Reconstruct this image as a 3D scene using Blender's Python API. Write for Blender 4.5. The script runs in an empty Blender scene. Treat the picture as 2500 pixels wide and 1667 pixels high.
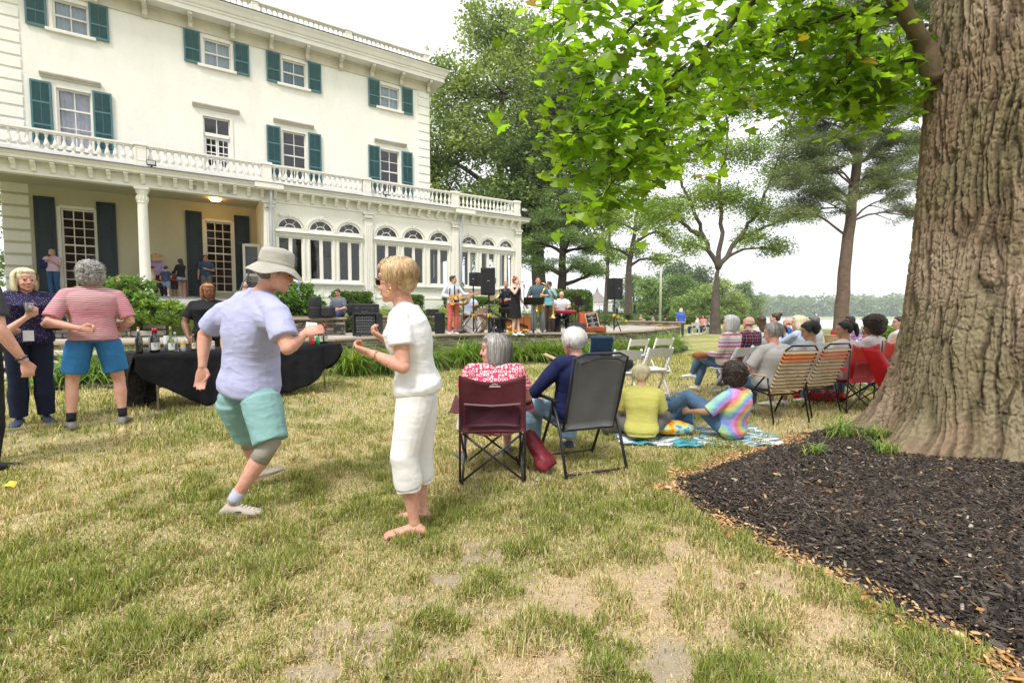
import bpy, bmesh, math, random
import numpy as np
from mathutils import Matrix, Vector, Euler
random.seed(7); RNG = np.random.default_rng(7)
SC = bpy.context.scene
COL = SC.collection
R = math.radians
# ------------------------------------------------------------------ camera, sky, sun, exposure
FPX = 1160.0
cam_d = bpy.data.cameras.new('camera'); cam = bpy.data.objects.new('camera', cam_d); COL.objects.link(cam)
cam_d.sensor_width = 36; cam_d.lens = FPX / 2500 * 36; cam_d.clip_start = 0.05; cam_d.clip_end = 4000
cam.location = (0, 0, 1.35); cam.rotation_euler = (R(90 - 3.232), 0, 0)
SC.camera = cam
w = bpy.data.worlds.new('World'); SC.world = w; w.use_nodes = True
nt = w.node_tree; nt.nodes.clear()
SUN_EL, SUN_AZ = R(56), R(205)
sky = nt.nodes.new('ShaderNodeTexSky'); sky.sky_type = 'NISHITA'; sky.sun_disc = False
sky.sun_elevation = SUN_EL; sky.sun_rotation = SUN_AZ; sky.air_density = 1.0; sky.dust_density = 4.0; sky.ozone_density = 1.0
hsv = nt.nodes.new('ShaderNodeHueSaturation'); hsv.inputs['Saturation'].default_value = 0.12; hsv.inputs['Value'].default_value = 1.0
mixw = nt.nodes.new('ShaderNodeMixRGB'); mixw.inputs[0].default_value = 0.72; mixw.inputs[2].default_value = (15.5, 15.7, 16.2, 1)
bg = nt.nodes.new('ShaderNodeBackground'); bg.inputs['Strength'].default_value = 0.07
wo = nt.nodes.new('ShaderNodeOutputWorld')
nt.links.new(sky.outputs[0], hsv.inputs['Color']); nt.links.new(hsv.outputs[0], mixw.inputs[1])
nt.links.new(mixw.outputs[0], bg.inputs['Color']); nt.links.new(bg.outputs[0], wo.inputs[0])
sun_d = bpy.data.lights.new('sun', 'SUN'); sun = bpy.data.objects.new('sun', sun_d); COL.objects.link(sun)
sun_d.energy = 2.1; sun_d.angle = R(12); sun_d.color = (1, 0.96, 0.9)
sdir = Vector((math.sin(SUN_AZ) * math.cos(SUN_EL), math.cos(SUN_AZ) * math.cos(SUN_EL), math.sin(SUN_EL)))
sun.rotation_euler = sdir.to_track_quat('Z', 'Y').to_euler()
SC.view_settings.view_transform = 'Standard'; SC.view_settings.look = 'None'
SC.view_settings.exposure = 0.80; SC.view_settings.gamma = 1
SC.cycles.max_bounces = 6; SC.cycles.diffuse_bounces = 3; SC.cycles.glossy_bounces = 3
SC.cycles.transmission_bounces = 4; SC.cycles.transparent_max_bounces = 8; SC.cycles.caustics_reflective = False; SC.cycles.caustics_refractive = False
SC.cycles.use_denoising = True
# ------------------------------------------------------------------ helpers
def X(px, d): return (px - 1250) / FPX * d
def tag(o, label=None, cat=None, group=None, kind=None):
 if label: o['label'] = label
 if cat: o['category'] = cat
 if group: o['group'] = group
 if kind: o['kind'] = kind
 return o
def thing(name, label, cat, loc=(0, 0, 0), rz=0, group=None):
 o = bpy.data.objects.new(name, None); COL.objects.link(o); o.empty_display_size = 0.1
 o.location = loc; o.rotation_euler = (0, 0, rz)
 return tag(o, label, cat, group)
def copy_tree(o, parent=None):
 kids = [c for c in KIDS.get(o.name, [])]
 c = o.copy(); COL.objects.link(c)
 if parent is not None: c.parent = parent; KIDS.setdefault(parent.name, []).append(c)
 for k in kids: copy_tree(k, c)
 return c
KIDS = {}
def rotm(rx=0, ry=0, rz=0): return np.array(Euler((rx, ry, rz)).to_matrix())
def mat4(loc=(0, 0, 0), rot=None, sc=None):
 M = np.eye(4)
 if rot is not None: M[:3, :3] = rot
 if sc is not None: M[:3, :3] = M[:3, :3] @ np.diag(sc if hasattr(sc, '__len__') else (sc,) * 3)
 M[:3, 3] = loc
 return M
def frame_z(d, up=(0, 0, 1)):
 """rotation whose z axis is d"""
 d = np.array(d, float); d /= (np.linalg.norm(d) + 1e-9)
 u = np.array(up, float)
 if abs(d @ u) > 0.97: u = np.array((0, 1.0, 0))
 x = np.cross(u, d); x /= np.linalg.norm(x); y = np.cross(d, x)
 return np.stack([x, y, d], 1)
class MB:
 def __init__(self): self.v = []; self.f = []; self.n = 0; self.M = None
 def add(self, V, F):
  V = np.asarray(V, float).reshape(-1, 3)
  if self.M is not None: V = V @ self.M[:3, :3].T + self.M[:3, 3]
  n = self.n; self.v.append(V); self.f += [tuple(i + n for i in f) for f in F]; self.n += len(V); return self
 def box(self, c, s, rot=None, bev=0):
  sx, sy, sz = s[0] / 2, s[1] / 2, s[2] / 2
  if bev <= 0:
   V = np.array([(x, y, z) for z in (-sz, sz) for y in (-sy, sy) for x in (-sx, sx)])
   F = [(0, 2, 3, 1), (4, 5, 7, 6), (0, 1, 5, 4), (2, 6, 7, 3), (0, 4, 6, 2), (1, 3, 7, 5)]
  else:
   b = min(bev, sx * .9, sy * .9, sz * .9); V = []; F = []
   idx = {}
   for ix in (-1, 1):
    for iy in (-1, 1):
     for iz in (-1, 1):
      for k in range(3):
       p = [ix * sx, iy * sy, iz * sz]
       for q in range(3):
        if q != k: p[q] -= (ix, iy, iz)[q] * b
       idx[ix, iy, iz, k] = len(V); V.append(p)
   for s1 in (-1, 1):
    for k, (a, c2) in enumerate(((1, 2), (0, 2), (0, 1))):
     q = []
     for u, v2 in ((-1, -1), (1, -1), (1, 1), (-1, 1)):
      t = [0, 0, 0]; t[k] = s1; t[a] = u; t[c2] = v2; q.append(idx[t[0], t[1], t[2], k])
     F.append(tuple(q if (s1 > 0) != (k == 1) else q[::-1]))
   for k in range(3):
    a, c2 = [q for q in range(3) if q != k]
    for u in (-1, 1):
     for v2 in (-1, 1):
      t0 = [0] * 3; t1 = [0] * 3; t0[k] = -1; t1[k] = 1; t0[a] = t1[a] = u; t0[c2] = t1[c2] = v2
      F.append((idx[(*t0, a)], idx[(*t1, a)], idx[(*t1, c2)], idx[(*t0, c2)]))
   for ix in (-1, 1):
    for iy in (-1, 1):
     for iz in (-1, 1): F.append(tuple(idx[ix, iy, iz, k] for k in range(3)))
   V = np.array(V, float)
  if rot is not None: V = V @ np.asarray(rot).T
  return self.add(V + np.array(c), F)
 def rings(self, rs, cap=True, closed=False):
  m = len(rs[0]); V = np.concatenate([np.asarray(r) for r in rs]); F = []
  n = len(rs)
  for i in range(n if closed else n - 1):
   a, b = i * m, ((i + 1) % n) * m
   for j in range(m): k = (j + 1) % m; F.append((a + j, a + k, b + k, b + j))
  if cap and not closed: F.append(tuple(range(m))[::-1]); F.append(tuple((n - 1) * m + j for j in range(m)))
  return self.add(V, F)
 def tube(self, pts, rad, seg=10, cap=True, flat=1.0, round_=False):
  pts = [np.array(p, float) for p in pts]; n = len(pts)
  if not hasattr(rad, '__len__'): rad = [rad] * n
  a = np.linspace(0, 2 * math.pi, seg, endpoint=False); rs = []; px = None
  for i, p in enumerate(pts):
   d = pts[min(i + 1, n - 1)] - pts[max(i - 1, 0)]; d = d / (np.linalg.norm(d) + 1e-9)
   if px is None: x = frame_z(d)[:, 0]
   else:
    x = px - d * (px @ d); x /= (np.linalg.norm(x) + 1e-9)
   px = x; y = np.cross(d, x); r = rad[i]
   rs.append(p + r * (np.cos(a)[:, None] * x + flat * np.sin(a)[:, None] * y))
  if round_:
   d0 = pts[0] - pts[1]; d0 /= np.linalg.norm(d0) + 1e-9; d1 = pts[-1] - pts[-2]; d1 /= np.linalg.norm(d1) + 1e-9
   rs = [pts[0] + d0 * rad[0] * .9 + (rs[0] - pts[0]) * .2, pts[0] + d0 * rad[0] * .6 + (rs[0] - pts[0]) * .75] + rs + \
                 [pts[-1] + d1 * rad[-1] * .6 + (rs[-1] - pts[-1]) * .75, pts[-1] + d1 * rad[-1] * .9 + (rs[-1] - pts[-1]) * .2]
  return self.rings(rs, cap)
 def ell(self, c, r, rot=None, seg=16, nr=10):
  r = r if hasattr(r, '__len__') else (r,) * 3
  V = []; F = []
  for i in range(1, nr):
   t = math.pi * i / nr
   for j in range(seg):
    a = 2 * math.pi * j / seg; V.append((math.sin(t) * math.cos(a), math.sin(t) * math.sin(a), math.cos(t)))
  V += [(0, 0, 1), (0, 0, -1)]; V = np.array(V) * np.array(r)
  for i in range(nr - 2):
   for j in range(seg): k = (j + 1) % seg; F.append((i * seg + j, (i + 1) * seg + j, (i + 1) * seg + k, i * seg + k))
  T = (nr - 1) * seg
  for j in range(seg): k = (j + 1) % seg; F.append((T, j, k)); F.append((T + 1, (nr - 2) * seg + k, (nr - 2) * seg + j))
  if rot is not None: V = V @ np.asarray(rot).T
  return self.add(V + np.array(c), F)
 def lathe(self, c, prof, seg=20, rot=None, cap=True):
  """prof: list of (radius, z)"""
  a = np.linspace(0, 2 * math.pi, seg, endpoint=False); rs = []
  for r, z in prof: rs.append(np.stack([r * np.cos(a), r * np.sin(a), np.full(seg, z)], 1))
  if rot is not None: rs = [q @ np.asarray(rot).T for q in rs]
  return self.rings([q + np.array(c) for q in rs], cap)
 def prism(self, poly, y0, y1, plane='xz'):
  """poly in (a,b) extruded along the third axis"""
  n = len(poly); V = []
  for t in (y0, y1):
   for a, b in poly: V.append({'xz': (a, t, b), 'xy': (a, b, t), 'yz': (t, a, b)}[plane])
  F = [tuple(range(n)), tuple(range(2 * n - 1, n - 1, -1))] + [(i, (i + 1) % n + 0, (i + 1) % n + n, i + n)[::-1] for i in range(n)]
  return self.add(V, F)
 def path(self, prof, pts, up=(0, 0, 1), closed=False):
  """sweep a profile [(out,up)] along horizontal pts; 'out' is to the right of travel"""
  pts = [np.array(p, float) for p in pts]; n = len(pts); rs = []
  for i, p in enumerate(pts):
   if closed: d0 = p - pts[i - 1]; d1 = pts[(i + 1) % n] - p
   else: d0 = p - pts[i - 1] if i else pts[1] - p; d1 = pts[i + 1] - p if i < n - 1 else p - pts[i - 1]
   d0 = d0 / np.linalg.norm(d0); d1 = d1 / np.linalg.norm(d1)
   r0 = np.array((d0[1], -d0[0], 0)); r1 = np.array((d1[1], -d1[0], 0)); m = (r0 + r1); m /= np.linalg.norm(m); m /= max(.3, m @ r0)
   rs.append([p + m * a + np.array((0, 0, b)) for a, b in prof])
  return self.rings(rs, cap=True, closed=closed)
 def build(self, name, m=None, parent=None, smooth=False, remesh=0, sm=0, label=None, auto=False):
  me = bpy.data.meshes.new(name); V = np.concatenate(self.v) if self.v else np.zeros((0, 3))
  me.from_pydata(V.tolist(), [], self.f); me.update()
  o = bpy.data.objects.new(name, me); COL.objects.link(o)
  if m is not None: me.materials.append(m)
  if smooth: me.polygons.foreach_set('use_smooth', [True] * len(me.polygons))
  if auto:
   me.polygons.foreach_set('use_smooth', [True] * len(me.polygons)); me.set_sharp_from_angle(angle=R(35))
  if remesh:
   r = o.modifiers.new('r', 'REMESH'); r.mode = 'VOXEL'; r.voxel_size = remesh; r.use_smooth_shade = True
   if sm: s = o.modifiers.new('s', 'SMOOTH'); s.iterations = sm; s.factor = .6
  if parent is not None: o.parent = parent; KIDS.setdefault(parent.name, []).append(o)
  if label: o['label'] = label
  return o
def np_mesh(name, V, F, m, col=None, parent=None, smooth=False, cname='Col'):
 """V (n,3), F (k,m) ints, col per-vertex (n,3)"""
 me = bpy.data.meshes.new(name); k, s = F.shape
 me.vertices.add(len(V)); me.vertices.foreach_set('co', np.ascontiguousarray(V, dtype=np.float32).ravel())
 me.loops.add(k * s); me.loops.foreach_set('vertex_index', np.ascontiguousarray(F, dtype=np.int32).ravel())
 me.polygons.add(k); me.polygons.foreach_set('loop_start', np.arange(0, k * s, s, dtype=np.int32))
 if smooth: me.polygons.foreach_set('use_smooth', np.ones(k, dtype=bool))
 me.update(calc_edges=True)
 if col is not None:
  ca = me.color_attributes.new(cname, 'FLOAT_COLOR', 'POINT')
  c4 = np.ones((len(V), 4), dtype=np.float32); c4[:, :3] = col; ca.data.foreach_set('color', c4.ravel())
 me.materials.append(m)
 o = bpy.data.objects.new(name, me); COL.objects.link(o)
 if parent is not None: o.parent = parent; KIDS.setdefault(parent.name, []).append(o)
 return o
def hash2(ix, iy, s):
 h = (ix.astype(np.int64) * 374761393 + iy.astype(np.int64) * 668265263 + s * 1442695041) & 0xFFFFFFFF
 h = ((h ^ (h >> 13)) * 1274126177) & 0xFFFFFFFF
 return ((h ^ (h >> 16)) & 0xFFFFFF) / float(0xFFFFFF)
def vnoise(x, y, s=0):
 x = np.asarray(x, float); y = np.asarray(y, float)
 ix = np.floor(x); iy = np.floor(y); fx = x - ix; fy = y - iy
 fx = fx * fx * (3 - 2 * fx); fy = fy * fy * (3 - 2 * fy)
 a = hash2(ix, iy, s); b = hash2(ix + 1, iy, s); c = hash2(ix, iy + 1, s); d = hash2(ix + 1, iy + 1, s)
 return (a * (1 - fx) + b * fx) * (1 - fy) + (c * (1 - fx) + d * fx) * fy
def fbm(x, y, s=0, o=4):
 t = 0; a = .5; n = 0
 for i in range(o): t = t + a * vnoise(x * 2 ** i, y * 2 ** i, s + i * 17); n += a; a *= .55
 return t / n
def sstep(a, b, x): t = np.clip((x - a) / (b - a), 0, 1); return t * t * (3 - 2 * t)
# ------------------------------------------------------------------ materials
class NT:
 def __init__(self, name):
  self.m = bpy.data.materials.new(name); self.m.use_nodes = True; self.t = self.m.node_tree; self.t.nodes.clear()
  self.out = self.t.nodes.new('ShaderNodeOutputMaterial')
 def n(self, ty, **kw):
  q = self.t.nodes.new(ty)
  for k, v in kw.items():
   if k[0] == '_':
    key = k[1:]; key = int(key) if key.isdigit() else key.replace('_', ' ')
    if hasattr(v, 'is_output'): self.t.links.new(v, q.inputs[key])
    else: q.inputs[key].default_value = v
   else: setattr(q, k, v)
  return q
 def coord(self, k='Object', scale=(1, 1, 1)):
  c = self.n('ShaderNodeTexCoord'); return self.n('ShaderNodeMapping', _Vector=c.outputs[k], _Scale=scale).outputs[0]
 def noise(self, sc, det=4, vec=None, rough=.6):
  vec = vec or self.coord(); return self.n('ShaderNodeTexNoise', _Vector=vec, _Scale=sc, _Detail=det, _Roughness=rough).outputs[0]
 def ramp(self, f, stops, interp='LINEAR'):
  q = self.n('ShaderNodeValToRGB', _Fac=f); cr = q.color_ramp; cr.interpolation = interp
  while len(cr.elements) < len(stops): cr.elements.new(.5)
  for e, (p, c) in zip(cr.elements, stops): e.position = p; e.color = (*c, 1) if len(c) == 3 else c
  return q.outputs[0]
 def mix(self, f, a, b, mode='MIX'):
  q = self.n('ShaderNodeMixRGB', blend_type=mode)
  for k, v in ((0, f), (1, a), (2, b)):
   if hasattr(v, 'is_output'): self.t.links.new(v, q.inputs[k])
   elif k == 0: q.inputs[0].default_value = v
   else: q.inputs[k].default_value = (*v, 1) if len(v) == 3 else v
  return q.outputs[0]
 def math(self, op, a, b=0.0):
  q = self.n('ShaderNodeMath', operation=op)
  for k, v in ((0, a), (1, b)):
   if hasattr(v, 'is_output'): self.t.links.new(v, q.inputs[k])
   else: q.inputs[k].default_value = v
  return q.outputs[0]
 def sep(self, vec=None):
  vec = vec or self.coord(); return self.n('ShaderNodeSeparateXYZ', _0=vec).outputs
 def bump(self, h, dist=.01, st=1.0): return self.n('ShaderNodeBump', _Height=h, _Distance=dist, _Strength=st).outputs[0]
 def fin(self, col, rough=.6, bump=None, metal=0, spec=.5, trans=0, sss=0, coat=0, alpha=None):
  b = self.n('ShaderNodeBsdfPrincipled', _Metallic=metal)
  for k, v in (('Base Color', col), ('Roughness', rough)):
   if hasattr(v, 'is_output'): self.t.links.new(v, b.inputs[k])
   else: b.inputs[k].default_value = (*v, 1) if hasattr(v, '__len__') else v
  b.inputs['Specular IOR Level'].default_value = spec
  if coat: b.inputs['Coat Weight'].default_value = coat
  if sss: b.inputs['Subsurface Weight'].default_value = sss; b.inputs['Subsurface Scale'].default_value = .02
  if bump is not None: self.t.links.new(bump, b.inputs['Normal'])
  s = b.outputs[0]
  if trans:
   tb = self.n('ShaderNodeBsdfTranslucent'); 
   if hasattr(col, 'is_output'): self.t.links.new(self.mix(1, col, (1.25, 1.35, .5), 'MULTIPLY'), tb.inputs[0])
   else: tb.inputs[0].default_value = (*col, 1)
   s = self.n('ShaderNodeMixShader', _0=trans, _1=s, _2=tb.outputs[0]).outputs[0]
  self.t.links.new(s, self.out.inputs[0]); return self.m
MC = {}
def flat(name, col, rough=.6, metal=0, var=.12, nsc=6, bsc=0, bst=.3, spec=.4, bd=.01, coat=0, sss=0):
 """plain surface with a little tone variation and fine bump"""
 if name in MC: return MC[name]
 t = NT(name); c = np.array(col, float)
 f = t.noise(nsc, 5)
 cc = t.ramp(f, [(.3, tuple(c * (1 - var))), (.7, tuple(np.minimum(c * (1 + var), .95)))])
 b = t.bump(t.noise(bsc, 3), bd, bst) if bsc else None
 MC[name] = t.fin(cc, rough, b, metal, spec, coat=coat, sss=sss); return MC[name]
def cloth(name, col, rough=.85, var=.10, fold=1.0, bd=.02):
 """fabric: weave tone, soft folds as bump"""
 if name in MC: return MC[name]
 t = NT(name); c = np.array(col, float)
 cc = t.ramp(t.noise(5, 3), [(.3, tuple(c * (1 - var))), (.7, tuple(np.minimum(c * (1 + var), .93)))])
 MC[name] = t.fin(cc, rough, folds(t, fold, bd), 0, .25); return MC[name]
def folds(t, k=1.0, bd=.02):
 """creases: two sets of thin slanting ridges over soft waves"""
 c = t.n('ShaderNodeTexCoord').outputs['Object']
 def ridge(rot, sc, nsc, seed):
  v = t.n('ShaderNodeMapping', _Vector=c, _Rotation=rot, _Scale=sc, _Location=(seed, seed, 0)).outputs[0]
  n = t.n('ShaderNodeTexNoise', _Vector=v, _Scale=nsc, _Detail=2.0, _Roughness=.45).outputs[0]
  a = t.math('ABSOLUTE', t.math('SUBTRACT', n, .5)); return t.math('POWER', t.math('SUBTRACT', 1.0, t.math('MULTIPLY', a, 3.2)), 3.0)
 r1 = ridge((.3, .6, .2), (1, 1, 2.6), 2.4, 3.1); r2 = ridge((-.4, -.8, .1), (1, 1, 3.0), 3.6, 7.7)
 big = t.n('ShaderNodeTexNoise', _Vector=c, _Scale=7.0, _Detail=2.0).outputs[0]
 h = t.math('ADD', t.math('ADD', t.math('MULTIPLY', r1, .12 * k), t.math('MULTIPLY', r2, .09 * k)), t.math('ADD', t.math('MULTIPLY', big, .55), t.math('MULTIPLY', t.noise(220, 2), .02)))
 return t.bump(h, bd, .8)
def leafmat(name, rough=.5, trans=.35, spec=.35):
 if name in MC: return MC[name]
 t = NT(name); a = t.n('ShaderNodeVertexColor', layer_name='Col').outputs[0]
 MC[name] = t.fin(a, rough, None, 0, spec, trans=trans); return MC[name]
def vcol(name, rough=.85, spec=.2, bsc=0, bd=.01):
 if name in MC: return MC[name]
 t = NT(name); a = t.n('ShaderNodeVertexColor', layer_name='Col').outputs[0]
 a = t.mix(.25, a, t.ramp(t.noise(60, 4), [(.3, (.3, .3, .3)), (.7, (1, 1, 1))]), 'MULTIPLY')
 MC[name] = t.fin(a, rough, t.bump(t.noise(bsc, 4), bd, .6) if bsc else None, 0, spec); return MC[name]
def lathe_up(prof): return prof
def ground_z(x, y):
 """height of the lower lawn: nearly flat, a hand's breadth higher on the left"""
 x = np.asarray(x, float); y = np.asarray(y, float)
 return .12 * sstep(-1.6, -4.2, x) * sstep(1.5, 4.5, y) + 0 * y
def gz(x, y): return float(ground_z(x, y))
# ------------------------------------------------------------------ materials of the house
def stucco_mat(name, col, streak=.10):
 t = NT(name); c = np.array(col); v = t.coord('Object', (1, 1, .35))
 f = t.noise(1.2, 6, v); g2 = t.noise(7, 5)
 a = t.ramp(f, [(.25, tuple(c * (1 - streak))), (.6, tuple(c))]); a = t.mix(.35, a, t.ramp(g2, [(.35, (.88, .87, .83)), (.65, (1, 1, 1))]), 'MULTIPLY')
 st = t.noise(3.5, 5, t.coord('Object', (3, 3, .25)))
 a = t.mix(t.ramp(st, [(.60, (0, 0, 0)), (.78, (.22, .22, .22))]), a, (.50, .44, .30))
 return t.fin(a, .85, t.bump(t.noise(35, 4), .006, .35), 0, .2)
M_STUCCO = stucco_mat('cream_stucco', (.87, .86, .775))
M_TRIM = stucco_mat('cream_trim', (.85, .83, .755), .12)
M_TRIMD = stucco_mat('weathered_trim', (.68, .64, .53), .25)
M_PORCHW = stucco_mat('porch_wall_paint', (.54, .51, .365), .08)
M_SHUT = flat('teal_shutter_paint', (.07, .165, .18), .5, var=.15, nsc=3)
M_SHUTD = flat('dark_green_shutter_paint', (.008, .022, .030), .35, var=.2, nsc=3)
M_ROOFM = flat('grey_roof_metal', (.16, .17, .24), .5, var=.2)
M_WHITE = flat('white_paint', (.78, .77, .73), .5, var=.06)
M_DOORW = flat('white_door_paint', (.80, .79, .76), .45, var=.05)
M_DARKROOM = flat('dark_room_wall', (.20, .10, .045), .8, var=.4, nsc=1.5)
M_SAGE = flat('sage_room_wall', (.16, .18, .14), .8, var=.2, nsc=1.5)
M_SKYBLIND = flat('sky_tint_blind', (.48, .56, .66), .7, var=.12, nsc=2)  # blue tint also stands in for sky reflected in the upper panes
M_CURT = flat('lilac_curtain', (.62, .60, .72), .8, var=.15, nsc=4)
M_GUT = flat('grey_downpipe', (.55, .57, .64), .4, var=.1)
M_BLACKP = flat('black_plastic', (.012, .012, .014), .45, var=.2)
M_LENS = flat('flood_lens', (.55, .55, .52), .2)
def glass_mat(name, tint, refl=.16, fr=.6):
 t = NT(name)
 tr = t.n('ShaderNodeBsdfTransparent', _0=(*tint, 1)); gl = t.n('ShaderNodeBsdfGlossy', _Roughness=.02, _Color=(.95, .97, 1, 1))
 lw = t.n('ShaderNodeLayerWeight', _Blend=.35); b = t.bump(t.noise(2.2, 2), .02, .12); t.t.links.new(b, gl.inputs['Normal'])
 f = t.math('ADD', t.math('MULTIPLY', lw.outputs['Fresnel'], fr), refl)
 s = t.n('ShaderNodeMixShader', _0=f, _1=tr.outputs[0], _2=gl.outputs[0])
 t.t.links.new(s.outputs[0], t.out.inputs[0]); return t.m
M_GLASS = glass_mat('window_glass', (.80, .84, .84), .05, .38)
M_GLASSP = glass_mat('porch_glass', (.75, .72, .66), .025, .12)
M_CLEAR = glass_mat('clear_plastic', (.93, .95, .97), .06)
def emis(name, col, st):
 t = NT(name); e = t.n('ShaderNodeEmission', _Color=(*col, 1), _Strength=st); t.t.links.new(e.outputs[0], t.out.inputs[0]); return t.m
M_LAMP = emis('warm_lamp', (1, .50, .12), 14)
HX, HY, HRZ = -16.3, 17.2, math.atan2(.5396, .8419)
house = thing('mansion', 'large cream stucco mansion with teal shutters, a porch and a glazed conservatory', 'house', (HX, HY, 0), HRZ)
def hw(s, off, z=0):
 """house coordinates (along the front, out from the wall) to world"""
 return (HX + .8419 * s + .5396 * off, HY + .5396 * s - .8419 * off, z)
def wall_holes(mb, x0, x1, z0, z1, holes, y, th, axis='x'):
 """rectangular holes (a,b,c,d); front face at y, going back by th"""
 xs = sorted({x0, x1, *[h[0] for h in holes], *[h[1] for h in holes]}); zs = sorted({z0, z1, *[h[2] for h in holes], *[h[3] for h in holes]})
 P = (lambda a, b, c: (a, b, c)) if axis == 'x' else (lambda a, b, c: (b, a, c))
 for i in range(len(xs) - 1):
  j = 0
  while j < len(zs) - 1:
   cx = (xs[i] + xs[i + 1]) / 2
   def hole(q): cz = (zs[q] + zs[q + 1]) / 2; return any(h[0] < cx < h[1] and h[2] < cz < h[3] for h in holes)
   if hole(j): j += 1; continue
   k = j
   while k + 1 < len(zs) - 1 and not hole(k + 1): k += 1
   mb.add([P(xs[i], y, zs[j]), P(xs[i + 1], y, zs[j]), P(xs[i + 1], y, zs[k + 1]), P(xs[i], y, zs[k + 1])], [(0, 1, 2, 3)]); j = k + 1
 for a, b, c, d in holes:
  for p, q in (((a, c), (b, c)), ((b, c), (b, d)), ((b, d), (a, d)), ((a, d), (a, c))):
   mb.add([P(p[0], y, p[1]), P(q[0], y, q[1]), P(q[0], y + th, q[1]), P(p[0], y + th, p[1])], [(0, 3, 2, 1)])
W3 = [(.67, .47, 11.40, 12.42), (5.11, .47, 11.40, 12.42), (7.98, .47, 11.40, 12.42), (12.27, .47, 11.40, 12.42)]
W2 = [(.655, .47, 7.35, 9.37), (7.92, .47, 7.35, 9.37), (12.23, .47, 7.35, 9.37)]
DOOR2 = (5.01, .47, 6.5, 9.36)
W1 = [(.60, .47, 2.28, 5.16), (4.96, .47, 2.28, 5.16)]
holes = [(c - h, c + h, a, b) for c, h, a, b in W3 + W2 + [DOOR2]]
mb = MB(); wall_holes(mb, -1.35, 14.34, 6.0, 12.62, holes, 0, .16)
mb.box((6.5, 6.2, 6.5 + 3.1), (15.6, 12, 6.2))  # the body behind the front wall, closed
mb.v.pop(); mb.f = mb.f[:-6]; mb.n -= 8
mb.add([(14.34, 0, 1.9), (14.34, 12, 1.9), (14.34, 12, 13), (14.34, 0, 13)], [(0, 1, 2, 3)])
mb.add([(-1.35, 0, 1.9), (-1.35, 12, 1.9), (-1.35, 12, 13), (-1.35, 0, 13)], [(0, 3, 2, 1)])
mb.add([(-1.35, 12, 1.9), (14.34, 12, 1.9), (14.34, 12, 13), (-1.35, 12, 13)], [(0, 3, 2, 1)])
mb.add([(-1.35, 0, 13.3), (14.34, 0, 13.3), (14.34, 12, 13.3), (-1.35, 12, 13.3)], [(0, 1, 2, 3)])
mb.build('wall', M_STUCCO, house)
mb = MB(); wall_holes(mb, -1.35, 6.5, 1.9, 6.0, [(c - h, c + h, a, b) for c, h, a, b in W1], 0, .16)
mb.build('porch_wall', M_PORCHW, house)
for q_ in (0, 1):
 mb = MB()
 for z in np.arange(2.2, 12.4, .42):
  if q_ and z > 6.2: mb.box((14.34 - .31, -.01, z + .19), (.62, .05, .34), bev=.02)
  if not q_: mb.box((-1.35 + .34, -.01, z + .19), (.70, .05, .34), bev=.02)
 mb.build('quoins', M_STUCCO, house)
def room(name, s0, s1, z0, z1, y0, y1, m, par=house):
 b = MB(); V = [(s0, y0, z0), (s1, y0, z0), (s1, y1, z0), (s0, y1, z0), (s0, y0, z1), (s1, y0, z1), (s1, y1, z1), (s0, y1, z1)]
 b.add(V, [(0, 3, 2, 1)[::-1], (4, 5, 6, 7)[::-1], (1, 2, 6, 5)[::-1], (2, 3, 7, 6)[::-1], (3, 0, 4, 7)[::-1]]); return b.build(name, m, par)
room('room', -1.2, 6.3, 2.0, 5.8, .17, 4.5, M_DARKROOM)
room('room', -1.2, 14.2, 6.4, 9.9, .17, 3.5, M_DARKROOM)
def sash(c, h, z0, z1, cols, rows, meet, sill=True, gm=None, curtain=None, cz=None, name='window'):
 m = MB(); yw = .10; fw = .05
 for sx in (-1, 1): m.box((c + sx * (h - fw / 2), yw, (z0 + z1) / 2), (fw, .06, z1 - z0))
 m.box((c, yw, z0 + fw / 2), (2 * h - 2 * fw, .058, fw)); m.box((c, yw, z1 - fw / 2), (2 * h - 2 * fw, .058, fw))
 zz = np.linspace(z0 + fw, z1 - fw, rows + 1)
 for k in range(1, cols): m.box((c - h + fw + (2 * h - 2 * fw) * k / cols, yw, (z0 + z1) / 2), (.028, .04, z1 - z0 - 2 * fw))
 for k in range(1, rows): m.box((c, yw + (.004 if k != meet else -.004), zz[k]), (2 * h - 2 * fw, .044 if k != meet else .06, .028 if k != meet else .055))
 for sx in (-1, 1): m.box((c + sx * (h + .055), -.012, (z0 + z1) / 2), (.105, .035, z1 - z0 + .10))
 m.box((c, -.014, z1 + .055), (2 * h + .008, .04, .10))
 wdw = m.build(name, M_TRIM, house)
 g_ = MB(); g_.add([(c - h, yw + .012, z0), (c + h, yw + .012, z0), (c + h, yw + .012, z1), (c - h, yw + .012, z1)], [(0, 1, 2, 3)]); g_.build('pane', gm or M_GLASS, wdw)
 if sill: s_ = MB(); s_.box((c, -.045, z0 - .085), (2 * h + .42, .11, .11), bev=.012); s_.build('sill', M_TRIM, wdw)
 if curtain:
  s_ = MB(); n = 28; a0, a1 = cz
  xs = np.linspace(c - h, c + h, n)
  for i in range(n - 1):
   y_ = yw + .09 + .02 * math.sin(i * 1.9); y2 = yw + .09 + .02 * math.sin((i + 1) * 1.9)
   s_.add([(xs[i], y_, a0), (xs[i + 1], y2, a0), (xs[i + 1], y2, a1), (xs[i], y_, a1)], [(0, 1, 2, 3)])
  s_.build('curtain', curtain, wdw)
 return wdw
sash(*W3[0], 2, 2, 1, curtain=M_SKYBLIND, cz=(11.4, 12.42)); sash(*W3[1], 2, 2, 1, curtain=M_SKYBLIND, cz=(11.4, 12.42))
sash(*W3[2], 2, 2, 1, curtain=flat('teal_blind', (.10, .25, .30), .7), cz=(11.4, 12.42)); sash(*W3[3], 2, 2, 1, curtain=M_SKYBLIND, cz=(11.4, 12.42))
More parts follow.
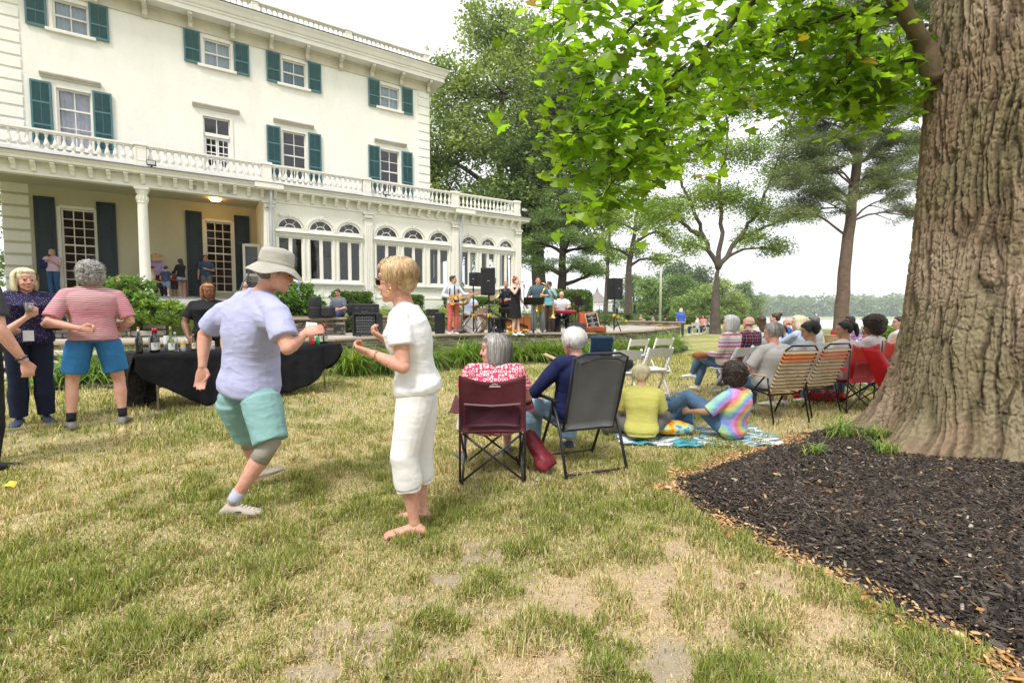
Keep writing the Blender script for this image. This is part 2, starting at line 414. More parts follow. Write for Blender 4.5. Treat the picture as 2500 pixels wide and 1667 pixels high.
sash(*W2[0], 2, 3, 2, curtain=M_CURT, cz=(7.35, 9.37)); sash(*W2[1], 2, 4, 2); sash(*W2[2], 2, 4, 2)
for c, h, a, b in W1: sash(c, h, a, b, 3, 9, 5, sill=False, gm=M_GLASSP, name='french_window')
c, h, a, b = DOOR2
m = MB()
for sx in (-1, 1): m.box((c + sx * (h - .025), .1, (a + b) / 2), (.05, .06, b - a)); m.box((c + sx * (h + .05), -.012, (a + b) / 2), (.10, .04, b - a))
m.box((c, .1, b - .025), (2 * h - .1, .058, .05)); m.box((c, .08, 8.66), (2 * h - .1, .14, .14)); m.box((c, -.012, b + .05), (2 * h + .2, .036, .10)); m.box((c, .1, 9.02), (.03, .05, .6))
fr = m.build('balcony_door', M_TRIM, house)
m = MB()
for sx in (-1, 1):
 cx = c + sx * .215
 m.box((cx - .185, .11, 7.55), (.05, .045, 2.1)); m.box((cx + .185, .11, 7.55), (.05, .045, 2.1)); m.box((cx, .11, 6.95), (.32, .045, .9))
 for z in np.linspace(7.42, 8.55, 5): m.box((cx, .11, z), (.32, .043, .04 if z < 8.5 else .09))
 m.box((cx, .11, 7.98), (.03, .03, 1.1))
lv = m.build('door_leaf', M_DOORW, fr)
m = MB(); m.add([(c - h, .125, 6.5), (c + h, .125, 6.5), (c + h, .125, 9.36), (c - h, .125, 9.36)], [(0, 1, 2, 3)]); m.build('pane', M_GLASS, fr)
for cc in (.60, 5.02, 7.92, 12.27):
 m = MB(); hw_ = .82 if cc < 12 else .80
 m.prism([(0, 9.65), (-.05, 9.65), (-.07, 9.70), (-.12, 9.72), (-.16, 9.77), (-.16, 9.81), (0, 9.82)], cc - hw_, cc + hw_, 'yz')
 m.build('lintel', M_TRIMD, house)
def shutter_mesh(w_, h_, panels, m, name, solid=False):
 b = MB(); t_ = .045; fr_ = .055
 for sx in (-1, 1): b.box((sx * (w_ / 2 - fr_ / 2), 0, h_ / 2), (fr_, t_, h_))
 zs = [0] + panels + [h_]
 for i, z in enumerate(zs): b.box((0, 0, min(max(z, fr_ * .8), h_ - fr_ * .6)), (w_ - 2 * fr_, t_ - .004, fr_ * (1.6 if i == 0 else 1.2)))
 if solid:
  b.box((0, .012, h_ / 2), (w_ - 2 * fr_, .012, h_ - .1))
  for i in range(len(zs) - 1): b.box((0, .0, (zs[i] + zs[i + 1]) / 2), (w_ - 2 * fr_ - .12, .03, zs[i + 1] - zs[i] - .22), bev=.01)
 else:
  z = .09
  while z < h_ - .07:
   if all(abs(z - q) > .05 for q in panels): b.box((0, 0, z), (w_ - 2 * fr_, .006, .048), rot=rotm(R(38)))
   z += .045
  b.box((0, -.018, h_ / 2), (.014, .008, h_ - .16))
  b.box((0, .02, h_ / 2), (w_ - 2 * fr_, .004, h_ - .1))
 o = b.build(name, m, house); return o
def place(o, loc, first=[None]): o.location = loc; return o
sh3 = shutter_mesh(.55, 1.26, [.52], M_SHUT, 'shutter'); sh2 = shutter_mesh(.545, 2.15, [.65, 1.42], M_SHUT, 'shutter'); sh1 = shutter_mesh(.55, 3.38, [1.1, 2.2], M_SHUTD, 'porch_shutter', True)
def dup_part(o, loc):
 c_ = o.copy(); COL.objects.link(c_); c_.parent = o.parent; c_.location = loc; return c_
L3 = [(-.225, 11.32), (1.45, 11.34), (4.27, 11.33), (5.98, 11.31), (7.17, 11.32), (8.83, 11.31), (11.50, 11.28), (13.16, 11.29)]
L2 = [(-.21, 7.34), (1.44, 7.34), (7.10, 7.32), (8.77, 7.33), (11.45, 7.30), (13.11, 7.30)]
L1 = [(-.28, 2.12), (1.40, 2.12), (4.11, 2.12), (5.79, 2.12)]
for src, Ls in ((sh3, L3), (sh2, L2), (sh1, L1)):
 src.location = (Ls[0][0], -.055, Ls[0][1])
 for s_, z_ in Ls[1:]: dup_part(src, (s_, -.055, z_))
pts = [(-1.35, 12, 0), (-1.35, 0, 0), (14.34, 0, 0), (14.34, 12, 0)]
prof = lambda L: L
def sweep(name, prof, pts, m, par=house): b = MB(); b.path(prof, pts); return b.build(name, m, par)
sweep('frieze', [(0, 12.60), (.05, 12.60), (.05, 12.66), (.025, 12.68), (.025, 12.98), (.09, 13.02), (.09, 13.06), (0, 13.06)], pts, M_TRIMD)
sweep('cornice', [(.0, 13.062), (.55, 13.062), (.57, 13.062), (.57, 13.22), (.61, 13.26), (.61, 13.32), (.66, 13.36), (.72, 13.50), (.80, 13.60), (.80, 13.64), (0, 13.64)], pts, M_TRIM)
sweep('roof_edge', [(.3, 13.642), (.82, 13.642), (.82, 13.675), (.0, 13.78)], pts, M_BLACKP)
b = MB(); P_ = [(0, .46), (-.12, .46), (-.50, .46), (-.50, .36), (-.42, .30), (-.30, .26), (-.17, .22), (-.14, .10), (-.17, .02), (-.10, -.03), (0, -.03)]
b.prism(P_, -.075, .075, 'yz'); br = b.build('roof_bracket', M_TRIMD, house)
ss = [14.25 - 1.43 * k for k in range(11)]; br.location = (ss[0], -.026, 12.60)
for s_ in ss[1:]: dup_part(br, (s_, -.026, 12.60))
def baluster_profile(h): return [(.055, 0), (.055, .05 * h), (.035, .08 * h), (.03, .14 * h), (.06, .24 * h), (.072, .34 * h), (.055, .48 * h), (.03, .66 * h), (.026, .78 * h), (.045, .84 * h), (.03, .89 * h), (.055, .93 * h), (.055, h)]
def balu(h, seg=10): b = MB(); b.lathe((0, 0, 0), baluster_profile(h), seg); return b
def pier(s, y, z0, z1, w_=.30, urn=False):
 b = MB(); b.box((s, y, z0 + .08), (w_ + .05, w_ + .05, .16)); b.box((s, y, (z0 + z1) / 2), (w_, w_, z1 - z0 - .1)); b.box((s, y, z1 - .06), (w_ + .07, w_ + .07, .07), bev=.01); b.box((s, y, z1 - .01), (w_ + .03, w_ + .03, .04))
 for sx in (-1, 1): b.box((s + sx * (w_ / 2 - .02), y - w_ / 2 - .004, (z0 + z1) / 2 + .03), (.03, .02, z1 - z0 - .35))
 for z in (z0 + .22, z1 - .16): b.box((s, y - w_ / 2 - .003, z), (w_ - .08, .018, .03))
 if urn: b.lathe((s, y, z1), [(.09, 0), (.09, .05), (.05, .1), (.06, .16), (.13, .34), (.14, .42), (.10, .46), (.12, .5), (.05, .56), (.07, .62), (.01, .68)], 14)
 return b.build('pier', M_TRIM, house)
ZB = 6.24
PIERS = [-1.05, 2.75, 6.5, 10.23, 14.28, 17.72]
for s_ in PIERS: pier(s_, -2.95, ZB, 7.03)
bal0 = balu(.50).build('baluster', M_TRIM, house, smooth=True); first = True
for i in range(len(PIERS) - 1):
 a_, b_ = PIERS[i] + .15, PIERS[i + 1] - .15; m = MB()
 m.box(((a_ + b_) / 2, -2.95, 6.98), (b_ - a_, .16, .055)); m.box(((a_ + b_) / 2, -2.95, 6.93), (b_ - a_ - .002, .11, .045)); m.box(((a_ + b_) / 2, -2.95, 6.36), (b_ - a_, .15, .10)); m.box(((a_ + b_) / 2, -2.95, 6.27), (b_ - a_ - .002, .12, .08))
 m.build('handrail', M_TRIM, house); n = round((b_ - a_) / .205)
 for k in range(n):
  loc = (a_ + (b_ - a_) * (k + .5) / n, -2.95, 6.41)
  if i == 0 and loc[0] < -.55: continue
  if first: bal0.location = loc; first = False
  else: dup_part(bal0, loc)
m = MB(); m.box((17.72, -.9, 6.98), (.16, 3.8, .055)); m.box((17.72, -.9, 6.33), (.14, 3.8, .14))
m.build('handrail', M_TRIM, house)
m = MB()
for k in range(18): m.lathe((17.72, -2.7 + k * .205, 6.41), baluster_profile(.50), 10)
o = m.build('side_balusters', M_TRIM, house, smooth=True); tag(o, kind='stuff')
RP = [14.1, 10.3, 6.5, 2.7, -1.1]
for i, s_ in enumerate(RP): pier(s_, -.15, 13.70, 14.40, .27, i == 0)
m = MB(); m.box((6.5, -.15, 14.34), (15.2, .16, .06)); m.box((6.5, -.15, 14.28), (15.2, .11, .05)); m.box((6.5, -.15, 13.75), (15.2, .16, .12)); m.build('roof_handrail', M_TRIMD, house)
m = MB()
for i in range(4):
 a_, b_ = RP[i + 1] + .14, RP[i] - .14
 for k in range(17): m.lathe((a_ + (b_ - a_) * (k + .5) / 17, -.15, 13.81), baluster_profile(.45), 8)
o = m.build('roof_balusters', M_TRIMD, house, smooth=True); tag(o, kind='stuff')
vp = [(-4, -3, 0), (17.95, -3, 0), (17.95, 8, 0)]
sweep('veranda_frieze', [(-.25, 5.60), (.04, 5.60), (.04, 5.66), (.02, 5.68), (.02, 5.98), (-.25, 5.98)], vp, M_TRIM)
sweep('veranda_cornice', [(-.2, 5.985), (.30, 5.985), (.32, 6.00), (.32, 6.07), (.34, 6.09), (.38, 6.15), (.40, 6.17), (-.2, 6.17)], vp, M_TRIM)
sweep('veranda_roof_edge', [(-.6, 6.174), (.42, 6.174), (.42, 6.20), (-.6, 6.24)], vp, M_ROOFM)
m = MB(); m.box((7, -1.5, 6.19), (21.7, 2.98, .07)); m.box((16.2, 2.5, 6.19), (3.4, 11, .07)); m.build('veranda_roof', M_ROOFM, house)
m = MB(); P_ = [(0, .14), (-.26, .14), (-.26, .09), (-.20, .06), (-.16, .0), (-.10, -.05), (-.07, -.13), (-.03, -.16), (0, -.16)]
m.prism(P_, -.055, .055, 'yz'); md = m.build('modillion', M_TRIM, house)
ss = [17.75 - .44 * k for k in range(43)]; md.location = (ss[0], -3.021, 5.84)
for s_ in ss[1:]: dup_part(md, (s_, -3.021, 5.84))
for s_ in (6.52, 14.62):   # cornice breaks over the downpipes
 m = MB(); m.box((s_, -3.43, 6.09), (.95, .16, .18)); m.box((s_, -3.41, 5.99), (.84, .14, .06)); m.box((s_, -3.44, 6.215), (1.0, .18, .035)); m.build('cornice_block', M_TRIM, house)
for s_ in (6.58, 14.52):
 m = MB(); m.tube([(s_, -3.36, 5.96), (s_, -3.30, 5.6), (s_, -3.17, 5.25), (s_, -3.15, 5.0), (s_, -3.15, 1.9)], .05, 10); m.build('downpipe', M_GUT, house, smooth=True)
m = MB(); m.add([(-4, -3.0, 5.88), (6.4, -3.0, 5.88), (6.4, 0, 5.88), (-4, 0, 5.88)], [(0, 1, 2, 3)]); m.build('porch_ceiling', M_PORCHW, house)
def column(s):
 b = MB(); b.box((s, -2.95, 2.03), (.42, .42, .16)); b.lathe((s, -2.95, 2.11), [(.20, 0), (.20, .06), (.165, .10), (.165, .14), (.158, .2), (.138, 2.9), (.138, 2.95), (.155, 2.97), (.155, 3.0), (.138, 3.02), (.14, 3.25), (.165, 3.3), (.175, 3.34), (.175, 3.4)], 28); b.box((s, -2.95, 5.555), (.40, .40, .09))
 for k in range(10):
  a = k * math.pi / 5; b.ell((s + .15 * math.cos(a), -2.95 + .15 * math.sin(a), 5.22), (.03, .03, .10), seg=6, nr=5)
 return b.build('column', M_TRIM, house, auto=True)
column(-1.05); column(2.73)
def pilaster(s, w_=.34):
 b = MB(); b.box((s, -3.03, 3.6), (w_, .10, 3.4)); b.box((s, -3.04, 2.05), (w_ + .08, .14, .34))
 for dx in (-.11, -.037, .037, .11): b.box((s + dx, -3.085, 3.75), (.045, .03, 2.7), bev=.01)
 b.box((s, -3.05, 5.56), (w_ + .12, .18, .08)); b.box((s, -3.04, 5.31), (w_ + .06, .14, .03)); b.box((s, -3.05, 5.44), (w_ + .02, .13, .14), bev=.02)
 for dx in (-.12, 0, .12): b.ell((s + dx, -3.12, 5.42), (.04, .03, .08), seg=8, nr=6)
 return b.build('pilaster', M_TRIM, house)
for s_ in (6.53, 10.26, 14.28, 17.78): pilaster(s_)
def arch_fill(mb, cx, r, zb, zt, y, n=18, ea=.92):
 """panel between a half round head and the level zt"""
 for i in range(n):
  a0 = math.pi * i / n; a1 = math.pi * (i + 1) / n
  x0, q0 = cx + r * math.cos(a0), zb + r * ea * math.sin(a0); x1, q1 = cx + r * math.cos(a1), zb + r * ea * math.sin(a1)
  mb.add([(x1, y, q1), (x0, y, q0), (x0, y, zt), (x1, y, zt)], [(0, 1, 2, 3)])
  mb.add([(x1, y, q1), (x0, y, q0), (x0, y + .12, q0), (x1, y + .12, q1)], [(0, 1, 2, 3)])
AR = [(7.25, .44), (8.37, .44), (9.48, .44), (11.04, .47), (12.25, .47), (13.47, .47), (15.02, .40), (16.05, .38), (17.07, .38)]
wl = MB(); hol = []
for cx, r in AR: hol += [(cx - r, cx + r, 4.66, 5.14), (cx - r, cx + r, 2.72, 4.35)]
wall_holes(wl, 6.35, 17.95, 1.9, 5.62, hol, -3.0, .12)
for cx, r in AR: arch_fill(wl, cx, r, 4.66, 5.14, -3.0)
wl.add([(6.35, -3, 1.9), (6.35, 0, 1.9), (6.35, 0, 5.9), (6.35, -3, 5.9)], [(0, 3, 2, 1)])
wl.build('conservatory_wall', M_STUCCO, house)
wl = MB(); wall_holes(wl, -3.0, 8.0, 1.9, 5.62, [(-2.2, -1.2, 2.7, 4.9), (-.6, .4, 2.7, 4.9), (1.2, 2.2, 2.7, 4.9), (3, 4.4, 2.7, 4.9), (5, 6.4, 2.7, 4.9)], 17.95, -.12, 'y'); wl.build('conservatory_side_wall', M_STUCCO, house)
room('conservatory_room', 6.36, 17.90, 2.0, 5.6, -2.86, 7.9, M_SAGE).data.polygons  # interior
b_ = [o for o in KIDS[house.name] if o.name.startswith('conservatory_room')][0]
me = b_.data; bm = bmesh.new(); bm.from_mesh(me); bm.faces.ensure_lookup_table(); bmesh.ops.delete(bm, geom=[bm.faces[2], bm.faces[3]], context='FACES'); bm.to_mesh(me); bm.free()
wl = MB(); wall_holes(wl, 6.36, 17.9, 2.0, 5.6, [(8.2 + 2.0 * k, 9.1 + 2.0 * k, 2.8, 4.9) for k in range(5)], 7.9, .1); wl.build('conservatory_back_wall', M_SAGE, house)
m = MB()
for k in range(4): m.box((8.0 + 2.6 * k, 2 + (k % 2) * 1.8, 2.37), (1.1, .8, .74)); m.box((8.1 + 2.6 * k, 5.5, 3.3), (.5, .3, 2.4)); m.lathe((9.0 + 2.4 * k, -1.8, 2.72), [(.1, 0), (.16, .15), (.1, .3), (.05, .45)], 10)
m.build('furniture', flat('brown_furniture', (.12, .075, .04), .5), house)
for gi, (i0, i1) in enumerate(((0, 2), (3, 5), (6, 8))):
 a_, b_ = AR[i0][0] - AR[i0][1] - .10, AR[i1][0] + AR[i1][1] + .10; cm = (a_ + b_) / 2; L = b_ - a_; m = MB()
 m.box((cm, -3.04, 4.585), (L, .09, .06)); m.box((cm, -3.06, 4.53), (L, .13, .045), bev=.01); m.box((cm, -3.035, 4.47), (L, .07, .05)); m.box((cm, -3.025, 4.40), (L, .05, .05))
 m.box((cm, -3.05, 2.60), (L, .12, .07), bev=.01); m.box((cm, -3.03, 2.54), (L, .06, .05))
 for i in range(i0, i1 + 1):
  cx, r = AR[i]
  for e in (-1, 1): m.box((cx + e * (r + .035), -3.02, 3.53), (.06, .05, 1.62))
 m.box((cm, -3.02, 2.08), (L, .04, .06)); m.box((cm, -3.02, 2.45), (L, .03, .05))
 for q in (a_ + .03, cm, b_ - .03): m.box((q, -3.02, 2.26), (.06, .03, .33))
 m.build('window_moulding', M_TRIM, house)
for cx, r in AR:
 m = MB()
 for k in range(20):   # archivolt
  a0, a1 = math.pi * k / 20, math.pi * (k + 1) / 20
  for (ra, rb, pr) in ((r - .03, r + .03, .02), (r + .06, r + .12, .045)):
   q = [(cx + ra * math.cos(a0), 4.66 + ra * .92 * math.sin(a0)), (cx + rb * math.cos(a0), 4.66 + rb * .92 * math.sin(a0)), (cx + rb * math.cos(a1), 4.66 + rb * .92 * math.sin(a1)), (cx + ra * math.cos(a1), 4.66 + ra * .92 * math.sin(a1))]
   m.prism(q, -3.0 - pr, -2.99, 'xz')
 m.box((cx, -3.04, 4.66 + (r + .10) * .92), (.10, .10, .14), bev=.015)
 ri = r * .42
 for k in range(10):
  a0, a1 = math.pi * k / 10, math.pi * (k + 1) / 10; q = []
  for rr, aa in ((ri - .015, a0), (ri + .015, a0), (ri + .015, a1), (ri - .015, a1)): q.append((cx + rr * math.cos(aa), 4.68 + rr * .92 * math.sin(aa)))
  m.prism(q, -2.95, -2.92, 'xz')
 for aa in (R(60), R(120)):
  q0 = (cx + ri * math.cos(aa), -2.935, 4.68 + ri * .92 * math.sin(aa)); q1 = (cx + r * math.cos(aa), -2.935, 4.68 + r * .92 * math.sin(aa)); m.tube([q0, q1], .013, 4)
 m.box((cx, -2.935, 4.69), (2 * r, .04, .05))
 wd = m.build('arched_window', M_TRIM, house)
 m = MB(); n = 16; m.add([(cx + r * math.cos(math.pi * k / n), -2.93, 4.66 + r * .92 * math.sin(math.pi * k / n)) for k in range(n + 1)], [tuple(range(n + 1))[::-1]]); m.build('pane', M_GLASS, wd)
 m = MB()
 for e in (-1, 1): m.box((cx + e * (r - .02), -2.95, 3.535), (.05, .06, 1.63))
 m.box((cx, -2.955, 3.535), (.13, .07, 1.63)); m.box((cx, -2.95, 2.745), (2 * r, .055, .05)); m.box((cx, -2.95, 4.325), (2 * r, .055, .05))
 wd = m.build('casement_window', M_TRIM, house)
 m = MB(); m.add([(cx - r, -2.93, 2.72), (cx + r, -2.93, 2.72), (cx + r, -2.93, 4.35), (cx - r, -2.93, 4.35)], [(0, 1, 2, 3)]); m.build('pane', M_GLASS, wd)
for s_, y_, z_ in ((-.35, 1.5, 3.95), (-.25, 1.7, 3.9), (4.35, 2.0, 2.95), (4.47, 2.05, 2.95), (7.5, -.6, 2.86)):
 m = MB(); m.ell((s_, y_, z_), (.05, .05, .08)); m.build('lamp', M_LAMP, house, smooth=True)
m = MB(); m.lathe((4.85, -1.2, 5.74), [(.02, 0), (.15, .03), (.2, .09), (.2, .13)], 18); m.build('ceiling_lamp', M_LAMP, house, smooth=True)
for s_ in (4.2, 5.25): m = MB(); m.lathe((s_, -3.06, 5.79), [(.07, 0), (.07, .04), (.05, .05)], 14, rotm(R(90))); m.build('speaker', flat('grey_plastic', (.3, .3, .33), .5), house)
m = MB(); m.ell((6.92, -3.06, 5.15), (.07, .06, .07)); m.box((6.92, -3.02, 5.18), (.13, .05, .1), bev=.02); m.build('camera', M_WHITE, house, smooth=False)
def flood(s, y, z, name='floodlight'):
 b = MB(); b.box((s, y, z), (.26, .09, .17), bev=.015); b.box((s, y + .02, z - .11), (.05, .05, .1)); o = b.build(name, M_BLACKP, house); b = MB(); b.box((s, y - .047, z), (.21, .008, .12)); b.build('lens', M_LENS, o)
flood(3.05, -3.40, 6.34); flood(10.9, -3.42, 6.42); flood(17.98, -3.2, 6.6)
m = MB()
for dx in (-.27, .27): m.box((dx, 0, 1.05), (.09, .04, 2.1))
for z in (.06, .85, 2.06): m.box((0, 0, z), (.45, .038, .11))
for k in range(9): m.box((-.2 + k * .05, 0, .68), (.012, .02, .25))
dr = m.build('screen_door', M_TRIM, house); dr.location = (6.05, -1.0, 2.12); dr.rotation_euler = (0, 0, R(-8))
m = MB(); m.box((0, 0, 1.45), (.45, .006, 1.15)); m.box((0, 0, .3), (.45, .006, .45)); m.build('screen', glass_mat('door_screen', (.25, .28, .25), .02), dr)
m = MB(); m.box((1.2, -1.5, 1.86), (10.4, 3.3, .20)); m.build('porch_floor', flat('grey_porch_boards', (.16, .165, .17), .6), house)
m = MB(); m.box((1.2, -3.35, 1.80), (10.4, .35, .16)); m.box((4.8, -3.8, 1.62), (2.4, .7, .16)); m.box((4.8, -4.3, 1.46), (2.4, .6, .14)); m.build('porch_step', flat('pale_stone_slab', (.5, .48, .43), .8, var=.15), house)
m = MB(); m.box((12.15, -2.9, 1.6), (11.5, .3, .7)); m.build('foundation', M_STUCCO, house)
# ------------------------------------------------------------------ ground cover fields shared by the soil sheet and the grass blades
MULCH = [(1.22, 3.58), (1.34, 3.1), (1.47, 2.75), (1.60, 2.45), (1.74, 2.2), (1.84, 1.95), (1.95, 1.70), (2.05, 1.2), (6, .9), (7.6, 3.5), (6.6, 5.9), (4.6, 6.0), (3.35, 5.35), (2.85, 4.85), (2.3, 4.55), (1.8, 4.2), (1.4, 3.85)]
def in_poly(x, y, poly):
 x = np.asarray(x, float); y = np.asarray(y, float); r = np.zeros(x.shape, bool); n = len(poly)
 for i in range(n):
  x0, y0 = poly[i]; x1, y1 = poly[(i + 1) % n]
  c = ((y0 > y) != (y1 > y)) & (x < (x1 - x0) * (y - y0) / ((y1 - y0) + 1e-12) + x0); r ^= c
 return r
def poly_dist(x, y, poly):
 x = np.asarray(x, float); y = np.asarray(y, float); d = np.full(x.shape, 1e9); n = len(poly)
 for i in range(n):
  a = np.array(poly[i]); b = np.array(poly[(i + 1) % n]); e = b - a; t = np.clip(((x - a[0]) * e[0] + (y - a[1]) * e[1]) / (e @ e), 0, 1)
  d = np.minimum(d, np.hypot(x - a[0] - t * e[0], y - a[1] - t * e[1]))
 return d
def mulch_sd(x, y):
 """positive inside the mulch"""
 xx = x + .10 * (fbm(x * 3, y * 3, 51) - .5) + .05 * (vnoise(x * 11, y * 11, 52) - .5); yy = y + .12 * (fbm(x * 3, y * 3, 53) - .5)
 d = poly_dist(xx, yy, MULCH); return np.where(in_poly(xx, yy, MULCH), d, -d)
def cover(x, y):
 """dry (straw share), bare (soil share)"""
 dry = .12 + .88 * sstep(.30, .64, fbm(x * .9, y * .9, 3) * .6 + fbm(x * 3.1, y * 3.1, 5) * .4)
 b = fbm(x * 1.7 + .6 * vnoise(x * 4, y * 4, 8), y * 2.3, 9)
 w_ = np.exp(-(((x - .35) / 1.35) ** 2 + ((y - 2.05) / .85) ** 2)) * 1.12
 w_ += .5 * np.exp(-(((x - 1.35) / .4) ** 2 + ((y - 2.4) / .9) ** 2))
 bare = sstep(.50, .66, b * .62 + w_ * .30)
 dirt = 0
 for cx, cy, rx, ry in ((-.15, 2.62, .16, .17), (-.60, 1.88, .36, .13), (.62, 1.74, .13, .2), (-.35, 2.12, .3, .07), (.36, 3.1, .12, .06), (-.32, 2.35, .2, .05), (-.75, 1.72, .12, .05)):
  dirt = np.maximum(dirt, np.exp(-(((x - cx) / rx) ** 2 + ((y - cy) / ry) ** 2) ** 1.5 * .8 + (fbm(x * 9, y * 9, 13) - .5) * 3))
 dirt = sstep(.35, 1.05, dirt) * .9; bare = np.maximum(bare, dirt)
 return dry, bare, dirt
def shore(x, y):
 """positive on the river side"""
 return np.where(y > 8, x - (.50 * y + 1.0), -99) * 1.0
def land_z(x, y):
 z = ground_z(x, y); s = np.minimum(shore(x, y), (y - 46)); s2 = np.minimum(x - 55, 1e9)
 s = np.maximum(s, s2)
 z = z - 4.0 * sstep(0, 14, s)
 z = z + .12 * sstep(-.05, .4, np.where(np.hypot(x, y) < 10, mulch_sd(x, y), -1)) * np.where(np.hypot(x, y) < 10, 1, 0)
 return z
nr, na = 470, 1300
rr = .25 * np.exp(np.linspace(0, math.log(400 / .25), nr)); aa = np.concatenate([np.linspace(-64, 64, na - 60), np.linspace(66, 294, 60)]) * math.pi / 180
RR, AA = np.meshgrid(rr, aa, indexing='ij'); GX, GY = RR * np.sin(AA), RR * np.cos(AA)
GZ = land_z(GX, GY); near = RR < 12
dry, bare, dirt = cover(GX, GY); msd = np.where(near, mulch_sd(GX, GY), -1)
GZ = GZ + np.where(near, (fbm(GX * 2.2, GY * 2.2, 21) - .5) * .05 + (fbm(GX * 14, GY * 14, 23) - .5) * .012, (fbm(GX * .5, GY * .5, 22) - .5) * .05)
g1 = np.array((.20, .215, .06)); st_ = np.array((.48, .395, .225)); so = np.array((.33, .275, .215)); mu = np.array((.038, .031, .027))
dd = np.clip(dry * .75 + .2, 0, 1)[..., None]; thatch = g1 * (1 - dd) + st_ * dd
thatch = thatch * (.62 + .5 * fbm(GX * 30, GY * 30, 31, 3))[..., None]
nn = (.78 + .4 * fbm(GX * 25, GY * 25, 33, 3))[..., None]
colr = thatch * (1 - bare[..., None]) + bare[..., None] * (np.array((.46, .345, .235)) * nn * (1 - dirt[..., None]) + so * nn * dirt[..., None])
farg = sstep(7, 16, RR)[..., None]
fd = sstep(.3, .7, fbm(GX * .35, GY * .35, 41) * .55 + fbm(GX * 1.6, GY * 1.6, 43) * .45)[..., None]
colf = np.array((.24, .27, .08)) * (1 - fd) + np.array((.42, .37, .17)) * fd
colf = colf * (.75 + .5 * fbm(GX * 3, GY * 3, 44))[..., None]
colr = colr * (1 - farg) + colf * farg
mk = sstep(-.02, .04, msd)[..., None]; colr = colr * (1 - mk) + mu * (.6 + .8 * fbm(GX * 40, GY * 40, 35, 3))[..., None] * mk
i = np.arange(nr - 1)[:, None] * na + np.arange(na)[None, :]; j = np.arange(nr - 1)[:, None] * na + (np.arange(na)[None, :] + 1) % na
F = np.stack([i, i + na, j + na, j], -1).reshape(-1, 4)
V = np.stack([GX, GY, GZ], -1).reshape(-1, 3); n0 = len(V)
M_SOIL = vcol('lawn_soil', .95, .1, 60, .01)
lawn = np_mesh('lawn', V, F, M_SOIL, colr.reshape(-1, 3), smooth=True); tag(lawn, kind='structure')
t = NT('river_water'); wv = t.noise(1.0, 5, t.coord('Object', (.6, 1.6, 1)))
M_WATER = t.fin((.62, .66, .70), .15, t.bump(wv, .15, .5), 0, .6)
m = MB(); m.add([(-300, 30, -1.5), (2600, 30, -1.5), (2600, 1500, -1.5), (-300, 1500, -1.5)], [(0, 1, 2, 3)]); tag(m.build('river', M_WATER), kind='structure')
def strip_land(name, pts, z, m_, th=.5):
 b = MB(); b.prism(pts, z - th, z, 'xy'); o = b.build(name, m_); return tag(o, kind='structure')
M_MARSH = flat('marsh_green', (.30, .36, .12), .9, var=.25, nsc=.2)
strip_land('marsh', [(195, 290), (330, 285), (520, 320), (520, 420), (300, 440), (215, 380)], -1.15, M_MARSH)
strip_land('far_bank', [(20, 130), (60, 160), (150, 420), (240, 640), (700, 690), (1500, 700), (1500, 1300), (-600, 1300), (-600, 130)], -1.0, flat('far_bank_grass', (.16, .20, .08), .9, var=.3, nsc=.05), 3)
def quads(name, m_, P, F_): b = MB(); b.add(P, F_); return b.build(name, m_)
BW = [(-10.4, 13.35, 0), (-9.2, 14.15, 0), (-7.6, 14.95, 0), (-5.9, 16.0, 0), (-3.4, 17.6, 0), (-1.0, 19.1, 0), (1.4, 20.6, 0), (3.0, 22.6, 0), (4.2, 26.5, 0), (7.0, 36.0, 0), (12.5, 50.0, 0), (18.5, 66.0, 0)]
P_ = []; F_ = []
for k, (x_, y_, _) in enumerate(BW):
 dx, dy = (-.5396, .8419)
 for q, (u, z_) in enumerate(((0, 1.22), (1.3, 1.34), (3.2, 1.55), (6, 1.75), (40, 1.5), (150, 1.4))):
  if k >= 7: z_ = 1.22 + .33 * min(1, u / 10)
  P_.append((x_ + dx * u, y_ + dy * u, z_))
 if k:
  for q in range(5): a_ = (k - 1) * 6 + q; F_.append((a_, a_ + 6, a_ + 7, a_ + 1))
for k in range(len(BW) - 1): pass
n_ = len(P_)
for k, (x_, y_, _) in enumerate(BW): P_.append((x_ + (.25 if k >= 7 else 0), y_, -.2))
for k in range(len(BW) - 1): F_.append((n_ + k, n_ + k + 1, (k + 1) * 6, k * 6))
t = NT('bed_ground'); a = t.ramp(t.noise(2.5, 5), [(.35, (.07, .11, .03)), (.55, (.14, .20, .05)), (.7, (.20, .20, .09))]); M_BED = t.fin(a, .95, t.bump(t.noise(12, 5), .06, .8), 0, .1)
tag(quads('garden_terrace', M_BED, P_, F_), kind='structure')
def slab(name, poly, z0, z1, m_): b = MB(); b.prism(poly, z0, z1, 'xy'); return b.build(name, m_)
t = NT('flagstones'); br_ = t.n('ShaderNodeTexVoronoi', _Vector=t.coord('Object', (1.2, 1.6, 1)), _Scale=1.3, feature='DISTANCE_TO_EDGE')
a = t.ramp(t.noise(1.6, 4), [(.35, (.34, .32, .29)), (.6, (.46, .43, .38)), (.75, (.40, .33, .26))]); a = t.mix(t.ramp(br_.outputs['Distance'], [(.0, (.3, .3, .3)), (.03, (1, 1, 1))]), (.16, .15, .12), a)
M_FLAG = t.fin(a, .85, t.bump(t.noise(14, 4), .01, .5), 0, .2)
FW = [(-13, 9.1, 0), (-10.2, 9.5, 0), (-7.6, 9.75, 0), (-5.6, 10.1, 0), (-4.03, 10.85, 0), (-2.8, 12.2, 0), (-1.74, 13.35, 0), (-.6, 13.95, 0), (.62, 14.3, 0), (2.0, 14.65, 0), (3.3, 15.25, 0), (4.5, 16.3, 0), (5.6, 18.1, 0), (6.9, 20.4, 0), (8.0, 22.7, 0)]
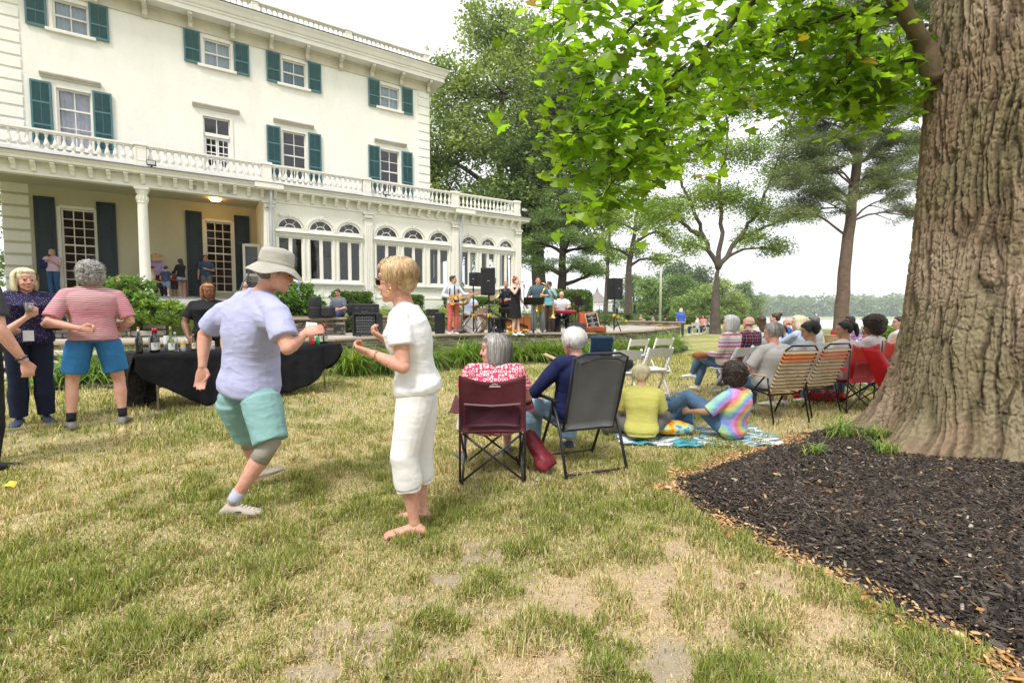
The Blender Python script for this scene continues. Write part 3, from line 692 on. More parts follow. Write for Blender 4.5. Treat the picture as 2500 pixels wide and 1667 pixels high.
patio = [(x_, y_) for x_, y_, _ in FW] + [(7.4, 25.2), (6.3, 27.6), (4.3, 26.5)] + [(x_, y_) for x_, y_, _ in BW[7::-1]] + [(-11.5, 12.6), (-13, 12.0)]
tag(slab('stone_patio', patio, -.1, .74, M_FLAG), kind='structure')
tag(slab('planting_bed_soil', [(-14, 11.4), (-11.2, 12.2), (-10.2, 12.9), (-10.3, 13.4), (-11.7, 14.6), (-14.7, 14.4), (-19, 12)], .2, 1.35, M_BED), kind='structure')
tag(slab('upper_bed_soil', [(-13.2, 13.6), (-11.7, 14.2), (-12.3, 15.2), (-13.6, 15.0), (-16, 13.9), (-20, 13.5), (-19, 12.3), (-15, 12.6)], .2, 1.62, M_BED), kind='structure')
tag(slab('terrace_lawn', [(-30, 8), (-16.5, 12.3), (-15.0, 13.6), (-17, 14.6), (-19.5, 16.5), (-30, 18)], -.3, 1.70, M_BED), kind='structure')
tag(slab('garden_path', [(-11.9, 13.9), (-10.4, 13.5), (-9.8, 15.2), (-10.6, 17.2), (-13.2, 15.8)], .2, 1.46, M_FLAG), kind='structure')
def stone_mat(name):
 t = NT(name); a = t.n('ShaderNodeVertexColor', layer_name='Col').outputs[0]
 a = t.mix(.5, a, t.ramp(t.noise(9, 5), [(.3, (.45, .43, .40)), (.7, (1, 1, 1))]), 'MULTIPLY'); return t.fin(a, .9, t.bump(t.noise(30, 5), .01, .7), 0, .15)
M_STONE = stone_mat('field_stone'); M_COPE = flat('brown_coping_stone', (.30, .235, .17), .85, var=.25, nsc=1.7, bsc=30)
M_MORT = flat('wall_core', (.05, .045, .04), .95)
def stone_wall(label, path, z0, z1, th=.35, cope=.07, over=.06, lo=.09, hi=.17, tone=((.20, .165, .12), (.28, .24, .19), (.13, .12, .11), (.34, .27, .19)), group=None):
 t_ = thing('stone_wall', label, 'wall', (path[0][0], path[0][1], z0), 0, group)
 o0 = np.array((path[0][0], path[0][1], z0)); P = [np.array((p[0], p[1], 0.0)) for p in path]; rnd = random.Random(len(label))
 V = []; F = []; C = []
 core = MB(); co = MB()
 for i in range(len(P) - 1):
  a, b = P[i], P[i + 1]; d = b - a; L = np.linalg.norm(d); d = d / L; nrm = np.array((d[1], -d[0], 0)); ang = math.atan2(d[1], d[0])
  core.box((a + b) / 2 - nrm * th * .5 + np.array((0, 0, (z0 + z1 - cope) / 2)) - o0, (L + .02, th - .08, z1 - cope - z0 - .004), rotm(0, 0, ang))
  z = z0
  while z < z1 - cope - .03:
   h = min(rnd.uniform(.055, .12), z1 - cope - z); u = -rnd.random() * .1
   while u < L:
    l_ = rnd.uniform(.16, .48); e = min(u + l_, L + .02); s0 = max(u, 0)
    if e - s0 > .03:
     c = a + d * (s0 + e) / 2 - nrm * (.09 - rnd.uniform(0, .03)) + np.array((0, 0, z + h / 2)) - o0
     b_ = MB(); b_.box(c, (e - s0 - .014, .18, h - .014), rotm(rnd.uniform(-.03, .03), rnd.uniform(-.02, .02), ang + rnd.uniform(-.04, .04)), bev=.012)
     v = b_.v[0]; n0_ = sum(len(q) for q in V); V.append(v); F += [tuple(k + n0_ for k in f) for f in b_.f]
     tc = np.array(rnd.choice(tone)) * rnd.uniform(.75, 1.25); C.append(np.tile(tc, (len(v), 1)))
    u += l_
   z += h
  k = max(1, round(L / .75))
  for q in range(k):
   c = a + d * L * (q + .5) / k - nrm * (th / 2 - .01) + np.array((0, 0, z1 - cope / 2 + rnd.uniform(-.004, .004))) - o0
   co.box(c, (L / k + .012 * (q % 2), th + over * 2, cope), rotm(0, 0, ang), bev=.018)
 me = bpy.data.meshes.new('stones'); me.from_pydata(np.concatenate(V).tolist(), [], F); me.update()
 ca = me.color_attributes.new('Col', 'FLOAT_COLOR', 'POINT'); cc = np.ones((len(me.vertices), 4), np.float32); cc[:, :3] = np.concatenate(C); ca.data.foreach_set('color', cc.ravel()); me.materials.append(M_STONE)
 o = bpy.data.objects.new('stones', me); COL.objects.link(o); o.parent = t_
 core.build('core', M_MORT, t_); co.build('coping', M_COPE, t_); return t_
stone_wall('long curved low stone wall along the front edge of the stage patio', FW, -.05, .80)
stone_wall('low stone wall of pale tan stone closing the right end of the patio', [(4.9, 26.9), (6.3, 27.6), (7.4, 25.2), (8.0, 22.85)][::-1][::-1], .70, 1.0, tone=((.45, .33, .20), (.55, .45, .32), (.40, .28, .18), (.60, .52, .40)))
stone_wall('stone retaining wall under the shrubs behind the band', [p for p in BW[2:9]], .72, 1.30)
stone_wall('lower stone retaining wall behind the drinks table, left of the steps', [(-14.2, 11.3), (-12.2, 11.7), (-11.0, 12.0), (-10.1, 12.55)], .70, 1.22)
stone_wall('upper stone wall below the big leafy shrub beside the porch steps', [(-15.2, 12.5), (-13.0, 13.2), (-11.75, 13.75), (-11.9, 14.6)], 1.1, 1.66)
stone_wall('short stone pier wall under the black drum cases', [(-7.4, 13.3), (-6.2, 13.75), (-5.0, 14.2), (-5.15, 14.6)], .72, 1.26)
M_STEP = flat('pale_stone_tread', (.50, .47, .41), .8, var=.15, nsc=2, bsc=20)
stp = thing('stone_steps', 'wide pale stone steps beside the strap-leaved clump on the left', 'steps', (-9.6, 9.0, 0))
for k in range(3): b = MB(); b.box((0, .35 * k, .18 + .2 * k), (3.4, .6, .10), rotm(0, 0, .12), bev=.02); b.build('tread', M_STEP, stp)
stp = thing('stone_steps', 'narrow stone garden steps rising between the two wall ends behind the bartender', 'steps', (-10.35, 12.9, 0))
for k in range(4): b = MB(); b.box((-.28 * k, .42 * k, .84 + .17 * k), (1.5, .55, .14), rotm(0, 0, .55), bev=.02); b.build('tread', M_STEP, stp)
# ------------------------------------------------------------------ grass blades
def blades(name, n, rmin, rmax, a0, a1, hmul, wmul, seed, label=None, straw=False):
 g_ = np.random.default_rng(seed)
 r = np.exp(g_.uniform(math.log(rmin), math.log(rmax), n * 2)) if rmax / rmin > 3 else np.sqrt(g_.uniform(rmin ** 2, rmax ** 2, n * 2)); a = g_.uniform(R(a0), R(a1), n * 2)
 x, y = r * np.sin(a), r * np.cos(a); dry, bare, dirt = cover(x, y); ms = mulch_sd(x, y) if rmin < 8 else np.full(x.shape, -1.0)
 wz = np.exp(-((x - .35) / 1.7) ** 2 - ((y - 1.9) / 1.0) ** 2); tuft = fbm(x * 6.5, y * 6.5, 61, 3); p = ((.35 + .5 * dry + bare * .7) * (1 - .75 * dirt) if straw else (1 - bare * .80) * (.62 - .40 * wz + (.55 + .5 * wz) * sstep(.42, .60, tuft)) * (1 - .93 * dirt)) * (ms < -.03 + .05 * (g_.random(len(x)) - .5))
 p = p * ~in_poly(x, y, [(q[0], q[1] - .05) for q in FW] + [(8, 30), (-13, 30)])
 k = g_.random(len(x)) < p; x, y, dry, bare, tuft, r = x[k][:n], y[k][:n], dry[k][:n], bare[k][:n], tuft[k][:n], r[k][:n]; m_ = len(x)
 z = land_z(x, y) + np.where(r < 12, (fbm(x * 2.2, y * 2.2, 21) - .5) * .05, 0) - .004
 f = g_.uniform(0, 6.283, m_); lean = g_.uniform(.15, 1.0, m_); h = g_.uniform(.024, .062, m_) * hmul * (.6 + 1.0 * sstep(.42, .66, tuft)); w_ = g_.uniform(.0013, .0026, m_) * wmul * (1 + r * .12)
 strawy = g_.random(m_) < (2 if straw else (.16 + .60 * dry))
 lean = np.where(strawy, lean * 1.5, lean * .8); h = np.where(strawy, h * .9, h * 1.05)
 if straw: lean = g_.uniform(2.2, 3.9, m_)
 dx, dy = np.cos(f), np.sin(f); px, py = -dy, dx
 L1, L2 = h * .55, h * 1.0; b1 = lean * .35; b2 = lean * 1.0
 P = np.empty((m_, 5, 3)); base = np.stack([x, y, z], 1); side = np.stack([px, py, np.zeros(m_)], 1) * w_[:, None]; fw = np.stack([dx, dy, np.zeros(m_)], 1); up = np.array((0, 0, 1.0))
 P[:, 0] = base - side; P[:, 1] = base + side
 mid = base + fw * (L1 * np.sin(b1))[:, None] + up * (L1 * np.cos(b1))[:, None]; P[:, 2] = mid + side * .8; P[:, 3] = mid - side * .8
 P[:, 4] = mid + fw * ((L2 - L1) * np.sin(b2 + .2))[:, None] + up * ((L2 - L1) * np.cos(b2 + .2))[:, None]
 gc = np.array((.28, .32, .065)); gd = np.array((.15, .20, .055)); yc = np.array((.70, .585, .36)); yb = np.array((.58, .45, .27))
 u = g_.random(m_)[:, None]; v = g_.random(m_)[:, None]
 c = np.where(strawy[:, None], yc * (1 - u) + yb * u, gc * (1 - u) + gd * u) * (.7 + .6 * v)
 c = np.where((g_.random(m_) < .3)[:, None] & ~strawy[:, None], (c + np.array((.42, .42, .10)) * .9) / 2 * 1.25, c)
 cc = np.repeat(c, 5, axis=0)
 q = np.arange(m_)[:, None] * 5; F3 = np.concatenate([q + [0, 1, 2], q + [0, 2, 3], q + [3, 2, 4]], 1).reshape(-1, 3)
 o = np_mesh(name, P.reshape(-1, 3), F3, leafmat('grass_blade', .6, .3, .2), cc); tag(o, label, 'grass', kind='stuff'); return o
blades('grass', 330000, 1.25, 6.2, -58, 58, 1.0, 1.0, 1, 'patchy yellow green grass blades covering the near lawn')
blades('dry_grass', 130000, 1.25, 6.2, -58, 58, 1.15, .75, 3, 'dry straw strands lying flat among the near lawn blades', True)
blades('grass', 170000, 6.2, 17, -56, 50, 1.15, 1.3, 2, 'yellow green grass blades covering the middle of the lawn')
def chips(name, n, fn, cols, s0, s1, asp, seed, label, cat, lift=.006, bigp=0):
 g_ = np.random.default_rng(seed); x, y = fn(g_, n); m_ = len(x); z = land_z(x, y) + (fbm(x * 2.2, y * 2.2, 21) - .5) * .05 + g_.uniform(.0, lift * 2, m_)
 a = g_.uniform(0, 6.283, m_); L = g_.uniform(s0, s1, m_) * (1 + (g_.random(m_) < bigp) * 1.2); W = L * g_.uniform(asp[0], asp[1], m_); tx, ty = g_.normal(0, .35, m_), g_.normal(0, .35, m_)
 loc = np.array([(-1, -.7, 0), (-.2, -1, 0), (.9, -.8, 0), (1, .5, 0), (.1, 1, 0), (-.9, .8, 0)]); P = np.empty((m_, 12, 3))
 th = L * .10 + .0008
 for k in range(12):
  q = loc[k % 6] * (1 + 0 * k); j = g_.uniform(.7, 1.15, m_); lx = q[0] * L / 2 * j; ly = q[1] * W / 2 * j
  X_ = lx * np.cos(a) - ly * np.sin(a); Y_ = lx * np.sin(a) + ly * np.cos(a); P[:, k, 0] = x + X_; P[:, k, 1] = y + Y_; P[:, k, 2] = z + X_ * tx + Y_ * ty + (th if k >= 6 else 0)
 ci = g_.integers(0, len(cols), m_); c = np.array(cols)[ci] * g_.uniform(.6, 1.4, (m_, 1)); cc = np.repeat(c, 12, axis=0)
 q = np.arange(m_)[:, None] * 12; F4 = np.concatenate([q + [6, 7, 8, 9], q + [6, 9, 10, 11]] + [q + [k, (k + 1) % 6, (k + 1) % 6 + 6, k + 6] for k in range(6)], 1).reshape(-1, 4)
 o = np_mesh(name, P.reshape(-1, 3), F4, vcol('chip', .8, .25), cc); tag(o, label, cat, kind='stuff'); return o
def in_mulch(g_, n):
 r = np.sqrt(g_.uniform(1.3 ** 2, 6.3 ** 2, n * 3)); a = g_.uniform(R(12), R(60), n * 3); x, y = r * np.sin(a), r * np.cos(a); k = (mulch_sd(x, y) > -.01) & (g_.random(n * 3) < np.clip(3.2 / r, .25, 1)); return x[k][:n], y[k][:n]
def edge_mulch(g_, n):
 r = np.sqrt(g_.uniform(1.3 ** 2, 6.3 ** 2, n * 22)); a = g_.uniform(R(12), R(60), n * 22); x, y = r * np.sin(a), r * np.cos(a); s = mulch_sd(x, y); k = (np.abs(s + .02) < .13 * g_.random(len(x)) ** 1.2) & (fbm(x * 4, y * 4, 77) > .36); return x[k][:n], y[k][:n]
def wide(g_, n):
 r = np.sqrt(g_.uniform(1.3 ** 2, 9 ** 2, n)); a = g_.uniform(R(-56), R(50), n); x, y = r * np.sin(a), r * np.cos(a); return x, y
chips('mulch', 75000, in_mulch, [(.050, .040, .034), (.078, .062, .052), (.12, .098, .082), (.026, .021, .018), (.070, .048, .035)], .010, .034, (.14, .38), 4, 'dark brown bark mulch spread round the big tree', 'mulch', .006, .12)
chips('wood_chips', 3600, in_mulch, [(.30, .17, .07), (.42, .28, .14), (.20, .12, .07), (.38, .33, .26)], .007, .020, (.25, .6), 5, 'tan wood chips scattered over the dark mulch', 'wood chips', .012, .15)
chips('leaf_litter', 6500, edge_mulch, [(.50, .28, .10), (.58, .36, .16), (.42, .24, .12), (.60, .42, .22)], .008, .026, (.35, .8), 6, 'orange brown leaf litter lining the mulch edge', 'leaf litter', .012, .1)
chips('lawn_litter', 500, wide, [(.45, .20, .09), (.5, .36, .2), (.30, .16, .09)], .010, .035, (.4, .8), 8, 'small dry brown leaf scraps scattered on the lawn', 'leaf litter', .03, .1)
# ------------------------------------------------------------------ foliage
def leaf_quads(g_, C, size, asp=.55, up=.6, droop=0):
 """rhombic leaves at centres C"""
 n = len(C); s = g_.uniform(.65, 1.3, n)[:, None] * size
 nrm = g_.normal(0, 1, (n, 3)); nrm[:, 2] = np.abs(nrm[:, 2]) + up; nrm /= np.linalg.norm(nrm, axis=1)[:, None]
 a = g_.normal(0, 1, (n, 3)); a[:, 2] -= droop; a -= nrm * (a * nrm).sum(1)[:, None]; a /= np.linalg.norm(a, axis=1)[:, None] + 1e-9; b = np.cross(nrm, a)
 P = np.empty((n, 4, 3)); P[:, 0] = C - a * s * .5; P[:, 1] = C + b * s * asp * .5 + a * s * .05 - nrm * s * .08; P[:, 2] = C + a * s * .5; P[:, 3] = C - b * s * asp * .5 + a * s * .05 - nrm * s * .08
 return P.reshape(-1, 3), np.arange(n * 4).reshape(-1, 4)
def branch(mb, p0, p1, r0, r1, g_, seg=6, wob=.08, n=6, sag=0):
 p0, p1 = np.array(p0, float), np.array(p1, float); L = np.linalg.norm(p1 - p0); pts = []; rs = []
 j = g_.normal(0, 1, 3) * wob * L
 for k in range(n + 1):
  t_ = k / n; q = p0 + (p1 - p0) * t_ + j * math.sin(math.pi * t_) + np.array((0, 0, -sag * L * math.sin(math.pi * t_)))
  if 0 < k < n: q = q + g_.normal(0, 1, 3) * wob * .25 * L / n * 2
  pts.append(q); rs.append(r0 + (r1 - r0) * t_)
 mb.tube(pts, rs, seg, cap=True); return pts
def foliage(name, o0, clusters, per, spread, size, cols, seed, m_, parent=None, asp=.55, up=.6, flat_=1.0, droop=0):
 g_ = np.random.default_rng(seed); cl = np.array(clusters, float); n = len(cl)
 d = g_.normal(0, 1, (n * per, 3)); d /= np.linalg.norm(d, axis=1)[:, None]; d *= (g_.random((n * per, 1)) ** .45) * spread; d[:, 2] *= flat_
 C = np.repeat(cl, per, axis=0) + d; P, F_ = leaf_quads(g_, C, size, asp, up, droop)
 cc = np.array(cols); tone = g_.random(n); base = cc[0] * (1 - tone[:, None]) + cc[1] * tone[:, None]
 c = np.repeat(base, per, axis=0) * g_.uniform(.7, 1.35, (n * per, 1)); c = np.repeat(c, 4, axis=0)
 return np_mesh(name, P - np.array(o0), F_, m_, c, parent)
def ball_points(g_, c, r, n, shell=.35):
 d = g_.normal(0, 1, (n, 3)); d /= np.linalg.norm(d, axis=1)[:, None]; d *= (shell + (1 - shell) * g_.random((n, 1)) ** .6); return np.array(c) + d * np.array(r)
M_BARK = flat('grey_brown_bark', (.10, .08, .065), .9, var=.35, nsc=2.5, bsc=14, bst=.8, bd=.05)
M_BARKD = flat('dark_bark', (.05, .042, .036), .9, var=.35, nsc=2.5, bsc=14, bst=.8, bd=.05)
M_LEAF = leafmat('tree_leaves', .55, .30, .3)
def tree(name, label, base, r0, trunk, blobs, per, spread, size, cols, seed, bark=M_BARK, group=None, flat_=.7, asp=.55, twig=.025, shell=.35, up=.6, droop=0, lw=1.0, limbs=()):
 """trunk: points above the base; blobs: (dx,dy,dz, rx,ry,rz, n) relative to the base"""
 g_ = np.random.default_rng(seed); t_ = thing(name, label, 'tree', base, 0, group)
 mb = MB(); T = [np.array((0, 0, -.2)), np.array((0, 0, .5))] + [np.array(q, float) for q in trunk]; n = len(T); rs = [r0 * (1.3 if k == 0 else (1 - .72 * (k - 1) / (n - 2))) for k in range(n)]
 pts = []; rr_ = []
 for k in range(n - 1):
  for q in range(5): s_ = q / 5; pts.append(T[k] * (1 - s_) + T[k + 1] * s_ + g_.normal(0, r0 * .05, 3)); rr_.append(rs[k] * (1 - s_) + rs[k + 1] * s_)
 pts.append(T[-1]); rr_.append(rs[-1]); mb.tube(pts, rr_, 12)
 for L_ in limbs:
  q0 = [np.array(q, float) for q in L_]; e_ = []
  for k in range(len(q0) - 1):
   for q in range(5): s_ = q / 5; e_.append(q0[k] * (1 - s_) + q0[k + 1] * s_ + g_.normal(0, .05, 3) * (k + q > 0))
  e_.append(q0[-1]); er = list(np.linspace(r0 * .5, r0 * .10, len(e_))); mb.tube(e_, er, 9); pts = pts + e_[2:]; rr_ = rr_ + er[2:]
 cl = []
 for b in blobs:
  c = np.array(b[:3], float); nb = int(b[6])
  cand = [k for k, p in enumerate(pts) if p[2] < c[2] - .15 * np.hypot(*(c[:2] - p[:2]))] or [len(pts) // 2]
  k = min(cand, key=lambda q: np.linalg.norm(pts[q] - c)); rb = min(rr_[k] * .75, r0 * .45)
  limb = branch(mb, pts[k], c, rb * lw, rb * .22 * lw, g_, 7, .07, 7, -.06)
  P_ = ball_points(g_, c, b[3:6], nb, shell)
  for i, p in enumerate(P_):
   if i % 3 == 0:
    q = limb[g_.integers(3, len(limb))]; branch(mb, q, p, max(rb * .25, twig), twig * .5, g_, 4, .06, 3)
  cl.append(P_)
 mb.build('trunk', bark, t_, smooth=True)
 foliage('crown', (0, 0, 0), np.concatenate(cl), per, spread, size, cols, seed + 1, M_LEAF, t_, asp, up, flat_, droop); return t_
OAK = [(.15, .225, .08), (.42, .49, .16)]
OAK1 = tree('oak_tree', 'tall rounded oak with grey green crown rising behind the mansion corner', (X(1228, 40), 40, 1.4), .55, [(0, 0, 7), (-.3, .3, 14), (0, 0, 20)],
     [(-1.5, 0, 22.5, 2.6, 3, 2.6, 70), (1.8, 0, 21.6, 2.6, 3, 3.0, 80), (-4.2, 0, 18.2, 3.0, 3, 2.6, 90), (.4, -1, 18, 3.2, 3, 3, 100), (4.5, 0, 18.4, 2.6, 3, 2.8, 80), (-5.4, 0, 14, 3.0, 3, 2.6, 90), (-1.5, -1, 14, 3, 3, 2.3, 80), (3.0, -1, 14.2, 2.8, 3, 2.4, 80),
      (-4.8, 0, 9.6, 2.6, 3, 2.3, 70), (-1.4, 0, 9.4, 2.8, 3, 2.2, 70), (-6.6, 0, 6.4, 2.2, 3, 2, 50), (2.2, 0, 10, 2.2, 3, 2.2, 50), (6.4, 0, 15, 1.8, 2, 2, 40), (-2.6, 1, 6, 3, 3, 2, 60), (-7.4, 0, 12, 1.8, 2, 2, 40)], 58, 1.05, .30, OAK, 11, shell=.3)
tree('oak_tree', 'dark broad oak behind the first one, its trunk showing beside the conservatory', (X(1318, 37), 37, 1.4), .60, [(-.3, 0, 6), (.2, 0, 11), (1, 0, 16)],
     [(2.2, 0, 17.6, 2.4, 3, 2.0, 60), (4.6, 0, 15.8, 1.9, 3, 1.9, 50), (.6, 0, 15.2, 2.6, 3, 2.2, 70), (-2.0, 0, 12.2, 2.6, 3, 2.2, 70), (3.8, 0, 12.4, 2.4, 3, 2.2, 70), (.8, 0, 11, 2.8, 3, 2.2, 80), (-2.4, 0, 8.6, 2.4, 3, 2, 70), (1.2, 0, 7.6, 2.6, 3, 2.2, 80), (3.8, 0, 8.4, 1.9, 3, 2, 60), (-1.4, 1, 6, 2.4, 3, 1.6, 60), (5.0, 0, 10.8, 1.2, 2, 1.4, 30)], 60, 1.0, .28, [(.10, .165, .06), (.27, .35, .12)], 13, M_BARKD, shell=.3)
for k_, (x_, y_, r_) in enumerate(((-17, -17, 40), (-3, -24, 160), (12, -20, 250), (-30, -2, 90))):
 o = copy_tree(OAK1); o.location = (x_, y_, -1.5); o.rotation_euler = (0, 0, R(r_)); o['label'] = ['leafy tree on the lawn behind the viewpoint, reflected in the porch windows', 'leafy tree behind the viewpoint, straight behind the camera', 'leafy tree behind the viewpoint, on the river side', 'leafy tree off the left end of the lawn'][k_]
tree('pine_tree', 'layered dark green pine standing behind the saxophonist', (X(1372, 31), 31, 1.3), .34, [(0, 0, 4), (.1, 0, 9)],
     [(0, 0, 7.6, 1.5, 1.8, .7, 34), (-1.2, 0, 6.2, 1.3, 2, .55, 34), (1.3, 0, 6.0, 1.3, 2, .5, 34), (-1.8, 0, 4.7, 1.3, 2, .5, 34), (.2, -1, 4.9, 1.6, 2, .5, 40), (1.9, 0, 4.4, 1.2, 2, .5, 34), (-1.2, 0, 3.2, 1.3, 2, .45, 34), (.9, -1, 3.2, 1.5, 2, .45, 40), (2.1, 0, 2.8, .9, 2, .4, 30), (-2.4, 0, 3.6, .9, 1.4, .4, 20)], 75, .5, .17, [(.09, .16, .05), (.24, .34, .11)], 15, M_BARKD, flat_=.45, asp=.22, shell=.1)
LG = [(.17, .25, .06), (.36, .45, .13)]
tree('lawn_tree', 'slender mid green tree above the gazebo', (X(1478, 62), 62, 1.5), .30, [(.2, 0, 6), (.5, 0, 12), (0, 0, 17)],
     [(0, 0, 17, 2, 3, 2, 40), (-2, 0, 13.5, 2, 3, 2, 40), (1.5, 0, 12.6, 2.4, 3, 2, 40), (-1.5, 0, 9, 2, 3, 2, 34), (1.0, 0, 7.6, 2.0, 3, 1.6, 30), (-1.8, 0, 5.6, 1.4, 2, 1.2, 18)], 50, 1.1, .32, LG, 17, shell=.1)
tree('lawn_tree', 'forked tree with a stout grey trunk left of the flagpole', (X(1533, 52), 52, 1.5), .42, [(0, 0, 5), (.5, 0, 8), (1.0, 0, 13)],
     [(-2.2, 0, 13.2, 2.0, 3, 1.8, 34), (.8, 0, 14.2, 2.0, 3, 1.8, 34), (3.2, 0, 11.6, 2.0, 3, 1.5, 34), (-1.8, 0, 9.8, 1.9, 3, 1.3, 30), (1.5, 0, 9.6, 1.9, 3, 1.4, 30), (4.2, 0, 8.4, 1.4, 2, 1.0, 22), (-3.0, 0, 7.2, 1.2, 2, 1.0, 18), (3.4, 0, 5.8, 1.5, 2, .8, 20), (.8, 0, 6.9, 1.4, 2, .8, 16)], 50, .95, .27, LG, 19, shell=.1)
tree('locust_tree', 'open spreading tree with forked grey trunk standing on the lawn by the river', (X(1746, 33), 33, 0), .36, [(0, 0, 3.2), (.1, 0, 4.6)],
     [(-2.6, 0, 8.6, 1.5, 1.6, 1.2, 22), (-1.0, 0, 9.6, 1.5, 1.6, 1.2, 24), (1.2, 0, 9.4, 1.5, 1.6, 1.2, 24), (3.0, 0, 8.6, 1.5, 1.6, 1.0, 24), (-3.6, 0, 11.4, 1.5, 1.6, 1.1, 22), (-.8, 0, 12.6, 1.7, 1.6, 1.2, 26), (2.0, 0, 12.4, 1.7, 1.6, 1.2, 26), (4.6, 0, 11.2, 1.6, 1.6, 1.0, 24), (-2.2, 0, 15, 2, 1.6, 1.2, 26), (1.8, 0, 15.4, 2, 1.6, 1.2, 26), (5.2, 0, 13.8, 1.5, 1.6, 1.2, 20), (5.6, 0, 8.2, 1.2, 1.6, .6, 16), (-4.2, 0, 8.0, 1.1, 1.6, .8, 16), (2.2, 0, 6.6, 1.4, 1.4, .45, 14), (-2.2, 0, 6.2, 1.1, 1.4, .6, 14), (4.0, 0, 5.9, 1.0, 1.2, .35, 12), (0, 0, 17.4, 2.8, 1.6, 1.6, 30), (-4.6, 0, 13.2, 1.6, 1.6, 1.6, 26), (6.2, 0, 11.6, 1.4, 1.6, 1.4, 22), (-3.4, 0, 17, 2, 1.6, 1.4, 24), (4.2, 0, 16.6, 2, 1.6, 1.4, 24)], 125, .95, .17, [(.16, .27, .05), (.38, .48, .12)], 23, shell=.0, twig=.014, limbs=[[(.1, 0, 4.5), (-.9, 0, 6.6), (-1.9, 0, 9), (-3.2, 0, 11.8), (-3.8, 0, 14)], [(.1, 0, 4.5), (.3, 0, 7), (.0, 0, 10), (.5, 0, 13.5), (.3, 0, 16)], [(.1, 0, 4.5), (1.4, 0, 6.5), (2.7, 0, 8.2), (3.6, 0, 10.6), (4.5, 0, 13.4)], [(1.4, 0, 6.5), (3.0, 0, 7.2), (4.8, 0, 7.9)], [(-.9, 0, 6.6), (-2.4, 0, 7.6), (-3.8, 0, 8.4)]])
PB = []
for dx, dz, rx, n_ in ((-2.4, 9.0, 1.3, 20), (-1.4, 8.0, .9, 12), (2.2, 9.3, 1.3, 20), (-3.0, 11.2, 1.5, 24), (-.9, 11.6, 1.2, 20), (1.8, 11.0, 1.2, 20), (3.6, 11.8, 1.3, 22), (-2.4, 13.6, 1.6, 26), (1.2, 13.4, 1.5, 24), (3.6, 14, 1.4, 24), (-2.8, 16.2, 1.5, 26), (.5, 16.4, 1.6, 26), (3.2, 16.6, 1.4, 24), (3.9, 7.6, .9, 12), (-3.8, 7.4, .8, 10), (0, 19, 2.2, 30), (4.4, 9.6, 1.0, 16), (-4.2, 9.4, 1.1, 14), (-3.6, 18.6, 1.6, 24), (3, 19.2, 1.8, 24)):
 PB.append((dx + dz * .06, 0, dz, rx * 1.35, 1.6, .80, int(n_ * 1.5)))
 PB.append((-dx * .6 + dz * .06, 0, dz + .9, rx * 1.1, 1.6, .7, n_))
tree('tall_pine', 'tall pine with straight bare brown trunk right of the forked tree', (X(2052, 29), 29, 0), .40, [(.10, 0, 4.0), (.50, 0, 9), (1.1, 0, 16), (1.4, 0, 21)], PB, 210, .62, .16, [(.11, .15, .07), (.26, .31, .14)], 29, flat('pine_bark', (.13, .088, .066), .9, var=.3, nsc=4, bsc=18, bst=.8, bd=.04), flat_=.5, asp=.2, shell=.05, lw=.45)
WL = ['round pale green tree at the wood edge behind the flagpole', 'dark green tree at the back of the wood beside the forked lawn tree', 'yellow green willowy tree at the lawn edge left of the forked trunk', 'bushy green tree at the wood edge right of the flagpole', 'low round bright green tree behind the seated group', 'broad dark tree standing tallest in the middle of the wood', 'low soft green tree nearest the river end of the wood', 'olive green tree partly hidden behind the tall loudspeaker']
for i, (px, d, zt, rx, cl_) in enumerate(((1590, 95, 9.0, 5.5, ((.13, .22, .05), (.26, .36, .10))), (1650, 130, 16.0, 7.5, ((.07, .12, .05), (.13, .19, .08))), (1760, 90, 7.6, 5.0, ((.20, .27, .08), (.33, .40, .14))), (1655, 92, 9.2, 4.6, ((.10, .18, .05), (.20, .30, .09))), (1705, 88, 6.0, 4.8, ((.16, .25, .06), (.29, .38, .12))), (1700, 140, 15.5, 9, ((.08, .13, .06), (.15, .21, .09))), (1812, 105, 8.6, 4.0, ((.13, .20, .07), (.22, .30, .11))), (1545, 110, 10.5, 5.5, ((.11, .18, .06), (.22, .29, .10))))):
 g_ = np.random.default_rng(40 + i); bl = [(g_.uniform(-.7, .7) * rx, g_.uniform(-1, 1), zt * q, rx * .55, rx * .5, zt * .17, 26) for q in (.25, .38, .5, .62, .74)] + [(0, 0, zt * .86, rx * .5, rx * .4, zt * .14, 24), (-.5 * rx, 0, zt * .3, rx * .5, 2, zt * .2, 22), (.5 * rx, 0, zt * .3, rx * .5, 2, zt * .2, 22)]
 tree('wood_tree', WL[i], (X(px, d), d, 0), .3, [(0, 0, zt * .4), (.2, 0, zt * .8)], bl, 42, rx * .26, rx * .085, cl_, 60 + i, group='trees at the wood edge', shell=.4)
tree('yard_tree', 'green tree glimpsed past the left end of the porch', (X(-90, 23), 23, 1.5), .35, [(0, 0, 3), (0, 0, 6)], [(0, 0, 6, 2, 2, 1.6, 50), (-.5, 0, 4, 2, 2, 1.4, 50), (0, 0, 2, 1.8, 2, 1.2, 50), (0, 0, 8.5, 2.2, 2, 1.6, 50)], 50, .7, .2, OAK, 83)
g_ = np.random.default_rng(99); cl = []
for k in range(900):
 u = g_.random(); px = 1560 + u * 1300; d = 640 + g_.uniform(0, 90); hh = (21 + 8 * fbm(np.array([u * 22.0]), np.array([3.0]), 5)[0] + 5 * (fbm(np.array([u * 60.0]), np.array([9.0]), 8)[0] - .5)) * d / 640
 for z_ in np.linspace(.15, 1, 4): cl.append((X(px, d) + g_.uniform(-3, 3), d, -1 + hh * z_ * g_.uniform(.8, 1.0)))
o = foliage('far_shore_wood', (0, 0, 0), cl, 11, 6.0, 3.6, [(.10, .17, .08), (.24, .32, .14)], 100, M_LEAF, None, .9, .3)
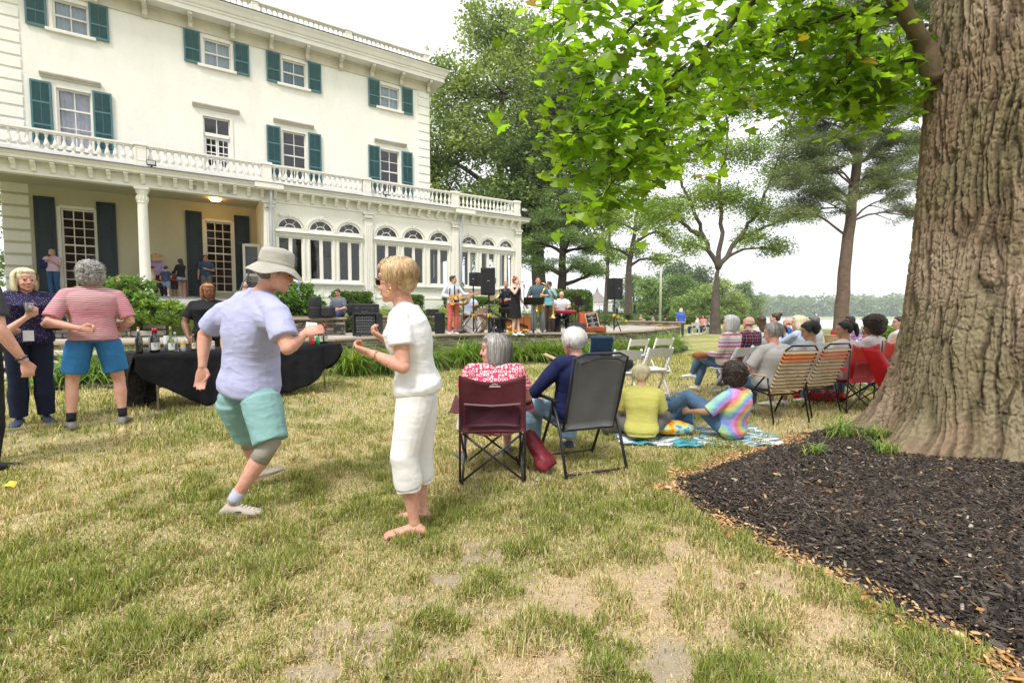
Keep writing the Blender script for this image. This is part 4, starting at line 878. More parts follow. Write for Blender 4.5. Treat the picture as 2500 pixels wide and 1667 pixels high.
tag(o, 'low wooded far shore running along the whole river', 'wood', kind='stuff')
# ------------------------------------------------------------------ shrubs, hedges, clumps
def shrub(name, label, base, blobs, per, spread, size, cols, seed, group=None, cat='shrub', asp=.5, up=.6, flowers=None):
 g_ = np.random.default_rng(seed); t_ = thing(name, label, cat, base, 0, group); mb = MB(); cl = []
 for b in blobs:
  P_ = ball_points(g_, b[:3], b[3:6], int(b[6]), .6); P_[:, 2] = np.maximum(P_[:, 2], .05); cl.append(P_)
  for p in P_[::6]: branch(mb, (b[0] * .3, b[1] * .3, 0), p, .012, .004, g_, 4, .06, 3)
 mb.build('stems', M_BARKD, t_, smooth=True); foliage('foliage', (0, 0, 0), np.concatenate(cl), per, spread, size, cols, seed + 1, M_LEAF, t_, asp, up, .8)
 if flowers:
  c_, n_, sz, nm = flowers; P_ = np.concatenate(cl); P_ = P_[np.argsort(-P_[:, 2] + P_[:, 1] * .8)][: max(n_ * 3, 6)]
  m = MB()
  for q in range(n_):
   p = P_[g_.integers(len(P_))] + (0, -.12, .06)
   for w_ in range(14): m.ell(p + g_.normal(0, sz * .5, 3), sz * .33, seg=5, nr=4)
  m.build('flowers', flat(nm, c_, .6), t_)
 return t_
RH = [(.09, .19, .035), (.25, .38, .08)]
shrub('hydrangea', 'big leafy green shrub beside the porch column', (-10.6, 13.2, 1.15), [(-.6, 0, .62, .75, .6, .55, 90), (.15, 0, .45, .7, .6, .42, 80), (-.2, .3, .95, .5, .5, .35, 50)], 26, .17, .13, RH, 201, asp=.45, flowers=((.62, .36, .28), 3, .05, 'faded_pink_bloom'))
shrub('azalea', 'low yellow green shrub at the foot of the big leafy one', (-9.6, 13.0, 1.1), [(0, 0, .32, .75, .5, .34, 90), (.5, .1, .25, .45, .4, .28, 50)], 26, .13, .09, [(.13, .22, .03), (.26, .38, .06)], 203)
shrub('hydrangea', 'hydrangea with faded blue heads behind the man in the bucket hat', (-7.35, 15.9, 1.2), [(-.5, 0, .55, .7, .6, .55, 90), (.3, 0, .6, .7, .6, .6, 100), (-.1, 0, .3, 1.0, .5, .35, 70)], 26, .17, .14, [(.08, .18, .04), (.22, .36, .08)], 205, flowers=((.38, .42, .62), 4, .06, 'faded_blue_bloom'))
shrub('ground_plants', 'ferny green planting under the porch left window', (-14.4, 13.6, 1.62), [(0, 0, .15, 1.5, .5, .2, 110), (-1.8, -.2, .12, 1.2, .5, .18, 80)], 24, .14, .10, [(.07, .15, .03), (.16, .27, .06)], 207, cat='plants')
def hedge(label, path, h, th, n, seed, cols=((.07, .14, .03), (.19, .28, .05)), size=.07, group=None, round_=True, z=0):
 g_ = np.random.default_rng(seed); p0 = np.array((path[0][0], path[0][1], z)); t_ = thing('hedge', label, 'hedge', p0, 0, group); P = [np.array((a, b, 0.0)) for a, b in path]; cl = []; core = MB()
 L = [np.linalg.norm(P[i + 1] - P[i]) for i in range(len(P) - 1)]; tot = sum(L)
 for i in range(len(P) - 1):
  d = (P[i + 1] - P[i]) / L[i]; nr_ = np.array((-d[1], d[0], 0)); k = int(n * L[i] / tot); u = g_.random(k) * L[i]; a = g_.random(k) * math.pi * 1.1 - .05 * math.pi
  if round_: e = .55; cx = np.sign(np.cos(a)) * np.abs(np.cos(a)) ** e * th / 2; cz = .45 * h + np.sign(np.sin(a)) * np.abs(np.sin(a)) ** e * h * .5; lo = g_.random(k) < .3; cz = np.where(lo, g_.random(k) * .5 * h, cz); cx = np.where(lo, np.sign(cx) * th / 2, cx)
  q = P[i] + d * u[:, None] + nr_ * cx[:, None]; q[:, 2] = cz; cl.append(q - np.array((p0[0], p0[1], 0)))
  core.box((P[i] + P[i + 1]) / 2 - np.array((p0[0], p0[1], 0)) + np.array((0, 0, h * .46)), (L[i], th * .82, h * .86), rotm(0, 0, math.atan2(d[1], d[0])), bev=min(th, h) * .25)
 core.build('branches', flat('hedge_inside', (.03, .05, .018), .95), t_); foliage('foliage', (0, 0, 0), np.concatenate(cl), 12, size * 1.3, size, cols, seed + 1, M_LEAF, t_, .6, .5); return t_
c1, c2 = hw(8.8, 3.75), hw(9.9, 3.75)
hedge('clipped box hedge behind the seated sound engineer', [hw(8.5, 4.3)[:2], hw(9.9, 4.3)[:2]], .62, .8, 700, 301, z=1.6)
hedge('short clipped box hedge behind the blonde woman in white', [hw(11.3, 4.2)[:2], hw(12.1, 4.2)[:2]], .55, .7, 420, 303, z=1.6)
hedge('clipped box hedge behind the guitarist and the drummer', [hw(13.2, 4.2)[:2], hw(16.2, 4.2)[:2]], .60, .7, 900, 305, z=1.55)
hedge('tall clipped hedge behind the trombonist and the keyboard player', [(1.8, 23.6), (3.5, 23.9), (3.8, 25.6)], 1.25, .9, 1100, 307, z=1.35, size=.08)
hedge('long low clipped hedge crossing the far lawn behind the flagpole', [(11.6, 66), (33.5, 64)], 1.05, 1.2, 2600, 309, size=.2)
hedge('low bright clipped hedge by the river left of the big tree trunk', [(13.0, 17.4), (19, 16.6)], .92, 1.1, 2000, 311, cols=((.13, .22, .03), (.28, .38, .06)), size=.09)
hedge('low hedge on the terrace in front of the gazebo', [(11, 46), (14.5, 60)], .4, 1.0, 500, 313, z=.95, size=.15)
for i, (x_, y_, w_, lab) in enumerate(((-4.3, 17.4, .9, 'pale green grassy plants behind the stacked black cases'), (-2.4, 18.6, .9, 'yellow green grassy plants left of the guitarist'), (-.8, 19.6, .8, 'yellow green grasses behind the drummer'), (.6, 20.3, .9, 'bright green plants between drummer and bassist'), (1.6, 21.0, .7, 'silver green grass beside the keyboard player'))):
 shrub('ornamental_grass', lab, (x_, y_, 1.25), [(0, 0, .18, w_, .5, .28, 70)], 26, .16, .11, [(.18, .26, .05), (.36, .44, .10)], 320 + i, 'ornamental grasses behind the band', 'plants', asp=.14, up=.1)
for i, (x_, y_, w_, lab) in enumerate(((-5.0, 16.0, .7, 'ivy on the wall below the seated sound engineer'), (-3.0, 17.2, .8, 'ivy hanging on the wall behind the rack case'), (.5, 19.6, 1.2, 'green creeper on the wall behind the drum kit'), (3.2, 22.0, 1.0, 'creeper on the wall behind the open suitcase'), (4.3, 24.2, 1.0, 'leafy creeper spilling beside the right loudspeaker'))):
 shrub('ivy', lab, (x_, y_, .75), [(0, -.1, .32, w_, .22, .34, 60)], 30, .12, .07, [(.06, .11, .03), (.14, .20, .06)], 340 + i, 'ivy on the retaining wall', 'ivy')
for i, (x_, y_, lab) in enumerate(((5.3, 24.4, 'yellow lilies behind the right loudspeaker stand'), (-7.5, 14.4, 'small orange and white bedding flowers by the drum cases'))):
 shrub('flower_bed', lab, (x_, y_, .75 if i == 0 else 1.2), [(0, 0, .25, .7 if i == 0 else .3, .35, .22, 46)], 22, .12, .08, [(.10, .19, .03), (.2, .3, .06)], 360 + i, None, 'flowers', asp=.2, up=.1, flowers=(((.72, .50, .03) if i == 0 else (.8, .45, .2)), 9 if i == 0 else 5, .05 if i == 0 else .03, 'yellow_petals' if i == 0 else 'orange_petals'))
shrub('garden_plants', 'low green planting with white flowers right of the wall end', (9.4, 33, 0), [(0, 0, .35, 2.4, .9, .4, 120), (-2.2, 1, .4, 1.4, .9, .4, 70)], 24, .3, .16, [(.12, .2, .06), (.25, .34, .12)], 364, cat='plants')
shrub('garden_plants', 'dense reedy green planting around the gazebo', (14, 76, 1.0), [(-3, 0, .4, 7, 1.5, .5, 200)], 24, .6, .35, [(.07, .13, .05), (.15, .22, .09)], 366, cat='plants')
M_STRAP = leafmat('strap_leaf', .45, .35, .4)
def strap_clump(label, x_, y_, z_, n, L, seed, cols=((.08, .17, .015), (.27, .40, .06)), group=None, name='daylily', flowers=0, wd=.011, spread=.12):
 g_ = np.random.default_rng(seed); t_ = thing(name, label, 'plant', (x_, y_, z_), 0, group); NS = 7; P = np.empty((n, NS * 2, 3))
 f = g_.uniform(0, 6.283, n); L_ = L * g_.uniform(.6, 1.15, n); e0 = g_.uniform(R(48), R(84), n); bend = g_.uniform(1.2, 2.7, n); bx = g_.normal(0, spread, n); by = g_.normal(0, spread, n)
 x = bx.copy(); y = by.copy(); z = np.zeros(n); e = e0.copy(); fx, fy = np.cos(f), np.sin(f)
 for k in range(NS):
  w_ = wd * (1 - (k / (NS - 1)) ** 2.2) * g_.uniform(.9, 1.1) + .0008; P[:, k * 2] = np.stack([x - fy * w_, y + fx * w_, z], 1); P[:, k * 2 + 1] = np.stack([x + fy * w_, y - fx * w_, z], 1)
  ds = L_ / (NS - 1); x = x + fx * np.cos(e) * ds; y = y + fy * np.cos(e) * ds; z = np.maximum(z + np.sin(e) * ds, .01); e = e - bend / (NS - 1)
 q = np.arange(n)[:, None] * NS * 2; F_ = np.concatenate([q + [k * 2, k * 2 + 1, k * 2 + 3, k * 2 + 2] for k in range(NS - 1)], 1).reshape(-1, 4)
 u = g_.random(n)[:, None]; c = (np.array(cols[0]) * (1 - u) + np.array(cols[1]) * u) * g_.uniform(.8, 1.25, (n, 1)); yl = (g_.random(n) < .05)[:, None]; c = np.where(yl, np.array((.5, .38, .12)), c)
 np_mesh('leaves', P.reshape(-1, 3), F_, M_STRAP, np.repeat(c, NS * 2, axis=0), t_)
 if flowers:
  m = MB(); s_ = MB()
  for k in range(flowers):
   a = g_.uniform(0, 6.283); p = np.array((g_.uniform(-.3, .3), g_.uniform(-.3, .1), g_.uniform(L * .72, L * 1.0))); s_.tube([(p[0] * .3, p[1] * .3, 0), p], .004, 4)
   for w_ in range(6): b = a + w_ * 1.047; d = np.array((math.cos(b), math.sin(b), .5)); m.ell(p + d * .028, (.010, .018, .034), frame_z(d), 6, 5)
  s_.build('stalks', flat('flower_stalk', (.15, .22, .05)), t_); m.build('flowers', flat('orange_lily_petal', (.80, .42, .03), .5, var=.2), t_)
 return t_
DL = ['beside the right end of the drinks table', 'between the drinks table and the woman in white', 'just left of the woman in white', 'just right of the woman in white', 'left of the red-bloused woman\'s head', 'right behind the red-bloused woman\'s head', 'under the singer with orange flowers', 'below the saxophonist', 'below the keyboard player', 'left of the blue-backed chair', 'right of the blue-backed chair', 'behind the left pair of empty white chairs', 'behind the gap between the empty white chairs', 'behind the right pair of empty white chairs', 'at the rounded corner of the patio wall', 'past the wall corner nearest the lawn']
DP = [(-3.35, 9.9), (-2.75, 10.6), (-2.1, 11.6), (-1.35, 12.6), (-.95, 12.95), (-.45, 13.2), (.15, 13.4), (.75, 13.6), (1.45, 13.8), (2.2, 14.1), (2.9, 14.45), (3.6, 14.9), (4.3, 15.5), (4.95, 16.2), (5.6, 17.2), (6.2, 18.3)]
for i, (x_, y_) in enumerate(DP): strap_clump('daylily clump ' + DL[i], x_, y_, gz(x_, y_), 430, 1.06, 400 + i, group='daylilies along the patio wall', flowers={6: 9, 13: 2}.get(i, 0))
strap_clump('large arching strap-leaved clump by the steps on the left', X(215, 8.6), 8.45, .1, 420, 1.15, 430, cols=((.10, .19, .03), (.20, .31, .06)), wd=.013, spread=.3)
strap_clump('strap-leaved clump behind the man in the striped shirt', X(330, 8.7), 8.6, .1, 220, .8, 431, spread=.2)
TG = [(2070 - 10, 4.75, .34, 120, 'grass tuft at the mulch edge under the red chairs'), (2160, 4.65, .26, 70, 'grass tuft against the root of the big trunk'), (1992, 4.15, .17, 40, 'small pale grass tuft growing in the open mulch'), (2170, 4.2, .19, 60, 'yellowish grass tuft at the foot of the big trunk')]
for i, (px, d, L, n_, lab) in enumerate(TG): x_ = X(px, d); strap_clump(lab, x_, d, float(land_z(x_, d)) + .01, n_, L, 440 + i, cols=((.14, .24, .04), (.30, .40, .10)), name='grass_tuft', wd=.004, spread=.05)
bp = [(x_ + .1, y_ + .1) for x_, y_ in [(-4.2, 9.9), (-3.6, 9.3)] + [(a + .15, b - .75) for a, b in DP[1:]] + [(6.6, 17.9), (7.4, 20.2), (6.6, 20.4), (5.4, 18.2), (4.4, 16.4), (3.3, 15.3), (.6, 14.3), (-1.8, 13.4), (-4.1, 10.9)]]
m = MB(); m.add([(a, b, .035) for a, b in bp], [tuple(range(len(bp)))]); tag(m.build('flower_bed_soil', flat('bed_soil', (.06, .045, .035), .95, var=.3, nsc=6, bsc=30)), kind='structure')
m = MB(); q = [(-7.9, 7.6), (-5.6, 7.9), (-4.5, 8.6), (-4.6, 9.9), (-7.0, 9.6), (-8.6, 9.2)]; m.add([(a, b, .165) for a, b in q], [tuple(range(len(q)))]); tag(m.build('flower_bed_soil', flat('bed_soil', (.06, .045, .035))), kind='structure')
# ------------------------------------------------------------------ the big near tree
TX, TY = 4.78, 4.62
tt = thing('tulip_tree', 'massive old tree with deeply furrowed bark at the right edge, its branches overhanging', 'tree', (TX, TY, 0))
nth, nz = 1100, 760
th_ = np.linspace(0, 2 * math.pi, nth, endpoint=False); zz = np.linspace(-.15, 7.2, nz); TH, ZZ = np.meshgrid(th_, zz)
rad = .60 + .20 * np.exp(-np.maximum(ZZ, 0) / 2.6) ; flare = np.exp(-np.maximum(ZZ, 0) / .40)
rootm = .5 + .5 * np.cos(TH * 5 + 1.1 + .6 * np.sin(TH * 2)); rad = rad + flare * (.24 + .22 * rootm ** 1.6) + .05 * np.exp(-np.maximum(ZZ, 0) / 1.2) * rootm
ba = math.atan2(-.25, -1); dth = np.angle(np.exp(1j * (TH - ba))); rad = rad + .34 * np.exp(-(dth / .30) ** 2) * np.exp(-np.maximum(ZZ, 0) / .26)
u = TH / (2 * math.pi); 
def pern(fu, fz, s, o=3):   # periodic noise round the trunk: blend across the seam
 a = fbm(u * fu, ZZ * fz, s, o); b = fbm((u - 1) * fu, ZZ * fz, s, o); k = sstep(.9, 1.0, u); return a * (1 - k) + b * k
wz = (pern(9, .9, 71) - .5) * .05 + (pern(30, 4, 74) - .5) * .012
def furrow(fu, fz, s):
 uu = u + wz; a = fbm(uu * fu, ZZ * fz, s, 2); b = fbm((uu - 1) * fu, ZZ * fz, s, 2); k = sstep(.9, 1.0, u); v = a * (1 - k) + b * k; return np.abs(2 * v - 1)
f1 = furrow(72, 1.15, 81); f2 = furrow(150, 3.4, 85); rough = pern(360, 50, 91, 3)
ridge = sstep(.0, .30, f1) * .7 + sstep(.0, .28, f2) * .3; crack = sstep(.42, .30, np.abs(2 * pern(60, 11, 95, 2) - 1) + .25)
disp = (ridge - .6) * .055 + (rough - .5) * .020 - crack * .010
disp *= (.8 + .2 * sstep(0, .6, ZZ)); rad = rad + disp
VX, VY = rad * np.cos(TH), rad * np.sin(TH) ; V = np.stack([VX, VY, ZZ], -1).reshape(-1, 3)
i = np.arange(nz - 1)[:, None] * nth + np.arange(nth)[None, :]; j = np.arange(nz - 1)[:, None] * nth + (np.arange(nth)[None, :] + 1) % nth; F_ = np.stack([i, j, j + nth, i + nth], -1).reshape(-1, 4)
pa = sstep(.45, .62, pern(7, 1.2, 101))[..., None]; gr = sstep(.52, .72, pern(12, 1.6, 105))[..., None] * .6
c = np.array((.25, .18, .12)) * (1 - pa) + np.array((.36, .275, .195)) * pa; c = c * (1 - gr) + np.array((.20, .18, .10)) * gr
c = c * (.62 + .76 * rough[..., None]) * (.42 + .64 * ridge[..., None])  # furrow shade put into the colour: darker between the ridges
np_mesh('trunk', V, F_, vcol('furrowed_bark', .95, .12, 90, .006), c.reshape(-1, 3), tt, smooth=True)
def W(px, py, d):
 """point seen at pixel px,py at distance d (used to lay out limbs in real depth)"""
 p_ = R(3.232); x = (px - 1250) / FPX; z = -(py - 833.5) / FPX; yy = math.cos(p_) + z * math.sin(p_); zz_ = -math.sin(p_) + z * math.cos(p_); return np.array((x / yy * d, d, 1.35 + zz_ / yy * d))
LB = [  # px, py, depth, radius
 [(2275, 200, 4.75, .085), (2262, 120, 4.7, .075), (2215, 40, 4.65, .068), (2150, -60, 4.5, .06), (2050, -260, 4.3, .04), (1900, -420, 4.2, .02)],
 [(2212, 30, 4.65, .036), (2120, 26, 4.6, .030), (1960, 58, 4.7, .024), (1800, 115, 4.8, .018), (1660, 210, 4.7, .012), (1540, 330, 4.55, .008), (1470, 430, 4.4, .004)],
 [(2140, -70, 4.5, .034), (1960, -60, 4.6, .028), (1840, 5, 4.5, .022), (1700, 140, 4.35, .016), (1600, 300, 4.3, .011), (1520, 420, 4.2, .007), (1445, 500, 4.2, .003)],
 [(2050, -260, 4.3, .03), (1800, -150, 4.2, .024), (1640, -30, 4.1, .016), (1500, 110, 4.0, .010), (1420, 190, 4.0, .004)],
 [(1900, -200, 4.2, .022), (1620, -130, 4.0, .016), (1450, -20, 3.9, .010), (1350, 80, 3.9, .004)],
 [(1700, 140, 4.35, .012), (1560, 250, 4.2, .009), (1430, 300, 4.1, .006), (1370, 345, 4.1, .003)],
 [(2270, 140, 4.75, .02), (2150, 160, 4.9, .014), (2020, 200, 5.1, .009), (1900, 250, 5.2, .004)],
 [(2000, -30, 5.4, .03), (1880, 60, 5.6, .018), (1780, 200, 5.7, .011), (1700, 330, 5.8, .006), (1640, 400, 5.8, .003)],
 [(2120, 26, 4.6, .016), (2090, 120, 4.7, .010), (2060, 200, 4.8, .004)],
 [(2262, 60, 4.9, .02), (2200, 120, 5.2, .012), (2180, 200, 5.4, .006)],
 [(2280, 100, 4.9, .02), (2200, 190, 5.0, .012), (2130, 240, 5.1, .006), (2050, 270, 5.2, .003)],
 [(2050, -60, 5.0, .02), (1960, 90, 5.2, .012), (1900, 220, 5.3, .004)],
 [(2150, -60, 5.2, .03), (1980, 10, 5.5, .018), (1850, 120, 5.6, .010), (1790, 230, 5.6, .004)],
]
g_ = np.random.default_rng(555); LC = []; mb = MB()
for bi, br_ in enumerate(LB):
 pts = [W(a, b, d) - (TX, TY, 0) for a, b, d, r_ in br_]; rs = [q[3] for q in br_]; P2 = []; R2 = []
 for k in range(len(pts) - 1):
  for q in range(6): s_ = q / 6; P2.append(pts[k] * (1 - s_) + pts[k + 1] * s_ + g_.normal(0, .012, 3) * (k > 0)); R2.append(rs[k] * (1 - s_) + rs[k + 1] * s_)
 P2.append(pts[-1]); R2.append(rs[-1])
 if bi == 0:
  l_ = MB(); l_.tube(P2, R2, 14); l_.build('limb', flat('smooth_limb_bark', (.17, .125, .075), .85, var=.3, nsc=8, bsc=40, bst=.6), tt, smooth=True)
 else: mb.tube(P2, R2, 8)
 if bi == 0: s0 = len(P2) * 3 // 5
 else: s0 = 6 if bi not in (5, 6, 8, 9) else 3
 for k in range(s0, len(P2)):
  for q in range(3 if bi else 4):
   d = g_.normal(0, 1, 3); d[2] = d[2] * .5 - .25; d /= np.linalg.norm(d); L = g_.uniform(.12, .50); e = P2[k] + d * L
   mb.tube([P2[k], P2[k] + d * L * .5 + (0, 0, .02), e], [.0035, .0028, .0018], 4)
   for w_ in range(g_.integers(4, 9)): LC.append(e + g_.normal(0, .12, 3) - d * g_.random() * L * .6)
mb.build('branches', flat('branch_bark', (.075, .058, .042), .85, var=.3, nsc=8), tt, smooth=True)
for k in range(380): LC.append(np.array((g_.uniform(-3.2, 1.5), g_.uniform(-1.6, 2.0), g_.uniform(5.6, 7.6))))  # loose leaves above the view, added to the crown for shade
LC = np.array(LC)
out_ = [(0, .34), (.14, .42), (.30, .56), (.34, .30), (.30, .10), (.44, .02), (.60, -.10), (.44, -.30), (.20, -.40), (0, -.36)]   # four-lobed outline, right half
half = np.array(out_); n = len(LC)
s_ = g_.uniform(.075, .140, n); nrm = g_.normal(0, .55, (n, 3)); nrm[:, 2] = np.abs(nrm[:, 2]) + .35; nrm[:, 1] -= .45; nrm /= np.linalg.norm(nrm, axis=1)[:, None]
a = g_.normal(0, .6, (n, 3)); a[:, 2] -= 1.0; a[:, 0] -= .3; a -= nrm * (a * nrm).sum(1)[:, None]; a /= np.linalg.norm(a, axis=1)[:, None]; b = np.cross(nrm, a)
K = len(half); P = np.empty((n, 2 * K, 3)); cup = g_.uniform(.05, .45, n)
for side, sg in ((0, 1), (1, -1)):
 for k in range(K):
  hx, hy = half[k]; P[:, side * K + k] = LC + (b * (sg * hx) + a * (-hy)) * s_[:, None] - nrm * ((hx ** 2 * 1.6 * cup + abs(hy) ** 2 * cup * .7) * s_)[:, None]
F_ = []
for k in range(1, K - 1): F_.append([0, k, k + 1]); F_.append([K, K + k + 1, K + k])
F_ = (np.arange(n)[:, None, None] * 2 * K + np.array(F_)[None]).reshape(-1, 3)
u_ = g_.random(n)[:, None]; c = np.array((.20, .36, .025)) * (1 - u_) + np.array((.42, .58, .05)) * u_; c = np.where(g_.random((n, 1)) < .16, c * .45, c); c = np.where(g_.random((n, 1)) < .012, np.array((.55, .35, .04)), c) * g_.uniform(.8, 1.15, (n, 1))
np_mesh('crown', P.reshape(-1, 3), F_, leafmat('tulip_leaf', .35, .70, .45), np.repeat(c, 2 * K, axis=0), tt)
# ------------------------------------------------------------------ people: one continuous body grown from joints, with clothes and hair as its children
def skin_mat(name, col):
 if name in MC: return MC[name]
 t = NT(name); c = np.array(col); a = t.ramp(t.math('ADD', t.math('MULTIPLY', t.noise(9, 4), .6), t.math('MULTIPLY', t.noise(55, 3), .4)), [(.34, tuple(c * (.84, .70, .66))), (.5, tuple(c)), (.66, tuple(np.minimum(c * (1.10, 1.12, 1.12), .95)))])
 MC[name] = t.fin(a, .5, t.bump(t.noise(70, 4), .002, .5), 0, .35, sss=.08); return MC[name]
SKIN = {'fair': (.62, .36, .27), 'pale': (.70, .46, .37), 'tan': (.50, .27, .17), 'brown': (.21, .10, .06), 'dark': (.09, .045, .03), 'olive': (.42, .24, .15), 'ruddy': (.62, .33, .25)}
def hair_mat(name, c0, c1):
 if name in MC: return MC[name]
 t = NT(name); a = t.ramp(t.noise(28, 5, t.coord('Object', (1, 1, .22))), [(.35, c0), (.65, c1)])
 MC[name] = t.fin(a, .5, t.bump(t.noise(60, 4, t.coord('Object', (1, 1, .2))), .006, .8), 0, .4); return MC[name]
HAIR = {'white': ((.50, .49, .48), (.80, .79, .77)), 'grey': ((.16, .15, .14), (.42, .40, .39)), 'darkgrey': ((.05, .045, .045), (.22, .20, .20)), 'blond': ((.50, .34, .16), (.80, .66, .40)), 'paleblond': ((.62, .50, .28), (.88, .80, .58)), 'sandy': ((.25, .15, .08), (.62, .44, .24)),
  'brown': ((.030, .018, .012), (.085, .05, .03)), 'black': ((.008, .007, .007), (.030, .026, .025)), 'auburn': ((.25, .09, .03), (.48, .22, .09)), 'darkbrown': ((.014, .009, .007), (.05, .03, .02)), 'red': ((.20, .03, .015), (.42, .10, .04))}
def v3(*a): return np.array(a, float)
def stand_pose(spread=.11, lean=0.0):
 J = dict(pel=v3(0, 0, .95), chest=v3(0, lean * .5, 1.28), neck=v3(0, lean, 1.46), head=v3(0, lean + .03, 1.60))
 for s, k in ((1, 'R'), (-1, 'L')):
  J['sh' + k] = v3(s * .185, lean, 1.395); J['el' + k] = v3(s * .25, lean - .04, 1.11); J['wr' + k] = v3(s * .255, lean + .05, .87)
  J['hip' + k] = v3(s * .095, 0, .91); J['kn' + k] = v3(s * spread, .02, .49); J['an' + k] = v3(s * spread * 1.1, -.02, .085); J['toe' + k] = v3(s * .25, 1, 0)
 return J
def sit_pose(seat=.46, lean=-.08, knee=.44, foot=.42, spread=.13, hands=.30):
 """lean<0 leans back"""
 z = seat + .09; J = dict(pel=v3(0, 0, z), chest=v3(0, lean * .6, z + .33), neck=v3(0, lean, z + .51), head=v3(0, lean + .035, z + .655))
 for s, k in ((1, 'R'), (-1, 'L')):
  J['sh' + k] = v3(s * .185, lean, z + .445); J['el' + k] = v3(s * .25, lean + .06, z + .17); J['wr' + k] = v3(s * .13, hands, z + .12)
  J['hip' + k] = v3(s * .095, .02, z - .02); J['kn' + k] = v3(s * spread, knee, seat + .06); J['an' + k] = v3(s * spread, foot, .085); J['toe' + k] = v3(s * .2, 1, 0)
 return J
def lerp(a, b, t): return a * (1 - t) + b * t
def unit(a): return a / (np.linalg.norm(a) + 1e-9)
def spine(J, t):
 """0 pelvis .. 1 neck"""
 a, b, c = J['pel'], J['chest'], J['neck']; return lerp(a, b, t / .64) if t < .64 else lerp(b, c, (t - .64) / .36)
def torso(mb, J, bw, inf, t0, t1, belly=0.0, bust=0.0, flare=0.0, hipw=1.0, drop=None):
 rh, rs = unit(J['hipR'] - J['hipL']), unit(J['shR'] - J['shL'])
 tab = [(-.14, .135, .10), (-.06, .165, .118), (.05, .172, .12), (.22, .152, .106), (.40, .150, .105), (.60, .168, .118), (.74, .180, .118), (.84, .180, .104), (.91, .150, .085), (.96, .095, .07), (1.0, .064, .062), (1.08, .056, .058)]
 ts = [q[0] for q in tab]; st = sorted({t0, t1, *[q for q in ts if t0 < q < t1]}); rs_ = []
 a = np.linspace(0, 2 * math.pi, 24, endpoint=False)
 for t in st:
  w_ = np.interp(t, ts, [q[1] for q in tab]) * bw; d = np.interp(t, ts, [q[2] for q in tab]) * bw
  if t < .2: w_ *= hipw; d *= hipw
  if t > .93: w_ = w_ / bw + .0; d = d / bw
  p = spine(J, max(t, 0)) if t >= 0 else J['pel'] + (J['pel'] - J['chest']) * (-t)
  if t < 0 and drop is not None: p = J['pel'] + drop * (-t)
  u = unit(spine(J, min(1, max(t, 0) + .08)) - spine(J, max(0, t - .08))) if t > .02 else unit(J['chest'] - J['pel'])
  r = unit(lerp(rh, rs, min(1, max(0, t)))); r = unit(r - u * (r @ u)); f = np.cross(u, r)
  f = f if (np.cross(u, r) @ f) > 0 else -f
  bl = belly * math.exp(-((t - .28) / .26) ** 2); bu = bust * math.exp(-((t - .70) / .10) ** 2)
  w2 = w_ + inf + flare * max(0, (.35 - t)); d2 = d + inf + flare * max(0, (.35 - t))
  ca, sa = np.cos(a), np.sin(a); e = .82
  X_ = np.sign(ca) * np.abs(ca) ** e * w2; Y_ = np.sign(sa) * np.abs(sa) ** e * d2 + np.maximum(sa, 0) * (bl + bu) 
  rs_.append(p + r * X_[:, None] + f * Y_[:, None])
 mb.rings(rs_, True)
def traps(mb, J, bw, inf):
 c0 = lerp(J['neck'], J['chest'], .10); c1 = lerp(J['neck'], J['chest'], .42)
 for k in 'RL':
  s_ = J['sh' + k]; mb.tube([lerp(c0, s_, .05), lerp(c0, s_, .55) + v3(0, 0, .004), s_], [.050 + inf, .050 * bw ** .5 + inf, .050 * bw + inf], 12)
  mb.tube([c1, lerp(c1, s_ - v3(0, 0, .07), .6), s_ - v3(0, 0, .05)], [.075 * bw + inf, .070 * bw + inf, .045 * bw + inf], 12)
def arm(mb, J, k, bw, inf, frac0, frac1, fl=0):
 """fractions along shoulder(0)-elbow(1)-wrist(2)"""
 A, B, C = J['sh' + k], J['el' + k], J['wr' + k]; tab = ((0, .052), (.25, .053), (.6, .047), (.9, .040), (1.0, .041), (1.2, .043), (1.5, .036), (1.85, .026), (2.0, .025))
 pts = []; rs = []
 for t in sorted({frac0, frac1, *[q[0] for q in tab if frac0 < q[0] < frac1]}):
  pts.append(lerp(A, B, t) if t <= 1 else lerp(B, C, t - 1)); rs.append(np.interp(t, [q[0] for q in tab], [q[1] for q in tab]) * bw + inf + fl * max(0, (t - frac0) / (frac1 - frac0)))
 mb.tube(pts, rs, 14)
def leg(mb, J, k, bw, inf, f0, f1, fl=0, skirt=0):
 A, B, C = J['hip' + k], J['kn' + k], J['an' + k]; tab = ((0, .088), (.3, .080), (.7, .062), (.95, .053), (1.0, .053), (1.12, .050), (1.35, .054), (1.7, .038), (1.92, .032), (2.0, .034))
 pts = []; rs = []
 for t in sorted({f0, f1, *[q[0] for q in tab if f0 < q[0] < f1]}):
  pts.append(lerp(A, B, t) if t <= 1 else lerp(B, C, t - 1)); r = np.interp(t, [q[0] for q in tab], [q[1] for q in tab]) * bw + inf
  if fl: r += fl * max(0, (t - f0) / (f1 - f0))
  rs.append(r)
 if len(pts) == 1: return
 mb.tube(pts, rs, 16)
